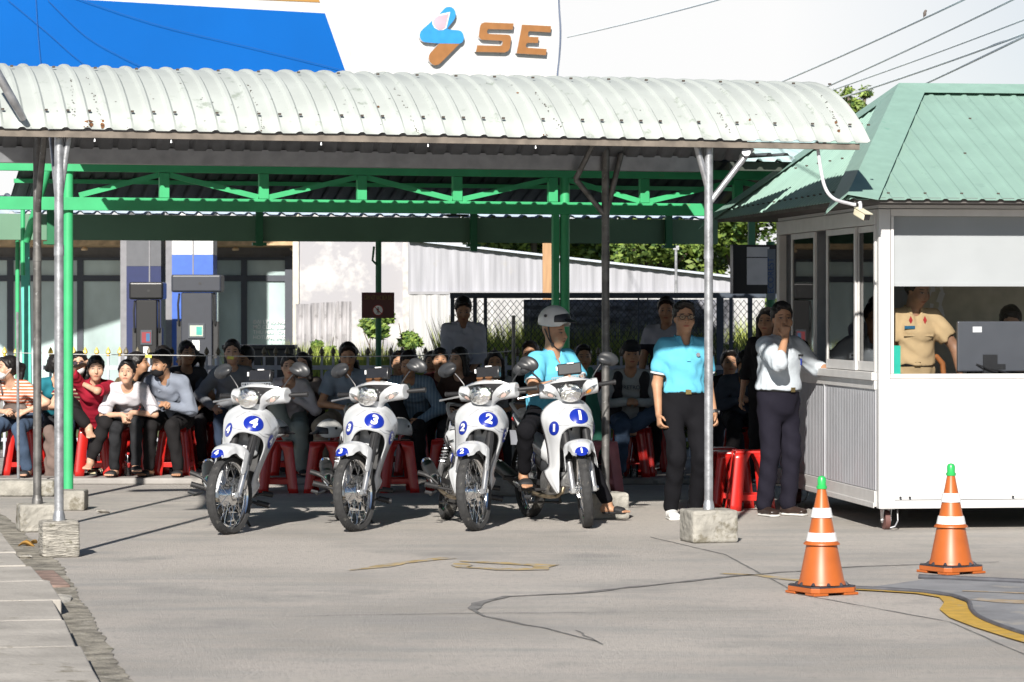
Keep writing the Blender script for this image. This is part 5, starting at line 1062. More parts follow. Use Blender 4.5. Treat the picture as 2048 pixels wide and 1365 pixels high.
# metal shed
MD = 42.0; ms = thing('metal_shed', 'long pale corrugated metal shed with a sloping roof line behind the chain link fence', 'shed', (0, MD, 0))
shm = mat('pale_sheet_metal', (.36, .365, .40), rough=.7, metal=.0, nz=.14, ns=3, stretch=(5, 1, .25), dirt=((.36, .35, .34), .6, 1.6)); shm2 = mat('old_white_sheet', (.47, .47, .48), rough=.7, metal=.1, nz=.2, ns=4, stretch=(5, 1, .3), dirt=((.34, .34, .36), .58, 2))
def mtop(px): return bz(488 + (px - 870) * (560 - 490) / (1480 - 870), MD + .0)
def sheet(p0, p1, f0, f1, m, per=.19, yo=0, name='wall_panel'):
    g = G(); x0, x1 = bx(p0, MD), bx(p1, MD); n = int((x1 - x0) / per * 4); vs = []
    for i in range(n + 1):
        x = x0 + (x1 - x0) * i / n; px = p0 + (p1 - p0) * i / n; y = yo + (0 if i % 4 else -.014) + (0 if (i + 1) % 4 else -.014); vs += [(x, y, f0(px)), (x, y, f1(px))]
    g.add(vs, [(2 * i, 2 * i + 2, 2 * i + 3, 2 * i + 1) for i in range(n)]); return g.build(name, m, ms, False, mods=(('solid', .004),))
mid = bz(585, MD)
sheet(816, 1530, lambda p: mid, mtop, shm, .17, .05); sheet(818, 898, lambda p: .3, lambda p: mid - .015, shm2, .2); sheet(905, 1530, lambda p: .3, lambda p: mid - .015, shm2, .21, .02)
g = G(); g.box((bx(816, MD), -.02, mid - .03), (bx(1530, MD), .06, mid + .01)); g.build('joint_rail', mat('rail_grey', (.3, .3, .32), rough=.6), ms, False)
g = G(); g.add([(bx(818, MD), -.06, mtop(818) + .03), (bx(1540, MD), -.06, mtop(1540) + .03), (bx(1540, MD), 4, mtop(1540) + .03), (bx(818, MD), 4, mtop(818) + .03)], [(0, 1, 2, 3)]); g.build('roof', mat('shed_roof_metal', (.5, .55, .62), rough=.4, metal=.4), ms, False, mods=(('solid', .03),))
woodm = mat('brown_wood', (.42, .25, .13), rough=.75, nz=.15, ns=5, stretch=(4, 4, .5))
g = G(); g.box((-.06, -.05, 0), (.06, .05, bz(470, 40))); o = g.build('wooden_post', woodm, None, False, mods=(('bev', .006),)); o.location = (bx(1094, 40), 40, 0); tag(o, 'plain brown wooden post standing just left of the thick green column', 'post')
g = G(); g.tube([(0, 0, 0), (0, 0, bz(500, 36))], .018, 10); g.cbox((0, 0, bz(496, 36)), (.07, .04, .05)); o = g.build('pipe_post', galv, None); o.location = (bx(1352, 36), 36, 0); tag(o, 'thin pale pipe post seen behind the head of the man in glasses', 'post')
# ---------------------------------------------------------------- fuel station
SD = 50.0; st = thing('shop_building', 'grey framed glass shop front with an overhanging tiled eave behind the pumps', 'building', (bx(300, SD), SD, 0)); sx = bx(300, SD)
frg = mat('window_frame_grey', (.05, .058, .075), rough=.5, nz=.06); shg = mat('shop_glass', (.46, .58, .58), rough=.18, spec=.6, nz=.25, ns=.7, stretch=(1.6, 1, .8)); wlg = mat('grey_render', (.22, .22, .24), rough=.8, nz=.08)
g = G(); g.box((bx(-120, SD) - sx, .1, bz(515, SD)), (bx(588, SD) - sx, 6, 2.75)); g.build('wall', wlg, st, False)
def win(a, b_, y0, y1, m=shg, kid=None):
    g = G(); x0, x1, z0, z1 = bx(a, SD) - sx, bx(b_, SD) - sx, bz(y1, SD), bz(y0, SD); w = .05
    g.box((x0, 0, z0), (x0 + w, .09, z1)); g.box((x1 - w, 0, z0), (x1, .09, z1)); g.box((x0 + w, 0, z1 - w), (x1 - w, .09, z1)); g.box((x0 + w, 0, z0), (x1 - w, .09, z0 + w)); f = g.build('window', frg, st, False)
    g = G(); g.box((x0 + w, .04, z0 + w), (x1 - w, .06, z1 - w)); g.build('pane', m, f, False)
for a, b_ in ((-110, 20), (20, 160), (160, 250), (322, 345), (345, 424), (424, 488), (488, 583)):
    win(a, b_, 515, 557); win(a, b_, 557.02, 775)
g = G(); g.box((bx(424, SD) - sx, -.02, .1), (bx(430, SD) - sx, .1, 2.4)); g.box((bx(570, SD) - sx, -.02, .1), (bx(588, SD) - sx, .12, 2.5)); g.build('corner_column', frg, st, False)
txt('ĐẠI LÝ XĂNG DẦU\nMỞ CỬA: 5:00 - 21:00\nTHỨ HAI - CHỦ NHẬT\nHOTLINE 24/24', .085, st, (bx(506, SD) - sx, -.006, bz(660, SD)), whitev, bold=.001, align='LEFT')
g = G(); x0, x1 = bx(-120, SD) - sx, bx(598, SD) - sx
g.prism([(x0, -.7, 2.66), (x0, .1, 2.64), (x0, .1, 2.85), (x0, -.7, 2.76)], (x1 - x0, 0, 0)); g.build('eave', mat('orange_eave', (.55, .38, .22), rough=.8, nz=.2), st, False, fix=True)
g = G(); g.prism([(x1 + .01, -.7, 2.64), (x1 + .01, .1, 2.58), (x1 + .01, .1, 2.76), (x1 + .01, -.7, 2.74)], (.95, 0, 0)); g.build('eave_end', mat('eave_brown', (.42, .27, .17), rough=.8, nz=.25), st, False, fix=True)
for i in range(5): g = G(); g.box((x1 + .02 + .0, -.6 + i * .13, 2.54 - i * .02), (x1 + .85 - i * .18, -.5 + i * .13, 2.60)); g.build('eave_step', mat('eave_brown', (0, 0, 0)), st, False)
for px in (175, 475, 590): g = G(); g.lathe([(.05, .0), (.06, .03), (.02, .06)], 12, M.Translation(V((bx(px, SD) - sx, -.35, 2.58)))); g.build('ceiling_lamp', mat('lamp_glass', (.8, .6, .4), rough=.3), st)
# station roof fascia
FA = R(27); FO = P(900, 300, 48.0); FO.z = 0
fas = thing('station_roof', 'huge white station roof fascia with a blue panel and orange stripe', 'station roof', FO, (0, 0, FA))
def fp(px, py, off=0):
    c, s_ = math.cos(FA), math.sin(FA); n = V((-s_, c, 0)); d = V(((px - 1024) / FPX, 1, (HY - py) / FPX)); o = V((0, 0, CAMZ)); t_ = (FO + n * off - o).dot(n) / d.dot(n); p = o + d * t_ - FO
    return V((p.x * c + p.y * s_, off, p.z))
fw_ = mat('fascia_white', (.64, .64, .64), rough=.5, nz=.015); fb = mat('fascia_blue', (.0, .115, .46), rough=.35, nz=.06, ns=.5); fo_ = mat('fascia_orange', (.45, .24, .07), rough=.5, nz=.05)
a, b_ = fp(-260, 0).x, fp(1116, 0).x; zl, zh = 4.45, 9.6
g = G(); g.box((a, 0, zl), (b_, 9, zh)); g.build('fascia', fw_, fas, False)
def fpoly(name, pts, m, off=-.012, th=.01, par=None): g = G(); g.prism([fp(x, y, off) for x, y in pts], (0, th, 0)); return g.build(name, m, par or fas, False, fix=True)
fpoly('blue_panel', [(-250, -22), (140, -2), (650, 27), (694, 152), (715, 215), (-250, 190)], fb); fpoly('orange_stripe', [(-250, -75), (632, -22), (640, 5), (430, -4), (-250, -40)], fo_)
def Z4(x, y): return (820 + x / 6.606, y / 6.606)
edge = mat('letter_edge_metal', (.6, .6, .62), rough=.35, metal=.3)
def letter(name, pts, m, d=.075):
    pts = [Z4(*q) for q in pts]; g = G(); g.prism([fp(x, y, -d) for x, y in pts], (0, d - .012, 0)); o = g.build(name, edge, fas, False, fix=True); g = G(); g.add([fp(x, y, -d - .006) for x, y in pts], [tuple(range(len(pts)))]); g.build('letter_face', m, o, False); return o
lo_ = mat('sign_orange', (.34, .155, .055), rough=.5, nz=.06); lb_ = mat('sign_blue', (.04, .30, .72), rough=.4, nz=.06); lp_ = mat('sign_pink', (.72, .42, .50), rough=.5, nz=.25, ns=1.2)
letter('letter_s', [(985, 297), (1370, 312), (1358, 395), (1040, 388), (1024, 396), (1018, 425), (1022, 442), (1035, 450), (1300, 462), (1325, 475), (1338, 510), (1320, 640), (1295, 680), (1250, 697), (870, 688), (888, 600), (1200, 608), (1215, 600), (1225, 560), (1222, 548), (1210, 542), (950, 528), (920, 510), (908, 480), (925, 350), (945, 312)], lo_)
letter('letter_e', [(1480, 327), (1865, 347), (1857, 432), (1580, 415), (1565, 425), (1558, 470), (1572, 488), (1700, 492), (1692, 572), (1555, 568), (1538, 580), (1530, 615), (1545, 632), (1807, 650), (1797, 732), (1408, 708)], lo_)
ol = letter('logo_lower', [(385, 578), (655, 582), (400, 840), (375, 857), (330, 865), (290, 850), (258, 815), (247, 770), (253, 730), (270, 700)], lo_)
lg = letter('logo_upper', [(395, 180), (450, 120), (480, 98), (510, 92), (550, 98), (580, 120), (600, 155), (604, 200), (595, 240), (575, 275), (490, 380), (520, 393), (640, 402), (675, 415), (700, 445), (713, 490), (708, 530), (690, 562), (655, 580), (385, 577), (190, 560), (155, 540), (132, 500), (128, 460), (140, 420), (170, 385), (295, 275)], lb_)
g = G(); g.add([fp(*Z4(x, y), -.088) for x, y in [(355, 198), (532, 160), (482, 372), (440, 398), (380, 402), (325, 372), (296, 320), (296, 275), (330, 225)]], [tuple(range(9))]); g.build('drop_outline', whitev, lg, False)
g = G(); g.add([fp(*Z4(x, y), -.095) for x, y in [(375, 212), (510, 185), (466, 362), (430, 388), (380, 392), (335, 362), (306, 315), (304, 282), (335, 235)]], [tuple(range(9))]); g.build('drop', lp_, lg, False)
g = G(); g.tube(smooth_pts([fp(1112, -200, -.1), fp(1117, -10, -.1), fp(1121, 60, -.15), fp(1119, 110, -.1), fp(1114, 165, -.1), fp(1112, 300, -.1)], 4), .016, 8); o = g.build('cable', mat('grey_cable', (.10, .13, .2), rough=.6), fas)
for pl in ([(70, -30), (75, 60), (82, 135)], [(90, -25), (300, 46), (500, 95), (694, 143)], [(15, 0), (90, 62), (150, 115), (200, 150)], [(95, 0), (170, 72), (250, 118), (300, 140)]):
    g = G(); g.tube(smooth_pts([fp(x, y, -.05) for x, y in pl], 4), .0035, 6); g.build('cable', mat('faint_blue_cable', (.03, .10, .3), rough=.6), fas)
for px in (700, 860, 1000):
    g = G(); a_, b2 = fp(px, -200, -.003), fp(px + 8, 240, -.003); g.bar((a_.x, -.003, zl), (a_.x, -.003, zh), .012, .003, up=(0, 1, 0)); g.build('panel_joint', mat('joint_grey', (.5, .5, .5), rough=.7), fas, False)
# columns and pumps
def column(px0, px1, label, wy, m1, m2, D, edgepx, z0m):
    t_ = thing('station_column', label, 'column', (bx((px0 + px1) / 2, D), D, .06)); w = (bx(px1, D) - bx(px0, D)) / 2
    g = G(); g.box((-w, 0, 0), (w, w * 2, bz(z0m, D) - .06)); g.build('lower_cladding', m2, t_, False); g = G(); g.box((-w, 0, bz(z0m, D) - .057), (w, w * 2, 5.0)); g.build('upper_cladding', m1, t_, False)
    g = G(); g.box((-w - .1, .02, 0), (-w - .003, w * 2, 5.0)); g.build('side_trim', wlg, t_, False); g = G(); g.box((w * .3 * edgepx, -.012, 0), (w * .3 * edgepx + .02, -.002, 5)); g.build('cladding_joint', wlg, t_, False)
column(253, 322, 'station column shaded to grey above and navy below behind the dark pump', 0, mat('col_white_shaded', (.10, .105, .12), rough=.6), mat('col_blue_shaded', (.007, .016, .085), rough=.4), 47.5, 1 if True else 0, 533)  # white and blue cladding, with its shade put into darker colours
column(344, 426, 'station column clad white above and bright blue below behind the grey pump', 0, fw_, mat('col_blue', (.05, .13, .50), rough=.4), 46.5, 0, 510)
def pump(px0, px1, ytop, D, cm, label, scr):
    w = (bx(px1, D) - bx(px0, D)) / 2; h = bz(ytop, D); t_ = thing('fuel_pump', label, 'fuel pump', (bx((px0 + px1) / 2, D), D, .06))
    g = G(); g.box((-w, -.25, h - .32), (w, .25, h - .06)); g.build('head_cover', cm, t_, False, mods=(('bev', .03, 3),))
    g = G(); g.box((-w * .62, -.2, 0), (w * .62, .2, h - .325)); g.build('cabinet', cm, t_, False, mods=(('bev', .015),))
    g = G(); g.box((-w * .33, -.222, h - 1.0), (w * .33, -.202, h - .78)); b = g.build('display', frg, t_, False); g = G(); g.box((-w * .26, -.228, h - .97), (w * .26, -.223, h - .81)); g.build('screen', scr[0], b, False); g = G(); g.box((.0, -.232, h - .95), (w * .22, -.229, h - .83)); g.build('screen_panel', scr[1], b, False)
    for s_ in (-1, 1): g = G(); g.box((s_ * w * .72 - .035, -.12, h - 1.3), (s_ * w * .72 + .035, .12, h - .75)); g.tube([(s_ * w * .72, -.15, h - .8), (s_ * w * .74, -.2, h - .5), (s_ * w * .7, -.15, h - .34)], .016, 8); g.build('nozzle_holder', blkp, t_)
    g = G(); g.box((-w * .17, -.215, h - 1.18), (w * .12, -.203, h - 1.03)); g.build('sticker', whitev, t_, False)
    g = G(); g.tube([(w * .15, -.253, h - .19), (w * .15, -.256, h - .19)], .02, 12); g.build('lock', blkp, t_)
pump(262, 330, 565, 45.3, mat('pump_dark', (.006, .006, .008), rough=.4), 'nearly black fuel pump in front of the shaded column', (mat('scr_red', (.25, .03, .04)), mat('scr_blue', (.03, .12, .25))))
pump(346, 446, 550, 44.5, mat('pump_grey', (.028, .032, .045), rough=.45, nz=.05), 'larger dark grey fuel pump in front of the blue column', (mat('scr_pale', (.45, .5, .42)), mat('scr_teal', (.05, .35, .3))))
g = G(); g.box((-.55, -.2, 0), (.55, .2, .95)); g.box((-.58, -.23, .95), (.58, .23, .99)); o = g.build('metal_cabinet', mat('dark_cabinet', (.03, .033, .04), rough=.5), None, False, mods=(('bev', .01),)); o.location = (bx(520, 33.5), 33.5, .06); o.scale = (.7, 1, 1.16); tag(o, 'dark rectangular cabinet behind the spear fence and the man in grey', 'cabinet')
# hanging projector-screen like panel on the right
D = 30.2; hp = thing('hanging_screen', 'black framed white screen hanging beside the booth under the green beam', 'screen', (bx(1512, D), D, bz(588, D)), (0, 0, R(8)))
g = G(); g.box((-.24, -.02, 0), (.24, .12, bz(490, D) - bz(588, D))); g.build('case', mat('screen_black', (.006, .006, .008), rough=.4), hp, False); g = G(); g.box((-.10, -.03, .09), (.13, -.022, .36)); g.box((-.1, -.03, .37), (.13, -.022, .47)); g.build('screen', mat('screen_white', (.62, .63, .66), rough=.6), hp, False)
D = 29.6; bn_ = thing('banner', 'narrow vertical banner with blue letters hanging behind the booth', 'banner', (bx(1543, D), D, bz(600, D)))
g = G(); g.box((-.04, 0, 0), (.04, .01, .5)); g.build('cloth', mat('banner_grey', (.2, .24, .3), rough=.7), bn_, False); txt('ECOREST', .085, bn_, (-.005, -.003, .24), mat('banner_blue', (.04, .1, .3)), rot=(R(90), R(-90), 0))
# ---------------------------------------------------------------- overhead cables and a bird
cab = mat('blue_grey_cable', (.85, .93, .98), rough=.5, nz=.05)
labs = ['uppermost overhead cable with a small bird perched on it', 'second overhead cable from the top right of the white sign', 'third overhead cable crossing the sky above the booth', 'fourth overhead cable, thicker, above the green booth roof', 'lowest overhead cable running down to the booth roof ridge', 'single pale cable reaching the white wall right of the letters']
for i, (a, b_, r_) in enumerate((((1571, 161), (1927, 0), .011), ((1638, 181), (2025, 0), .011), ((1649, 186), (2048, 40), .009), ((1702, 190), (2048, 68.6), .012), ((1723, 225), (2048, 74), .011), ((1135, 75), (1437, 0), .008))):
    d = ((b_[0] - a[0]), (b_[1] - a[1])); D0, D1 = 38, 27; ex = .55; q0, q1 = -(.12 if i < 5 else 0), 1 + ex; pts = []
    for k in range(13):
        u = q0 + (q1 - q0) * k / 12; sagp = 9 * (u - q0) * (u - q1) * -1; DD = D0 + (D1 - D0) * u
        s0 = 9 * (0 - q0) * (0 - q1) * -1; s1 = 9 * (1 - q0) * (1 - q1) * -1
        pts.append(P(a[0] + d[0] * u, a[1] + d[1] * u + (sagp - (s0 + (s1 - s0) * u)), DD))
    g = G(); g.tube(pts, r_, 6); tag(g.build('overhead_cable', cab, None), labs[i], 'cable', 'overhead cables' if i < 5 else None)
bc = P(1849.5, 32, 30.4); S = SDF(.005); S.ell((0, 0, .03), (.028, .035, .045)); S.ell((0.015, -.01, .075), (.02, .02, .02)); S.cap((-.01, 0, .0), (-.03, 0, -.06), .012, .006); S.cap((.03, -.01, .077), (.045, -.012, .075), .006, .002, k=.004); me = S.mesh(); o = link('bird', me, mat('bird_grey', (.12, .1, .09), rough=.8), None, 'full'); o.location = bc + V((0, 0, .004)); o.scale = (.6, .6, .6); tag(o, 'small dark bird perched on the uppermost cable', 'bird')
# ---------------------------------------------------------------- inspection booth
BF = R(7.5); BO = V((2.65, 21.72, 0)); booth = thing('booth', 'white and grey glazed booth on castors with a pale green hipped roof', 'booth', BO, (0, 0, BF))
bw_ = mat('booth_white_panel', (.55, .55, .55), rough=.4, nz=.02, ns=3, spec=.5, dirt=((.47, .46, .44), .64, 5)); alu = mat('booth_aluminium', (.62, .61, .60), rough=.45, nz=.05, ns=8, spec=.5)
def by(px): d = (px - 1024) / FPX; c, s_ = math.cos(BF), math.sin(BF); return (BO.x - d * BO.y) / (d * c + s_)
def bxx(px): d = (px - 1024) / FPX; c, s_ = math.cos(BF), math.sin(BF); return (d * BO.y - BO.x) / (c - d * s_)
BD = by(1556); BW = 2.6
SZ = lambda py, D=21.8: CAMZ + (HY - py) * D / FPX
# front face
x1 = bxx(1783); xj = .02
g = G(); g.box((0, -.02, .16), (x1 - .012, .05, 2.33)); g.build('corner_post', bw_, booth, False, mods=(('bev', .004),))
g = G(); g.box((x1 - .01, -.012, .165), (BW, .03, 1.10)); g.build('front_panel', bw_, booth, False, mods=(('bev', .003),))
g = G(); g.box((.0, -.03, .16), (BW, -.014, .205)); g.build('bottom_trim', bw_, booth, False, mods=(('bev', .003),))
g = G(); 
for x in (x1 + .06, x1 + .13, 1.0, 1.9): g.tube([(x, -.032, .24), (x, -.02, .24)], .008, 8)
g.bar((x1 + .02, -.0145, .222), (1.2, -.0145, .222), .002, .003); g.build('trim_screws', blkp, booth, False)
zb, zt = SZ(748), SZ(433); zs = SZ(572)
g = G(); g.box((x1 - .01, -.018, 1.102), (BW, .05, zb)); g.box((x1 - .01, -.018, zt), (BW, .05, 2.33)); g.box((x1 - .008, -.022, zb + .002), (x1 + .012, .02, zt - .002)); g.build('window_frame', alu, booth, False, mods=(('bev', .002),))
g = G(); g.box((x1 + .013, .0, zb + .002), (BW, .006, zt - .002)); g.build('window_glass', glassmat('booth_glass', (.88, .89, .90), .12, .015), booth, False)
bl = mat('roller_blind', (.60, .61, .61), rough=.8, nz=.05, ns=2, bump=.008, bs=3)
g = G(); g.box((x1 + .02, .05, zs), (BW - .02, .056, zt)); g.box((x1 + .02, .046, zs - .004), (BW - .02, .06, zs + .02)); g.build('roller_blind', bl, booth, False)
# side face (x = 0), local y from 0 to BD
y1, y2, y3, y4, y5 = by(1747), by(1712), by(1655), by(1632), by(1590)
ribp = mat('ribbed_grey_panel', (.42, .43, .46), rough=.28, nz=.05, ns=4, spec=.6)
g = G(); n = int((BD - .12) / .05); 
for i in range(n): a = .06 + i * .05; g.box((-.006, a, .29), (.03, a + .040, 1.02)) if i != n // 2 else g.box((-.014, a, .29), (.03, a + .040, 1.02))
g.cur = 1; g.box((.002, .06, .29), (.028, BD - .06, 1.02)); g.build('side_panel', [ribp, mat('panel_groove_shade', (.30, .305, .33), rough=.5)], booth, False)  # groove backs coloured darker to stand for shade between the ribs
g = G(); g.box((-.014, .0505, .17), (.03, BD, .285)); g.box((-.022, .0505, .16), (-.0145, BD, .2)); g.box((-.014, .0505, 1.02), (.05, BD, 1.085)); g.box((-.035, .0505, 1.087), (.06, BD, 1.145)); g.box((-.014, .0505, 2.22), (.05, BD, 2.33)); g.box((-.012, BD - .10, 1.147), (.05, BD, 2.218)); g.box((-.012, .0505, 1.147), (.05, .09, 2.218)); g.build('side_frame', alu, booth, False, mods=(('bev', .003),))
def sash(a, b_, xo):
    g = G(); w = .045; z0, z1 = 1.15, 2.215
    g.box((xo, a, z0), (xo + .02, a + w, z1)); g.box((xo, b_ - w, z0), (xo + .02, b_, z1)); g.box((xo, a + w, z0), (xo + .02, b_ - w, z0 + .07)); g.box((xo, a + w, z1 - w), (xo + .02, b_ - w, z1)); f = g.build('sliding_sash', alu, booth, False, mods=(('bev', .002),))
    g = G(); g.box((xo + .008, a + w, z0 + .07), (xo + .012, b_ - w, z1 - w)); g.build('sash_glass', glassmat('side_glass', (.6, .64, .62), .35, .01), f, False)
sash(y2 - .02, y3, -.012); sash(.095, y2 + .02, .012); sash(y4, by(1585), -.012)
# other walls, floor, ceiling
inw = mat('booth_interior', (.62, .66, .72), rough=.7, nz=.05); iny = mat('booth_interior_cream', (.66, .62, .5), rough=.8, nz=.1)
g = G(); g.box((BW, -.02, .16), (BW + .05, BD, 2.33)); g.box((.0, BD + .002, .16), (BW, BD + .05, 2.33)); g.build('rear_wall', inw, booth, False)
g = G(); g.box((.03, .055, .16), (BW - .01, BD - .002, .2)); g.build('floor', mat('booth_floor', (.3, .28, .25), rough=.7), booth, False); g = G(); g.box((.0, -.02, 2.335), (BW, BD, 2.36)); g.build('ceiling', bw_, booth, False)
g = G(); g.box((.75, 1.5, .2), (.80, 1.56, 2.33)); g.box((.80, 1.53, .2), (2.55, 1.56, 2.33)); g.build('partition', iny, booth, False); g = G(); g.box((.051, 1.45, .2), (.75, 1.47, 1.8)); 
g = G(); g.cbox((.5, 1.42, 1.75), (.03, .004, .3)); 
for k in range(9): g.cbox((.44 + .1 * (k % 2) + rnd.uniform(-.02, .02), 1.498, 1.5 + k * .05), (rnd.uniform(.02, .05), .002, rnd.uniform(.04, .1)), M.Rotation(rnd.uniform(-.4, .4), 3, 'Y'))
g = G(); rr = random.Random(3)
for k in range(14): g.cbox((.80 + .08 * (k % 2) + rr.uniform(-.03, .03), 1.526, 1.50 + k * .028), (rr.uniform(.02, .05), .003, rr.uniform(.05, .1)), M.Rotation(rr.uniform(-.4, .4), 3, 'Y'))
g.build('torn_paper', whitev, booth, False)
# castors
def castor(x, y):
    g = G(); g.tube([(x - .018, y, .07), (x + .018, y, .07)], .07, 20); c = g.build('castor_wheel', mat('castor_tread', (.16, .07, .06), rough=.6, nz=.2), booth)
    g = G(); g.prism([(x - .032, y - .05, .155), (x - .032, y + .05, .155), (x - .032, y + .02, .05), (x - .032, y - .02, .05)], (.006, 0, 0)); g.prism([(x + .026, y - .05, .155), (x + .026, y + .05, .155), (x + .026, y + .02, .05), (x + .026, y - .02, .05)], (.006, 0, 0)); g.box((x - .05, y - .06, .150), (x + .05, y + .06, .158)); g.tube([(x - .04, y, .07), (x + .04, y, .07)], .01, 8); g.tube([(x + .07, y - .06, .15), (x + .062, y - .1, .07), (x + .035, y - .12, .03), (x + .0, y - .12, .02)], .006, 6); g.build('castor_fork', forkm, c, False)
castor(.09, .12); castor(2.4, .12); castor(.12, BD - .2)
# hipped roof
rg = roofmat('pale_green_corrugated_metal', (.25, .39, .335), rust=False, rough=.55, dirtc=(.21, .33, .285)); rf_ = mat('green_ridge_flashing', (.24, .385, .33), rough=.55, nz=.05, dirt=((.16, .32, .26), .62, 5))
ZE, ZR = 2.385, 3.36; o = .30; rx0, ry0, rx1, ry1 = -o, -.36, BW + .5, 4.62; my = (ry0 + ry1) / 2; ax_ = bxx(1855) * 0 + .72
def roofplane(A, B_, C_, D_, name, per=.135, h=.011):   # A-B eave, D-C top (trapezoid / triangle), ribs run up the slope
    A, B_, C_, D_ = V(A), V(B_), V(C_), V(D_); e = (B_ - A); Ln = e.length; ex = e / Ln; nrm = ex.cross(((D_ + C_) / 2 - A)).normalized(); nrm = nrm if nrm.z > 0 else -nrm; upv = nrm.cross(ex); upv = upv if upv.z > 0 else -upv
    ht = (D_ - A).dot(upv); d0 = (D_ - A).dot(ex); c0 = (C_ - A).dot(ex); g = G(); xs = []; x = 0
    while x < Ln: xs += [x, x + per * .12, x + per * .28, x + per * .40]; x += per
    xs = [q for q in xs if q <= Ln] + [Ln]
    def top(q):
        if q < d0: return ht * q / d0
        if q > c0: return ht * (Ln - q) / (Ln - c0)
        return ht
    vs = []
    for q in xs: hh = rib(q + 1e-6, per, h); vs += [A + ex * q + nrm * hh, A + ex * q + upv * max(.001, top(q)) + nrm * hh]
    g.add(vs, [(2 * i, 2 * i + 2, 2 * i + 3, 2 * i + 1) for i in range(len(xs) - 1)]); o = g.build(name, rg, booth, False, mods=(('solid', .003),))
    sgx = G(); rr = random.Random(4)
    for i, q in enumerate([per * .26 + k * per for k in range(int(Ln / per))]):
        for hh, st_ in ((.1, 1), (ht * .38, 3), (ht * .7, 4)):
            if i % (st_ + 1) == 0 and top(q) > hh + .1: sgx.cbox(A + ex * q + upv * hh + nrm * (h + .004), (.018, .018, .01))
    sgx.build('roof_screws', mat('rusty_screw', (0, 0, 0)), o, False)
E = [(rx0, ry0, ZE), (rx1, ry0, ZE), (rx1, ry1, ZE), (rx0, ry1, ZE)]; T1, T2 = (ax_, my, ZR), (rx1 - 1.0, my, ZR)
roofplane(E[0], E[1], T2, T1, 'front_slope'); roofplane(E[3], E[0], T1, T1, 'side_slope', .10, .012); roofplane(E[1], E[2], T2, T2, 'side_slope'); roofplane(E[2], E[3], T1, T2, 'rear_slope')
def flash(a, b_, w, n1, n2, name='hip_flashing', lift=.032):
    a, b_ = V(a), V(b_); d = (b_ - a).normalized(); s1 = V(n1).normalized(); s2 = V(n2).normalized(); g = G(); u = V((0, 0, lift))
    s1 = (s1 - d * s1.dot(d)).normalized() * w; s2 = (s2 - d * s2.dot(d)).normalized() * w
    g.add([a + s1 + u, a + u * 1.35, a + s2 + u, b_ + s1 + u, b_ + u * 1.35, b_ + s2 + u], [(0, 1, 4, 3), (1, 2, 5, 4)]); g.build(name, rf_, booth, False, mods=(('solid', .004),))
sl_f = V((0, (my - ry0), ZR - ZE)).normalized(); sl_s = V((ax_ - rx0, 0, ZR - ZE)).normalized()
flash(V(E[0]) + V((-.02, -.02, -.01)), T1, .22, -V((-1, 0, 0)) * 1 + V((0, 0, 0)), V((0, 1, 0)) * 1 + sl_s * .0 + V((0, 0, .0)))
flash(V(E[3]) + V((-.02, .02, -.01)), T1, .18, V((0, -1, 0)), V((1, 0, 0))); flash(T1, T2, .2, -sl_f, V((0, (ry1 - my), -(ZR - ZE))), 'ridge_cap', .034)
g = G(); g.box((rx0 + .04, ry0 + .03, 2.363), (rx1, ry0 + .07, 2.40)); g.box((rx0 + .04, ry0 + .07, 2.363), (rx0 + .08, ry1 - .05, 2.40)); g.box((rx0 + .08, ry0 + .2, 2.363), (rx1 - .1, ry1 - .2, 2.375)); g.build('eave_frame', mat('dark_steel_frame', (.10, .09, .085), rough=.7, nz=.2), booth, False)
# camera and conduit
pts = smooth_pts([P(1634, 283, 20.9), P(1640, 330, 20.9), P(1650, 375, 20.9), P(1668, 398, 20.9), P(1700, 408, 21.0), P(1712, 410, 21.0)], 5); g = G(); g.tube(pts, .012, 8); tag(g.build('conduit', mat('white_conduit', (.62, .62, .66), rough=.5), None), 'curved white conduit hanging from the canopy edge to the security camera', 'conduit')
cc = P(1722, 428, 21.0); cam_ = thing('security_camera', 'small yellowed white security camera under the corner of the booth roof', 'camera', cc, (R(20), 0, R(28)))
g = G(); g.box((-.028, -.075, -.028), (.028, .06, .026)); g.build('camera_body', mat('yellowed_white_plastic', (.68, .64, .48), rough=.5, nz=.15), cam_, False, mods=(('bev', .012, 3),)); g = G(); g.box((-.023, -.082, -.022), (.023, -.0755, .02)); l_ = g.build('lens_window', mat('lens_black', (.01, .01, .012), rough=.08, coat=.8), cam_, False, mods=(('bev', .004),)); g = G(); g.box((-.031, -.095, .0265), (.031, .06, .031)); g.build('sun_shield', mat('yellowed_white_plastic', (0, 0, 0)), cam_, False)
g = G(); g.tube([(0, .02, .03), (0, .03, .06), (-.01, .03, .075)], .014, 10); g.build('bracket', mat('white_conduit', (0, 0, 0)), cam_)
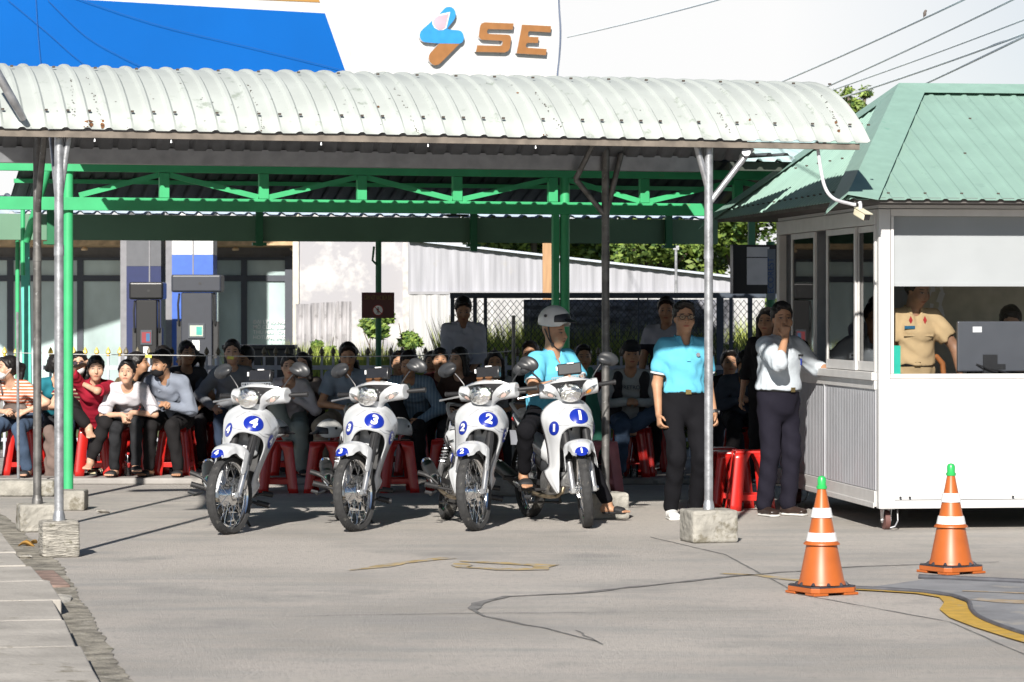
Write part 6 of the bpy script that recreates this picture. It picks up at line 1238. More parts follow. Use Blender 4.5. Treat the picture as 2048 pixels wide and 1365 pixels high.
# things inside the booth
def bl2w(x, y, z): return BO + V((x * math.cos(BF) - y * math.sin(BF), x * math.sin(BF) + y * math.cos(BF), z))
dk = thing('desk', 'dark desk along the front window inside the booth', 'desk', bl2w(1.3, .32, .2), (0, 0, BF)); g = G(); g.box((-.72, -.22, .84), (1.1, .22, .87)); g.build('desktop', mat('desk_dark', (.08, .085, .1), rough=.4), dk, False, mods=(('bev', .004),)); 
for x in (-.68, 1.0): g = G(); g.box((x, -.2, 0), (x + .05, .2, .838)); g.build('leg', mat('desk_dark', (0, 0, 0)), dk, False)
mn = thing('monitor', 'grey flat monitor seen from behind through the booth window', 'monitor', bl2w(bxx(1995) + .02, .28, 1.07), (0, 0, BF + R(4)))
g = G(); g.box((-.25, -.02, .075), (.30, .015, .445)); g.build('housing', mat('monitor_grey', (.10, .105, .12), rough=.35, nz=.05), mn, False, mods=(('bev', .01),)); g = G(); g.box((-.055, -.03, -.0), (.055, .0, .2)); g.box((-.11, -.08, 0), (.11, .08, .012)); g.build('stand', blkp, mn, False); g = G(); g.cbox((-.10, -.022, .385), (.07, .003, .042)); g.build('sticker', whitev, mn, False)
g = G(); g.tube(smooth_pts([V((-.11, -.03, .13)), V((-.03, -.06, .10)), V((.1, -.07, .07)), V((.3, -.07, .0))], 4), .006, 6); g.build('power_cable', blkp, mn); g = G(); g.box((.03, -.024, .09), (.12, -.0205, .13)); g.build('port_bay', blkp, mn, False)
ch = thing('wooden_chair', 'orange brown wooden chair with a rounded back inside the booth', 'chair', bl2w(bxx(1906), .62, .2), (0, 0, BF)); wd = mat('orange_wood', (.36, .13, .04), rough=.4, nz=.2)
g = G(); g.tube([(-.10, 0, 0), (-.105, 0, .9), (-.095, 0, 1.0), (-.05, 0, 1.05), (0, 0, 1.06), (.05, 0, 1.05), (.095, 0, 1.0), (.105, 0, .9), (.10, 0, 0)], .022, 10); g.build('back_frame', wd, ch); g = G(); g.box((-.17, -.02, .44), (.17, .36, .48)); g.build('seat', wd, ch, False, mods=(('bev', .01),))
for s_ in (-.14, .14): g = G(); g.tube([(s_, .34, 0), (s_, .34, .44)], .018, 8); g.build('leg', wd, ch)
gf = thing('green_folder', 'bright green folder propped in the left corner of the booth window', 'folder', bl2w(x1 + .035, .16, 1.07), (0, 0, BF)); g = G(); g.box((-.03, -.15, 0), (.035, .0, .27)); g.build('cover', mat('green_folder_card', (.02, .52, .38), rough=.5), gf, False); g = G(); g.box((-.02, -.152, .0), (.03, -.1505, .03)); g.build('folder_tag', whitev, gf, False)
# ---------------------------------------------------------------- cones
con = mat('orange_cone_plastic', (.42, .105, .02), rough=.42, nz=.08, ns=6, dirt=((.34, .13, .05), .68, 14)); tape = mat('white_reflective_tape', (.74, .74, .74), rough=.35, nz=.05); bsm = mat('cone_base_rubber', (.035, .035, .045), rough=.6, nz=.3); grc = mat('green_cap', (.03, .42, .10), rough=.3)
def cone(px, py, D, label, rz):
    t_ = thing('traffic_cone', label, 'traffic cone', (bx(px, D), D, 0), (0, 0, R(rz)), 'traffic cones on the yard'); t_.scale = (.96, .96, .925)
    def pr(z0, z1, off=0): f = lambda z: .135 + (.024 - .135) * (z - .065) / (.645 - .065); return [(f(z0) + off, z0), (f(z1) + off, z1)]
    g = G(); g.lathe([(.142, .06), (.138, .075)] + pr(.09, .30) + [(.108, .302), (.104, .312), (.098, .315)] + pr(.34, .645)[:2], 40); g.build('cone_body', con, t_)
    for z0, z1 in ((.318, .375), (.465, .525)): g = G(); g.lathe([(pr(z0, z1)[0][0] + .001, z0), (pr(z0, z1, .007)[0][0], z0 + .002), (pr(z0, z1, .007)[1][0], z1 - .002), (pr(z0, z1)[1][0] + .001, z1)], 40); g.build('reflective_band', tape, t_)
    g = G(); g.lathe([(.0305, .640), (.032, .655), (.025, .66), (.026, .70), (.018, .715), (.0, .72)], 24); g.build('cap', grc, t_)
    g = G(); q = .158; c = .036; pl = [(-q, -q + c), (-q + c, -q), (q - c, -q), (q, -q + c), (q, q - c), (q - c, q), (-q + c, q), (-q, q - c)]
    g.prism([(x, y, .018) for x, y in pl], (0, 0, .030))
    for x, y in ((-.105, -.105), (.105, -.105), (-.105, .105), (.105, .105)): g.box((x - .05, y - .05, .002), (x + .05, y + .05, .0175))
    g.build('base', con, t_, False, mods=(('bev', .004),)); g = G(); g.prism([(x * .985, y * .985, .0485) for x, y in pl], (0, 0, .008))
    for k in range(10): a = k * PI / 5; g.tube([(math.cos(a) * .146, math.sin(a) * .146, .055), (math.cos(a) * .138, math.sin(a) * .138, .075)], [.016, .006], 8)
    g.build('base_ring', bsm, t_, False)
cone(1643.5, 0, GD(1188), 'nearer orange traffic cone with two white bands and a green cap', 28); cone(1902, 0, GD(1146), 'farther orange traffic cone, right of the other and nearer the booth', 31)
# ---------------------------------------------------------------- stools
stm = mat('red_plastic', (.50, .018, .014), rough=.28, nz=.06, ns=5, coat=.25, wear=((.38, .05, .04), .7, 14)); pkm = mat('faded_pink_plastic', (.52, .18, .19), rough=.5, nz=.1)
def make_stool(m=stm):
    t_ = thing('plastic_stool', 'x', 'stool'); H_ = .45; a0, a1 = .125, .175
    S = SDF(.008); g = G(); q = a0
    g.box((-q, -q, H_ - .022), (q, q, H_)); g.build('seat', m, t_, False, mods=(('bev', .012, 3),))
    n = 10
    for sx_ in (1, -1):
        for sy in (1, -1):
            g = G(); 
            def e(z): return a0 + (a1 - a0) * (1 - z / H_)
            w0, w1 = .088, .085
            rows = []
            for i in range(n + 1):
                z = (H_ - .012) * (1 - i / n); k = e(z); w = w1 + (w0 - w1) * max(0, (z / H_)) ** 1; 
                if z > H_ - .09: w += (z - (H_ - .09)) / .09 * (k - w) * .95
                rows.append([(sx_ * (k - w), sy * k, z), (sx_ * (k - .016), sy * k, z), (sx_ * (k - .004), sy * (k - .004), z), (sx_ * k, sy * (k - .016), z), (sx_ * k, sy * (k - w), z)])
            vs = [p for r in rows for p in r]; g.add(vs, [(j * 5 + i, j * 5 + i + 1, (j + 1) * 5 + i + 1, (j + 1) * 5 + i) if sx_ * sy > 0 else (j * 5 + i, (j + 1) * 5 + i, (j + 1) * 5 + i + 1, j * 5 + i + 1) for j in range(n) for i in range(4)]); g.build('leg', m, t_, True, mods=(('solid', .005),))
    z = .10; k = a0 + (a1 - a0) * (1 - z / H_) - .012
    for (ax, ay, bx_, by_) in ((-k, -k, k, -k), (-k, k, k, k), (-k, -k, -k, k), (k, -k, k, k)): g = G(); g.bar((ax, ay, z), (bx_, by_, z), .016, .045) ; g.build('crossbar', m, t_, False, mods=(('bev', .003),))
    return t_
proto = {}
def stool(px, D, rz, label, m=stm, z=0, grp='red plastic stools', sc_=1):
    if m not in proto: r = make_stool(m); proto[m] = r
    else:
        r = proto[m].copy(); COL.objects.link(r)
        for ch in list(proto[m].children): c = ch.copy(); COL.objects.link(c); c.parent = r
    r.location = (bx(px, D), D, z); r.rotation_euler = (0, 0, R(rz)); r.scale = (sc_,) * 3; r['label'] = label
    if grp: r['group'] = grp
    return r
PZ = .06
# ---------------------------------------------------------------- helmets
hmw = mat('white_helmet_shell', (.62, .62, .60), rough=.35, nz=.04, coat=.3); hmb = mat('helmet_black', (.015, .015, .018), rough=.4)
def helmet(loc, rz, label, rx=0, cat=True):
    t_ = thing('helmet', label, 'helmet', loc, (R(rx), 0, R(rz)), None)
    S = SDF(.006); S.ell((0, .005, .05), (.105, .132, .125)); S.half((0, 0, .012), (0, .12, -1), (-.3, -.3, -.3), (.3, .3, .3), k=.012); S.ell((0, -.015, -.01), (.09, .11, .11), op='s', k=.004); S.ell((0, -.14, -.02), (.085, .07, .062), op='s', k=.02); link('shell', S.mesh(), hmw, t_, 'full')
    S = SDF(.005); S.ell((0, .005, .05), (.1085, .1355, .1285)); S.half((0, 0, .085), (0, .25, 1), (-.3, -.3, -.3), (.3, .3, .3)); S.half((0, 0, .045), (0, 0, -1), (-.3, -.3, -.3), (.3, .3, .3)); S.half((0, -.05, 0), (0, 1, 0), (-.3, -.3, -.3), (.3, .3, .3))
    S.ecap((0, -.13, .058), (0, -.165, .045), (.082, .008), (.07, .005), (1, 0, 0), k=.012); link('visor', S.mesh(), hmb, t_, 'full')
    g = G()
    for s_ in (1, -1): g.tube([(s_ * .1, .02, .095), (s_ * .106, .02, .095)], .012, 14)
    g.build('vent_stud', hmb, t_); return t_
# ---------------------------------------------------------------- motorcycles in the row
BG = 'numbered white test motorcycles'
def fwheel(px, py, steer, yaw, lean):   # ground contact of the front wheel -> thing origin
    p = GP(px, py); y = R(yaw); return p - V((math.sin(y), -math.cos(y), 0)) * .60
motorcycle(4, 'white motorcycle with blue number 4 discs, leaning on its side stand at the left', fwheel(446, 1069, -34, 7, 8), 7, 16, -36, 'a', BG)
motorcycle(3, 'white motorcycle with blue number 3 discs, second in the row beside the helmet stools', fwheel(700, 1063, -34, 7, 8), 7, 13.5, -36, 'b', BG)
motorcycle(2, 'white motorcycle with blue number 2 discs, parked left of the rider', fwheel(938, 1062, -32, 9, 8), 10, 11.5, -34, 'b', BG)
L1 = fwheel(1169, 1056, 0, 19, 0); motorcycle(1, 'white motorcycle with blue number 1 discs, carrying the helmeted rider', L1, 19, 1.5, -17, 'a', BG)
# ---------------------------------------------------------------- clothes
cy = cloth('cyan_polo_cotton', (.12, .46, .64), nz=.05, bump=.012, bs=7); trim = mat('white_trim', (.6, .66, .7), rough=.8)
bkt = cloth('black_trousers', (.008, .008, .010), spec=.1); dk1 = cloth('dark_charcoal_cloth', (.03, .03, .034)); dk2 = cloth('black_cloth', (.014, .013, .014)); wsh = cloth('pale_blue_shirt', (.50, .55, .60), bump=.014, bs=8, nz=.03); navy = cloth('navy_trousers', (.014, .013, .021), bump=.008, spec=.1)
jean = cloth('denim', (.055, .085, .14), nz=.25, ns=7); bjean = cloth('black_denim', (.022, .023, .026), nz=.3, ns=9); khaki = cloth('khaki_cloth', (.26, .22, .17)); gtr = cloth('grey_green_trousers', (.20, .23, .22)); maskw = cloth('white_mask', (.66, .66, .66)); maskb = cloth('black_mask', (.012, .012, .014)); maskbl = cloth('blue_mask', (.12, .36, .52))
def cuff(J, m=trim):
    for sh_, e_ in ((J['SL'], J['EL']), (J['SR'], J['ER'])):
        q = sh_.lerp(e_, .70); d = (e_ - sh_).normalized(); g = G(); g.lathe([(.066, -.007), (.068, 0), (.066, .007), (.055, .007), (.055, -.007)], 20, axis_X(q, d), closed=True); g.build('sleeve_cuff', m, J['root'])
def face_px(x, D): return (bx(x, D), D)
# rider on bike 1
SD_ = V((math.sin(R(19)), -math.cos(R(19)), 0))
seatp = L1 - SD_ * .16
def rider_extra(J):
    cuff(J); g = G(); c = J['ch'] + J['X1'] * .06 + J['Fw'] * .150 - J['U'] * .0
    h = helmet(J['root'].matrix_basis @ J['Hc'] if False else wm(J['root']) @ (J['Hc'] + V((0, 0, .035))), 0, 'light grey open helmet with dark studs worn by the rider'); h.rotation_euler = (R(0), 0, R(19) + R(38))
    g = G(); hp = J['hp']
    for s_ in (1, -1): g.tube([hp(s_ * .079, .02, .06), hp(s_ * .078, .0, -.02), hp(s_ * .062, -.02, -.09), hp(s_ * .02, -.045, -.125), hp(0, -.05, -.128)], .006, 6); g.tube([hp(s_ * .079, .05, .03), hp(s_ * .07, .01, -.05), hp(s_ * .066, -.015, -.08)], .005, 6)
    g.cbox(hp(-.062, -.02, -.085), (.018, .018, .026)); g.build('chin_strap', hmb, J['root'])
pz = .83
person('rider in a cyan polo and black trousers astride motorcycle number 1, looking right', seatp, 19, 1.60, 'm', dict(pel=(0, 0, pz), sit=True, lean=7, twist=22, hy=40, hp=4, wl=(.10, -.33, 1.06), wr=(-.04, -.36, 1.07), el=(.6, .3, -.6), er=(-.8, .3, -.6), ar=(-.25, -.12, .375), kr=(-.5, -1, .5), al=(.44, -.16, .085), kl=(.5, -1, .1), fl=(.75, -.55, 0), fr=(-.12, -1, -.25), crl=50, crr=50), None, (cy, 'short', .016), (bkt, .016, .92), 'sandal', 'a', .008, fat=.038, collar=True, extra=rider_extra, seed=1)
# man in glasses
def std_extra(J):
    cuff(J); g = G(); w = J['WL'] - (J['WL'] - J['EL']).normalized() * .015; d = (J['WL'] - J['EL']).normalized(); g.lathe([(.034, -.012), (.036, 0), (.034, .012), (.027, .012), (.027, -.012)], 20, axis_X(w, d), closed=True); g.tube([w + V((.03, -.012, 0)), w + V((.042, -.016, 0))], .018, 12); g.build('wristwatch', blkp, J['root'])
    g = G(); c = J['ch'] + J['X1'] * .075 + J['Fw'] * .135 + J['U'] * .03; g.tube([c, c + J['Fw'] * .004], .016, 14); g.build('chest_badge', greyv, J['root'])
    g = G(); a = J['ch'] + J['Fw'] * .138 - J['U'] * .02; b_ = J['nb'] + J['Fw'] * .100 - J['U'] * .08; g.bar(a, b_, .028, .006, up=J['Fw']); g.build('placket', cy, J['root'], False)
D = GD(1037); person('standing man in glasses, cyan polo and black trousers beside the canopy post', (bx(1367, D), D, 0), 14, 1.74, 'm', dict(pel=(0, 0, .885), al=(.10, .03, .085), ar=(-.115, -.05, .085), wl=(.235, -.04, .80), wr=(-.225, -.09, .80), el=(.15, 1, 0), er=(-.15, 1, 0), fl=(.05, -1, 0), fr=(-.1, -1, 0), crl=40, crr=32, nl=(-1, .1, 0), nr=(1, .1, 0), hy=-6), 'mop', (cy, 'short', .016), (bkt, .020), 'sneaker', 'a', .0075, glasses='clear', collar=True, belt=True, extra=std_extra, seed=2)
# man at the booth window
def booth_extra(J):
    g = G(); c = J['ch'] + J['X1'] * .075 + J['Fw'] * .155 + J['U'] * .02; g.cbox(c, (.05, .006, .018)); g.build('name_tag', blkp, J['root'], False); g = G(); g.cbox(c + V((0, -.004, -.05)), (.012, .004, .05)); g.build('pen', bluev, J['root'], False)
D = GD(1032); person('man in a white rolled sleeve shirt at the booth window, hand raised to his face', (bx(1556, D), D, 0), 40, 1.68, 'm', dict(pel=(0, 0, .905), al=(.09, -.02, .085), ar=(-.10, .05, .085), lean=3, wr=(-.11, -.19, 1.385), er=(-.7, -.35, -1), dr=(.05, .02, 1), nr=(.75, .6, 0), wl=(.36, -.28, 1.13), el=(.8, .1, -.6), crr=48, crl=30, hy=-30, hp=3, hr=0, fl=(.2, -1, 0), fr=(-.2, -1, 0), ptr=True), 'short', (wsh, 'rolled', .018), (navy, .026), 'shoe', 'a', .0075, fat=.035, collar=True, belt=True, extra=booth_extra, seed=3)
# officer and clerk
tan_ = cloth('khaki_uniform', (.56, .40, .22), bump=.010, bs=8)
def off_extra(J):
    for s_ in (1, -1):
        a = J['nb'] + J['X1'] * s_ * .09 + J['U'] * .012; b_ = J['nb'] + J['X1'] * s_ * .165 - J['U'] * .018; g = G(); g.bar(a, b_, .05, .012, up=(0, 0, 1)); g.build('epaulette', mat('epaulette_gold', (.35, .22, .06), rough=.4, nz=.5, ns=60), J['root'], False)
        g = G(); c = J['nb'] + J['X1'] * s_ * .055 + J['Fw'] * .105 - J['U'] * .06; g.prism([c + V((0, 0, .03)), c + V((.014, 0, 0)), c + V((0, 0, -.03)), c + V((-.014, 0, 0))], (0, -.006, 0)); g.build('collar_tab', redv, J['root'], False, fix=True)
    g = G(); g.cbox(J['ch'] + J['X1'] * -.07 + J['Fw'] * .135 + J['U'] * .03, (.08, .006, .022)); g.build('name_plate', mat('plate_blue', (.02, .12, .22), rough=.4), J['root'], False)
    for s_ in (1, -1): g = G(); g.cbox(J['ch'] + J['X1'] * s_ * .07 + J['Fw'] * .135 - J['U'] * .03, (.085, .004, .012)); g.build('pocket_flap', tan_, J['root'], False)
q = bl2w(bxx(1852) + .02, .50, .2); person('officer in a khaki uniform standing behind the booth window', q, 12, 1.68, 'm', dict(lean=7, hy=25, hp=22, wr=(-.22, -.18, .84), wl=(.30, -.24, .92), el=(.8, .3, -.4), er=(-.5, .5, 0)), 'short', (tan_, 'short', .016), (tan_, .018), 'shoe', 'c', .0085, fat=.02, collar=True, belt=True, extra=off_extra, seed=4)
q = bl2w(bxx(2085), .82, .2); person('clerk with short black hair bent behind the monitor in the booth', q, -5, 1.62, 'm', dict(pel=(0, 0, .71), sit=True, lean=8, hp=24, wr=(-.22, -.42, .88), wl=(.1, -.4, .88), al=(.1, -.1, .09), ar=(-.1, -.1, .09)), 'short', (dk1, 'long', .014), (dk1,), 'shoe', 'a', .010, seed=5)
# ---------------------------------------------------------------- the seated crowd
def seat_person(label, px, ptop, D, yaw=0, sex='m', hair='short', top=None, bot=None, z=PZ, h=None, st=True, pose=None, slabel=None, srz=None, feet='sandal', vox=.0125, **k):
    ztop = CAMZ + (HY - ptop) * D / FPX - z; h = h or (1.62 if sex == 'm' else 1.53); kk = h / 1.68; zp = .45 + .10 * kk
    need = ztop - zp; full = (.47 + .075 + .085) * kk + .125 * kk ** .5; ln = math.degrees(math.acos(max(.5, min(1, (need - .12) / (full - .12)))))
    p = dict(pel=(0, .0, zp), sit=True, lean=ln, wl=(.10, -.36, .60), wr=(-.07, -.37, .61), al=(.13, -.36, .085), ar=(-.12, -.34, .085), el=(.8, .3, -.3), er=(-.8, .3, -.3), hp=-ln * .2 + 4, crl=35, crr=35)
    p.update(pose or {}); loc = (bx(px, D), D + .10, z)
    J = person(label, loc, yaw, h, sex, p, hair, top, bot, feet, k.pop('skin', 'a'), vox, group='people waiting on stools', **k)
    if st: stool(px, D + .13, yaw * .6 + 4 if srz is None else srz, slabel or ('red stool under the ' + label.split(' ', 0)[0]), z=z)
    return J
C = cloth
dkg = [C('dark_grey_cloth', (.055, .055, .06)), C('dark_brown_cloth', (.06, .035, .028)), C('dark_maroon_cloth', (.09, .02, .025)), C('slate_cloth', (.07, .085, .11)), C('taupe_cloth', (.24, .2, .18))]
def bag_extra(J):
    S = SDF(.008); c = J['pel'] + V((.0, -.20, .07)); S.ell(c, (.13, .06, .085)); link('bag', S.mesh(noise=(.004, 30, 1)), mat('brown_bag', (.10, .075, .065), rough=.6, nz=.2), J['root'], 'full')
    g = G(); g.tube([J['SR'] + V((.03, -.05, .06)), J['ch'] + V((-.06, -.15, 0)), c + V((-.08, -.03, .04))], .01, 6); g.build('bag_strap', mat('brown_bag', (0, 0, 0)), J['root'])
seat_person('woman in an orange striped top and white mask, seated leftmost', 50, 712, 27.9, -22, 'f', 'pony', (stripes('orange_stripes', (.72, .62, .56), (.60, .16, .07), 34, .55, -9, .93, (.62, .25, .03)), 'short', .014), (jean, .018), skin='b', vox=.009, mask=maskw, pose=dict(hy=-38, wr=(-.05, -.33, .60), wl=(.16, -.30, .60), al=(.22, -.36, .085), ar=(-.16, -.34, .085)), slabel='red stool under the woman in the orange striped top', extra=bag_extra, seed=11)
seat_person('woman in a teal top and blue mask behind the orange striped woman', 88, 709, 28.7, 30, 'f', 'bun', (C('teal_cloth', (.02, .17, .22)), 'less', .014), (dk1, .014), skin='b', vox=.010, mask=maskbl, pose=dict(hy=40), slabel='red stool under the woman in the teal top', seed=12)
seat_person('woman in sunglasses, white mask and maroon striped top', 157, 703, 28.6, 6, 'f', 'long', (stripes('maroon_cream_stripes', (.16, .015, .03), (.55, .5, .33), 27, .35), 'short', .014), (jean, .014), skin='b', vox=.0095, mask=maskw, glasses='sun', slabel='red stool under the woman in sunglasses', seed=13)
seat_person('woman in a red polo with crossed legs shading her eyes with one hand', 186, 712, 27.8, 10, 'f', 'pony', (C('crimson_polo', (.30, .012, .03)), 'half', .016), (dk2, .02, .85), feet='bare', skin='b', vox=.0085, collar=True, pose=dict(hp=6, hy=0, wr=(-.10, -.26, 1.04), er=(-.55, -.5, -.9), dr=(.95, -.1, .35), nr=(0, .6, -.8), crr=20, wl=(-.12, -.30, .86), el=(.7, -.35, -.2), kl=(.1, -1, .2), ar=(-.06, -.30, .46), kr=(-.9, -.6, .9), al=(-.05, -.34, .16), fr=(.1, -1, -.2), fl=(-.3, -1, -.1)), slabel='red stool under the woman in the red polo', seed=14)
seat_person('woman with a low bun and brown top facing away to the right', 222, 704, 29.0, 60, 'f', 'bun', (C('olive_brown_cloth', (.12, .09, .05)), 'short', .014), (dk1,), skin='a', pose=dict(hy=30), slabel='red stool under the woman with the low bun', seed=15)
def print_extra(J):
    g = G(); c = J['ch'] + J['X1'] * .085 + J['Fw'] * .14 - J['U'] * .08
    for i in range(7): a = i * 1.05; g.tube([c + V((.016 * math.sin(a), -.004 - .002 * i, .075 - i * .025)), c + V((.022 * math.sin(a + .8), -.006, .063 - i * .025))], .005, 5)
    g.build('floral_print', redv, J['root'])
seat_person('woman in a white t-shirt with a red floral print and black jeans', 264, 721, 27.8, -2, 'f', 'bun', (C('white_tshirt', (.58, .56, .60), bump=.014, bs=8), 'half', .024), (bjean, .014), skin='b', vox=.008, pose=dict(wl=(.05, -.40, .60), wr=(-.03, -.42, .58), al=(.09, -.40, .13), ar=(-.13, -.30, .085), dl=(-.35, -.3, -1), dr=(.3, -.3, -1)), slabel='red stool under the woman in the white t-shirt', extra=print_extra, seed=16)
seat_person('dark haired man in black leaning behind the man in the grey shirt', 318, 692, 29.0, 10, 'm', 'short', (dk2, 'long'), (dk2,), pose=dict(hy=30, hp=15), slabel='red stool under the dark haired man in black', seed=17)
seat_person('man in a light grey shirt and black mask looking down to the left', 350, 700, 27.9, -14, 'm', 'mop', (C('light_grey_shirt', (.20, .225, .28), bump=.014, bs=7), 'long', .022), (dk2, .018), vox=.0085, mask=maskb, collar=True, pose=dict(hy=-32, hp=16, wl=(.03, -.34, .66), wr=(-.03, -.36, .66), al=(.14, -.32, .085), ar=(-.14, -.34, .085)), slabel='red stool under the man in the light grey shirt', seed=18)
seat_person('woman with sunglasses pushed up on her hair, dark top', 368, 680, 29.2, 12, 'f', 'bun', (dkg[0], 'short', .016), (dk1,), pose=dict(hy=16), glasses='up', h=1.6, slabel='red stool under the woman with sunglasses on her hair', seed=19)
seat_person('woman with a short ponytail in profile beside the grey hoodie woman', 420, 694, 29.3, -60, 'f', 'pony', (dkg[3], 'short'), (dk1,), pose=dict(hy=-20), slabel='red stool under the woman with the short ponytail', seed=20)
seat_person('woman in a grey hoodie sitting upright behind motorcycle number 4', 463, 677, 28.7, 4, 'f', 'pony', (C('grey_hoodie', (.19, .20, .22), bump=.016, bs=7), 'long', .026), (C('navy_denim', (.03, .045, .08)), .018), h=1.62, skin='b', slabel='red stool under the woman in the grey hoodie', seed=21, pose=dict(wr=(-.18, -.3, .62)))
seat_person('man in a dark grey shirt looking down, right of the grey hoodie woman', 510, 692, 29.2, -12, 'm', 'short', (dkg[0], 'long', .018), (dk1,), pose=dict(hy=-20, hp=18), slabel='red stool under the man in the dark grey shirt', seed=22)
seat_person('woman in a white blouse and grey trousers with crossed legs', 575, 709, 27.9, 6, 'f', 'pony', (C('white_blouse', (.46, .44, .47), bump=.014), 'long', .02), (gtr, .03), skin='b', vox=.0095, pose=dict(wl=(.06, -.30, .72), wr=(-.10, -.33, .80), crr=15, kr=(-.2, -1, .6), ar=(.0, -.30, .36), al=(.12, -.30, .085)), slabel='red stool under the woman in the white blouse', seed=23)
seat_person('woman with long hair and taupe top behind the white blouse', 614, 705, 28.7, -6, 'f', 'long', (dkg[4], 'long'), (dk1,), skin='b', slabel='red stool under the long haired woman in taupe', seed=24)
seat_person('man in a pale blue grey polo and khaki trousers, arms on his thighs', 692, 684, 27.9, 6, 'm', 'mop', (C('blue_grey_polo', (.22, .27, .34), bump=.012), 'short', .022), (khaki, .024), vox=.0095, collar=True, pose=dict(hp=14, wl=(.14, -.36, .66), wr=(-.05, -.36, .64), al=(.22, -.3, .085), ar=(-.24, -.3, .085), kl=(.5, -1, .3), kr=(-.5, -1, .3)), slabel='red stool under the man in the pale polo', seed=25)
seat_person('person with dark hair bowed in front of the green post', 722, 700, 28.9, -20, 'f', 'long', (dk2, 'long'), (dk1,), pose=dict(hp=25), slabel='red stool under the person bowed before the green post', seed=26)
seat_person('dark haired person in maroon left of the man holding a phone', 790, 704, 28.8, 8, 'm', 'mop', (dkg[2], 'short'), (dk1,), slabel='red stool under the person in maroon', seed=27)
def phone_extra(J):
    g = G(); c = J['WR'] + V((.05, -.075, .03)); g.cbox(c, (.075, .010, .13), Euler((R(-35), R(60), 0)).to_matrix()); g.build('phone', mat('phone_case', (.35, .42, .36), rough=.4), J['root'], False, mods=(('bev', .003),))
seat_person('man in a striped blue shirt with crossed legs holding a phone', 825, 702, 27.9, -4, 'm', 'short', (stripes('blue_pinstripe', (.13, .19, .26), (.20, .27, .34), -34, .4), 'long', .02), (dk2, .018), vox=.0095, pose=dict(hp=18, wl=(.10, -.36, .52), wr=(-.08, -.28, .78), nr=(.3, 0, 1), kr=(-.2, -1, .6), ar=(.0, -.32, .40), al=(.10, -.3, .085)), slabel='red stool under the man holding a phone', extra=phone_extra, seed=28)
seat_person('person in black behind the man with the phone', 866, 704, 29.3, 0, 'm', 'short', (dk2, 'long'), (dk1,), slabel='red stool under the person in black behind the phone man', seed=29)
seat_person('round faced woman in dark maroon below the standing man', 877, 695, 28.8, 4, 'f', 'bun', (dkg[2], 'long'), (dk1,), slabel='red stool under the round faced woman', seed=30)
seat_person('smiling woman with long hair turned left, dark brown blouse', 930, 693, 28.0, -16, 'f', 'long', (dkg[1], 'long', .018), (dk1,), skin='b', vox=.010, pose=dict(hy=-22), slabel='red stool under the smiling woman', seed=31)
seat_person('woman in a pale grey t-shirt behind motorcycle number 2', 985, 701, 28.3, 4, 'f', 'long', (C('pale_grey_tshirt', (.34, .34, .35)), 'short', .018), (dk1,), skin='a', slabel='red stool under the woman in the pale grey t-shirt', seed=32)
seat_person('dark haired person in black partly hidden by the rider', 1068, 682, 28.8, -10, 'm', 'mop', (dk2, 'long', .02), (dk1,), slabel='red stool hidden behind the rider', seed=33)
seat_person('man in a dark shirt seen just right of the rider', 1160, 690, 28.8, 6, 'm', 'short', (dkg[2], 'short'), (dk1,), slabel='red stool under the man right of the rider', seed=34)
def cap_extra(J):
    S = SDF(.008); hp = J['hp']; c = hp(0, .01, .05); S.ell(c, (.09, .11, .095), np.array(J['Hm'])); S.half(hp(0, 0, .05), J['Hm'] @ V((0, .2, -1)), c - V((.2, .2, .2)), c + V((.2, .2, .2))); S.ecap(hp(0, -.08, .06), hp(0, -.15, .04), (.07, .01), (.06, .008), J['Hm'] @ V((1, 0, 0))); link('cap', S.mesh(), dk1, J['root'], 'full')
    S = SDF(.010); 
    for s_, sh_ in ((1, J['SL']), (-1, J['SR'])): S.ecap(J['pel'] + J['X0'] * s_ * .13 + V((0, -.02, .0)), sh_ - J['X1'] * s_ * .03, (.07, .13), (.07, .11), (1, 0, 0))
    link('jacket', S.mesh(noise=(.004, 22, 2)), dk1, J['root'], 'full')
    me = text_mesh('RETRO', .05, .001, .0005); me.transform(M.LocRotScale(J['ch'] + J['Fw'] * .152 + J['U'] * .03, Euler((R(80), 0, 0)), V((1, 1, 1)))); link('shirt_print', me, mat('print_dark', (.06, .08, .10)), J['root'], False)
seat_person('man in a cap, dark jacket and white printed shirt with crossed legs', 1258, 682, 27.6, 4, 'm', 'short', (C('white_print_tee', (.36, .38, .38)), 'long', .018), (jean, .024), vox=.0095, h=1.66, pose=dict(wl=(.05, -.32, .70), wr=(-.06, -.33, .70), kl=(.9, -.7, .5), al=(-.02, -.34, .46), ar=(-.12, -.34, .085), fl=(-.8, -.4, 0)), slabel='red stool under the man in the cap', extra=cap_extra, seed=35)
seat_person('dark haired man seated behind the masked man at the right', 1447, 703, 29.0, 6, 'm', 'mop', (dk2, 'long'), (dk1,), slabel='red stool under the rearmost man at the right', seed=36)
seat_person('man in a slate jacket and black mask with bowed head at the right', 1482, 701, 28.0, 2, 'm', 'mop', (C('slate_jacket', (.055, .065, .085), bump=.015), 'long', .03), (dk2, .02), mask=maskb, h=1.66, pose=dict(hp=32, wl=(.07, -.32, .70), wr=(-.07, -.33, .70)), slabel='red stool under the man in the slate jacket', vox=.010, seed=37)
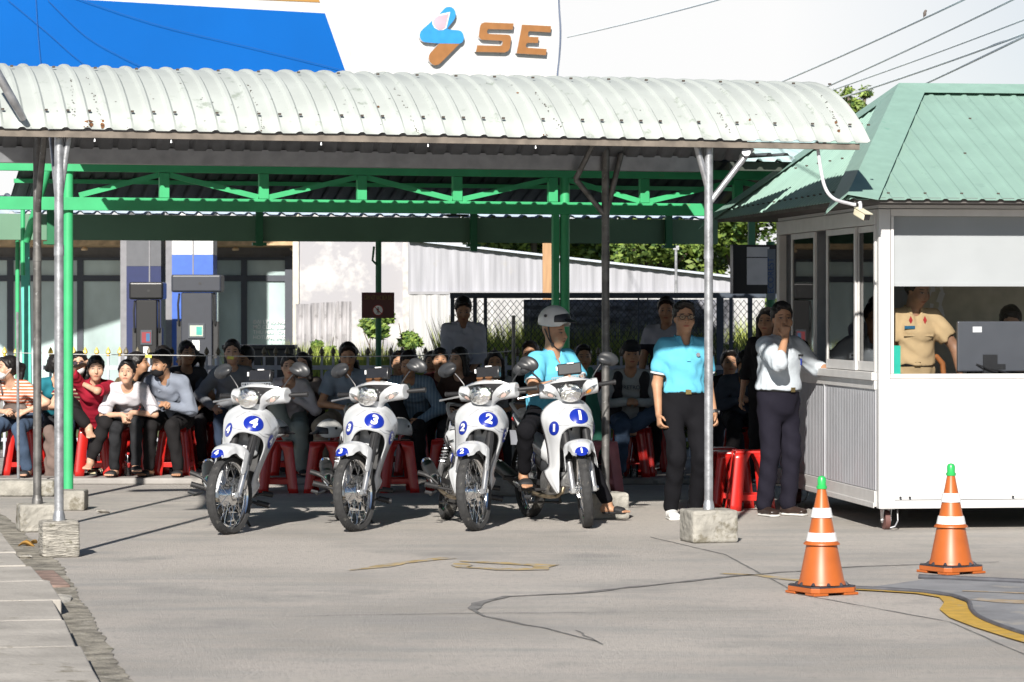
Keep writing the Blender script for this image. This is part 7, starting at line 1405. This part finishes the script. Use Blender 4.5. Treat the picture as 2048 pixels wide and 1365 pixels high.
# standing at the back
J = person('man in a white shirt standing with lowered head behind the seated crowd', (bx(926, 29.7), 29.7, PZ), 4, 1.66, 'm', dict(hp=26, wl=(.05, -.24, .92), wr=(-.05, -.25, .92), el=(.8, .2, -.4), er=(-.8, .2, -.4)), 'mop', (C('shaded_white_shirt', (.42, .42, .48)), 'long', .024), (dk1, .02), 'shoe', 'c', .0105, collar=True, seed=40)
person('man in a navy and white shirt standing left of the man in glasses', (bx(1333, 28.0), 28.0, PZ), -6, 1.62, 'm', dict(hp=8), 'mop', (stripes('navy_white_block', (.012, .012, .02), (.30, .30, .36), 1.0, 1.0, 1.22, 9), 'short', .018), (dk2, .018), 'shoe', 'c', .0105, seed=41)
person('person with black hair in black standing behind the man at the booth', (bx(1535, 25.6), 25.6, 0), -20, 1.52, 'f', dict(), 'long', (dk2, 'long'), (dk2, .016), 'shoe', 'a', .0125, seed=42)
# ---------------------------------------------------------------- loose stools, helmets and small things
D1 = GD(985); stool(556, D1, 6, 'red stool right behind motorcycle number 4 with a helmet on it'); stool(652, D1, -5, 'red stool left of motorcycle number 3 with a white helmet on it'); stool(796, GD(984), 8, 'red stool right of motorcycle number 3 with a white helmet on it'); stool(895, GD(984) + .3, -8, 'red stool half hidden behind motorcycle number 2')
helmet((bx(552, D1), D1, .45 + .02), 60, 'white helmet partly hidden behind the number 4 motorcycle'); helmet((bx(658, D1), D1 - .02, .45 + .02), -60, 'white helmet with a black lower edge on the stool left of motorcycle 3'); helmet((bx(800, D1), D1, .45 + .035), 150, 'plain white helmet on the stool right of motorcycle number 3')
NG = 'red stools in a tight row by the booth'
stool(1432, GD(1012), 4, 'red stool at the left of the tight row, mostly behind the post', grp=NG, sc_=1.0); stool(1466, GD(1014), -4, 'middle red stool of the tight row by the booth', grp=NG); stool(1500, GD(1020), 3, 'red stool at the right of the tight row, nearest the booth', grp=NG, sc_=1.06); stool(1440, GD(1006) + .2, 6, 'red stool behind the tight row, farthest from the camera', grp=NG)
stool(1202, GD(985), 10, 'faded pink stool behind the front wheel of motorcycle number 1', pkm, grp=None); stool(1300, 28.6, 5, 'dark red stool behind the crossed legs of the man in the cap', z=PZ)
stool(1275, 27.9, -5, 'empty red stool beside the man in the cap', z=PZ)
# slides, cup, bottle, jacket
def slide(px, py, rz, lab):
    t_ = thing('slide_sandal', lab, 'sandal', GP(px, py, PZ), (0, 0, R(rz)), 'striped slides under the red polo woman'); S = SDF(.006); S.ecap((0, .09, .012), (0, -.09, .012), (.035, .012), (.045, .012), (1, 0, 0)); link('sole', S.mesh(), mat('slide_grey', (.06, .06, .062), rough=.7), t_, 'full')
    S = SDF(.006); S.ecap((0, -.0, .024), (0, -.06, .022), (.047, .032), (.05, .03), (1, 0, 0)); S.ecap((0, .06, .012), (0, -.12, .012), (.038, .022), (.042, .02), (1, 0, 0), op='s', k=.003); S.half((0, 0, .012), (0, 0, -1), (-.2, -.2, -.2), (.2, .2, .2)); link('strap', S.mesh(), stripes('slide_stripes', (.05, .05, .05), (.5, .45, .3), -60, .3), t_, 'full')
slide(182, 951, 70, 'left one of the two striped slides on the ground'); slide(204, 949, 20, 'right one of the two striped slides on the ground')
g = G(); g.lathe([(.03, 0), (.036, .002), (.042, .12), (.044, .121), (.04, .119), (.034, .004), (.0, .004)], 24); o = g.build('plastic_cup', glassmat('clear_plastic', (.8, .82, .84), .5, .1), None); o.location = (bx(1268, 27.55), 27.55, PZ); tag(o, 'clear plastic cup on the platform near the foot of the man in the cap', 'cup')
for px, D, lab in ((256, 27.75, 'small clear water bottle hanging in front of the white t-shirt woman'), (474, 27.7, 'clear plastic bottle on the platform left of motorcycle number 4')):
    t_ = thing('water_bottle', lab, 'bottle', (bx(px, D), D, PZ)); g = G(); g.lathe([(.0, .002), (.03, .0), (.033, .02), (.031, .06), (.033, .1), (.033, .15), (.014, .19), (.013, .2)], 20); g.build('bottle_body', glassmat('clear_plastic', (.8, .82, .84), .5, .1), t_); g = G(); g.lathe([(.016, .2), (.016, .22), (0, .222)], 16); g.build('cap', redv, t_)
S = SDF(.010); c = P(100, 905, 27.85); S.ecap(c + V((0, 0, .22)), c + V((.02, 0, -.20)), (.05, .04), (.075, .05), (1, 0, 0)); S.ell(c + V((.05, -.02, -.05)), (.08, .05, .13)); me = S.mesh(noise=(.008, 22, 1)); tag(link('jacket', me, mat('taupe_jacket', (.16, .115, .10), rough=.9, nz=.2, bump=.01, bs=12), None, 'full'), 'crumpled brown jacket hanging down behind the grey posts on the left', 'jacket')
g = G(); g.tube([(0, 0, .05), (-.01, 0, 1.58)], .013, 8); o = g.build('steel_pole', galv, None); o.location = (bx(37, 26.6), 26.6, 0); tag(o, 'thin steel pole with a string tied to it at the far left', 'pole')
g = G(); g.tube([(0, 0, .0), (0, 0, 1.55)], .016, 8); o = g.build('steel_pole', dgalv, None); o.location = (bx(1027, 26.8), 26.8, 0); tag(o, 'bare dark steel pole between motorcycle number 2 and the rider', 'pole')
pts = [P(28, 706, 26.6), P(140, 709, 26.7), P(300, 710.5, 26.7), P(500, 713, 26.7), P(700, 713.5, 26.7), P(850, 711, 26.7), P(975, 706, 26.8), P(1027, 702, 26.8)]; g = G(); g.tube(smooth_pts(pts, 4), .0038, 5); tag(g.build('string', mat('pale_string', (.5, .5, .5), rough=.8), None), 'pale string stretched between the two thin poles in front of the crowd', 'string')
ytag = mat('yellow_tape', (.5, .48, .08), rough=.6)
for px, py, lab in ((297, 713, 'yellow tape tag on the string by the man in the grey shirt'), (461, 716, 'yellow tape tag on the string before the grey hoodie woman'), (720, 717, 'yellow tape tag on the string near the green post')): g = G(); g.cbox((0, 0, 0), (.058, .003, .028), M.Rotation(R(5), 3, 'Y')); o = g.build('tape_tag', ytag, None, False); o.location = P(px, py, 26.65); tag(o, lab, 'tape tag', 'yellow tags on the string')
g = G(); g.box((-.5, -.14, 0), (.16, .14, .14)); o = g.build('low_kerb', blockm, None, False, mods=(('bev', .03, 3),)); o.location = (bx(72, GD(994)), GD(994) + .12, 0); tag(o, 'low rough concrete kerb at the far left beside the grey post', 'kerb')
g = G(); g.box((-.12, -.12, 0), (.12, .12, .16)); o = g.build('concrete_block', blockm, None, False, mods=(('bev', .015, 2),)); o.location = (bx(143, GD(1020)), GD(1020), 0); tag(o, 'low concrete block beside the foot of the left green column', 'block')
g = G(); g.box((-.35, -.1, 0), (.2, .1, .16)); o = g.build('concrete_kerb', blockm, None, False, mods=(('bev', .03, 3),)); o.location = (bx(1040, 25.8), 25.8, 0); tag(o, 'low concrete kerb piece behind motorcycle number 2', 'kerb')
S = SDF(.012); c = P(1188, 812, 27.2); S.ecap(P(1180, 740, 27.2), P(1192, 900, 27.2), (.03, .03), (.10, .05), (1, 0, 0)); tag(link('green_umbrella', S.mesh(noise=(.004, 18, 1)), mat('dark_green_fabric', (.02, .13, .09), rough=.8), None, 'full'), 'folded dark green parasol standing behind the handlebar of motorcycle 1', 'parasol')
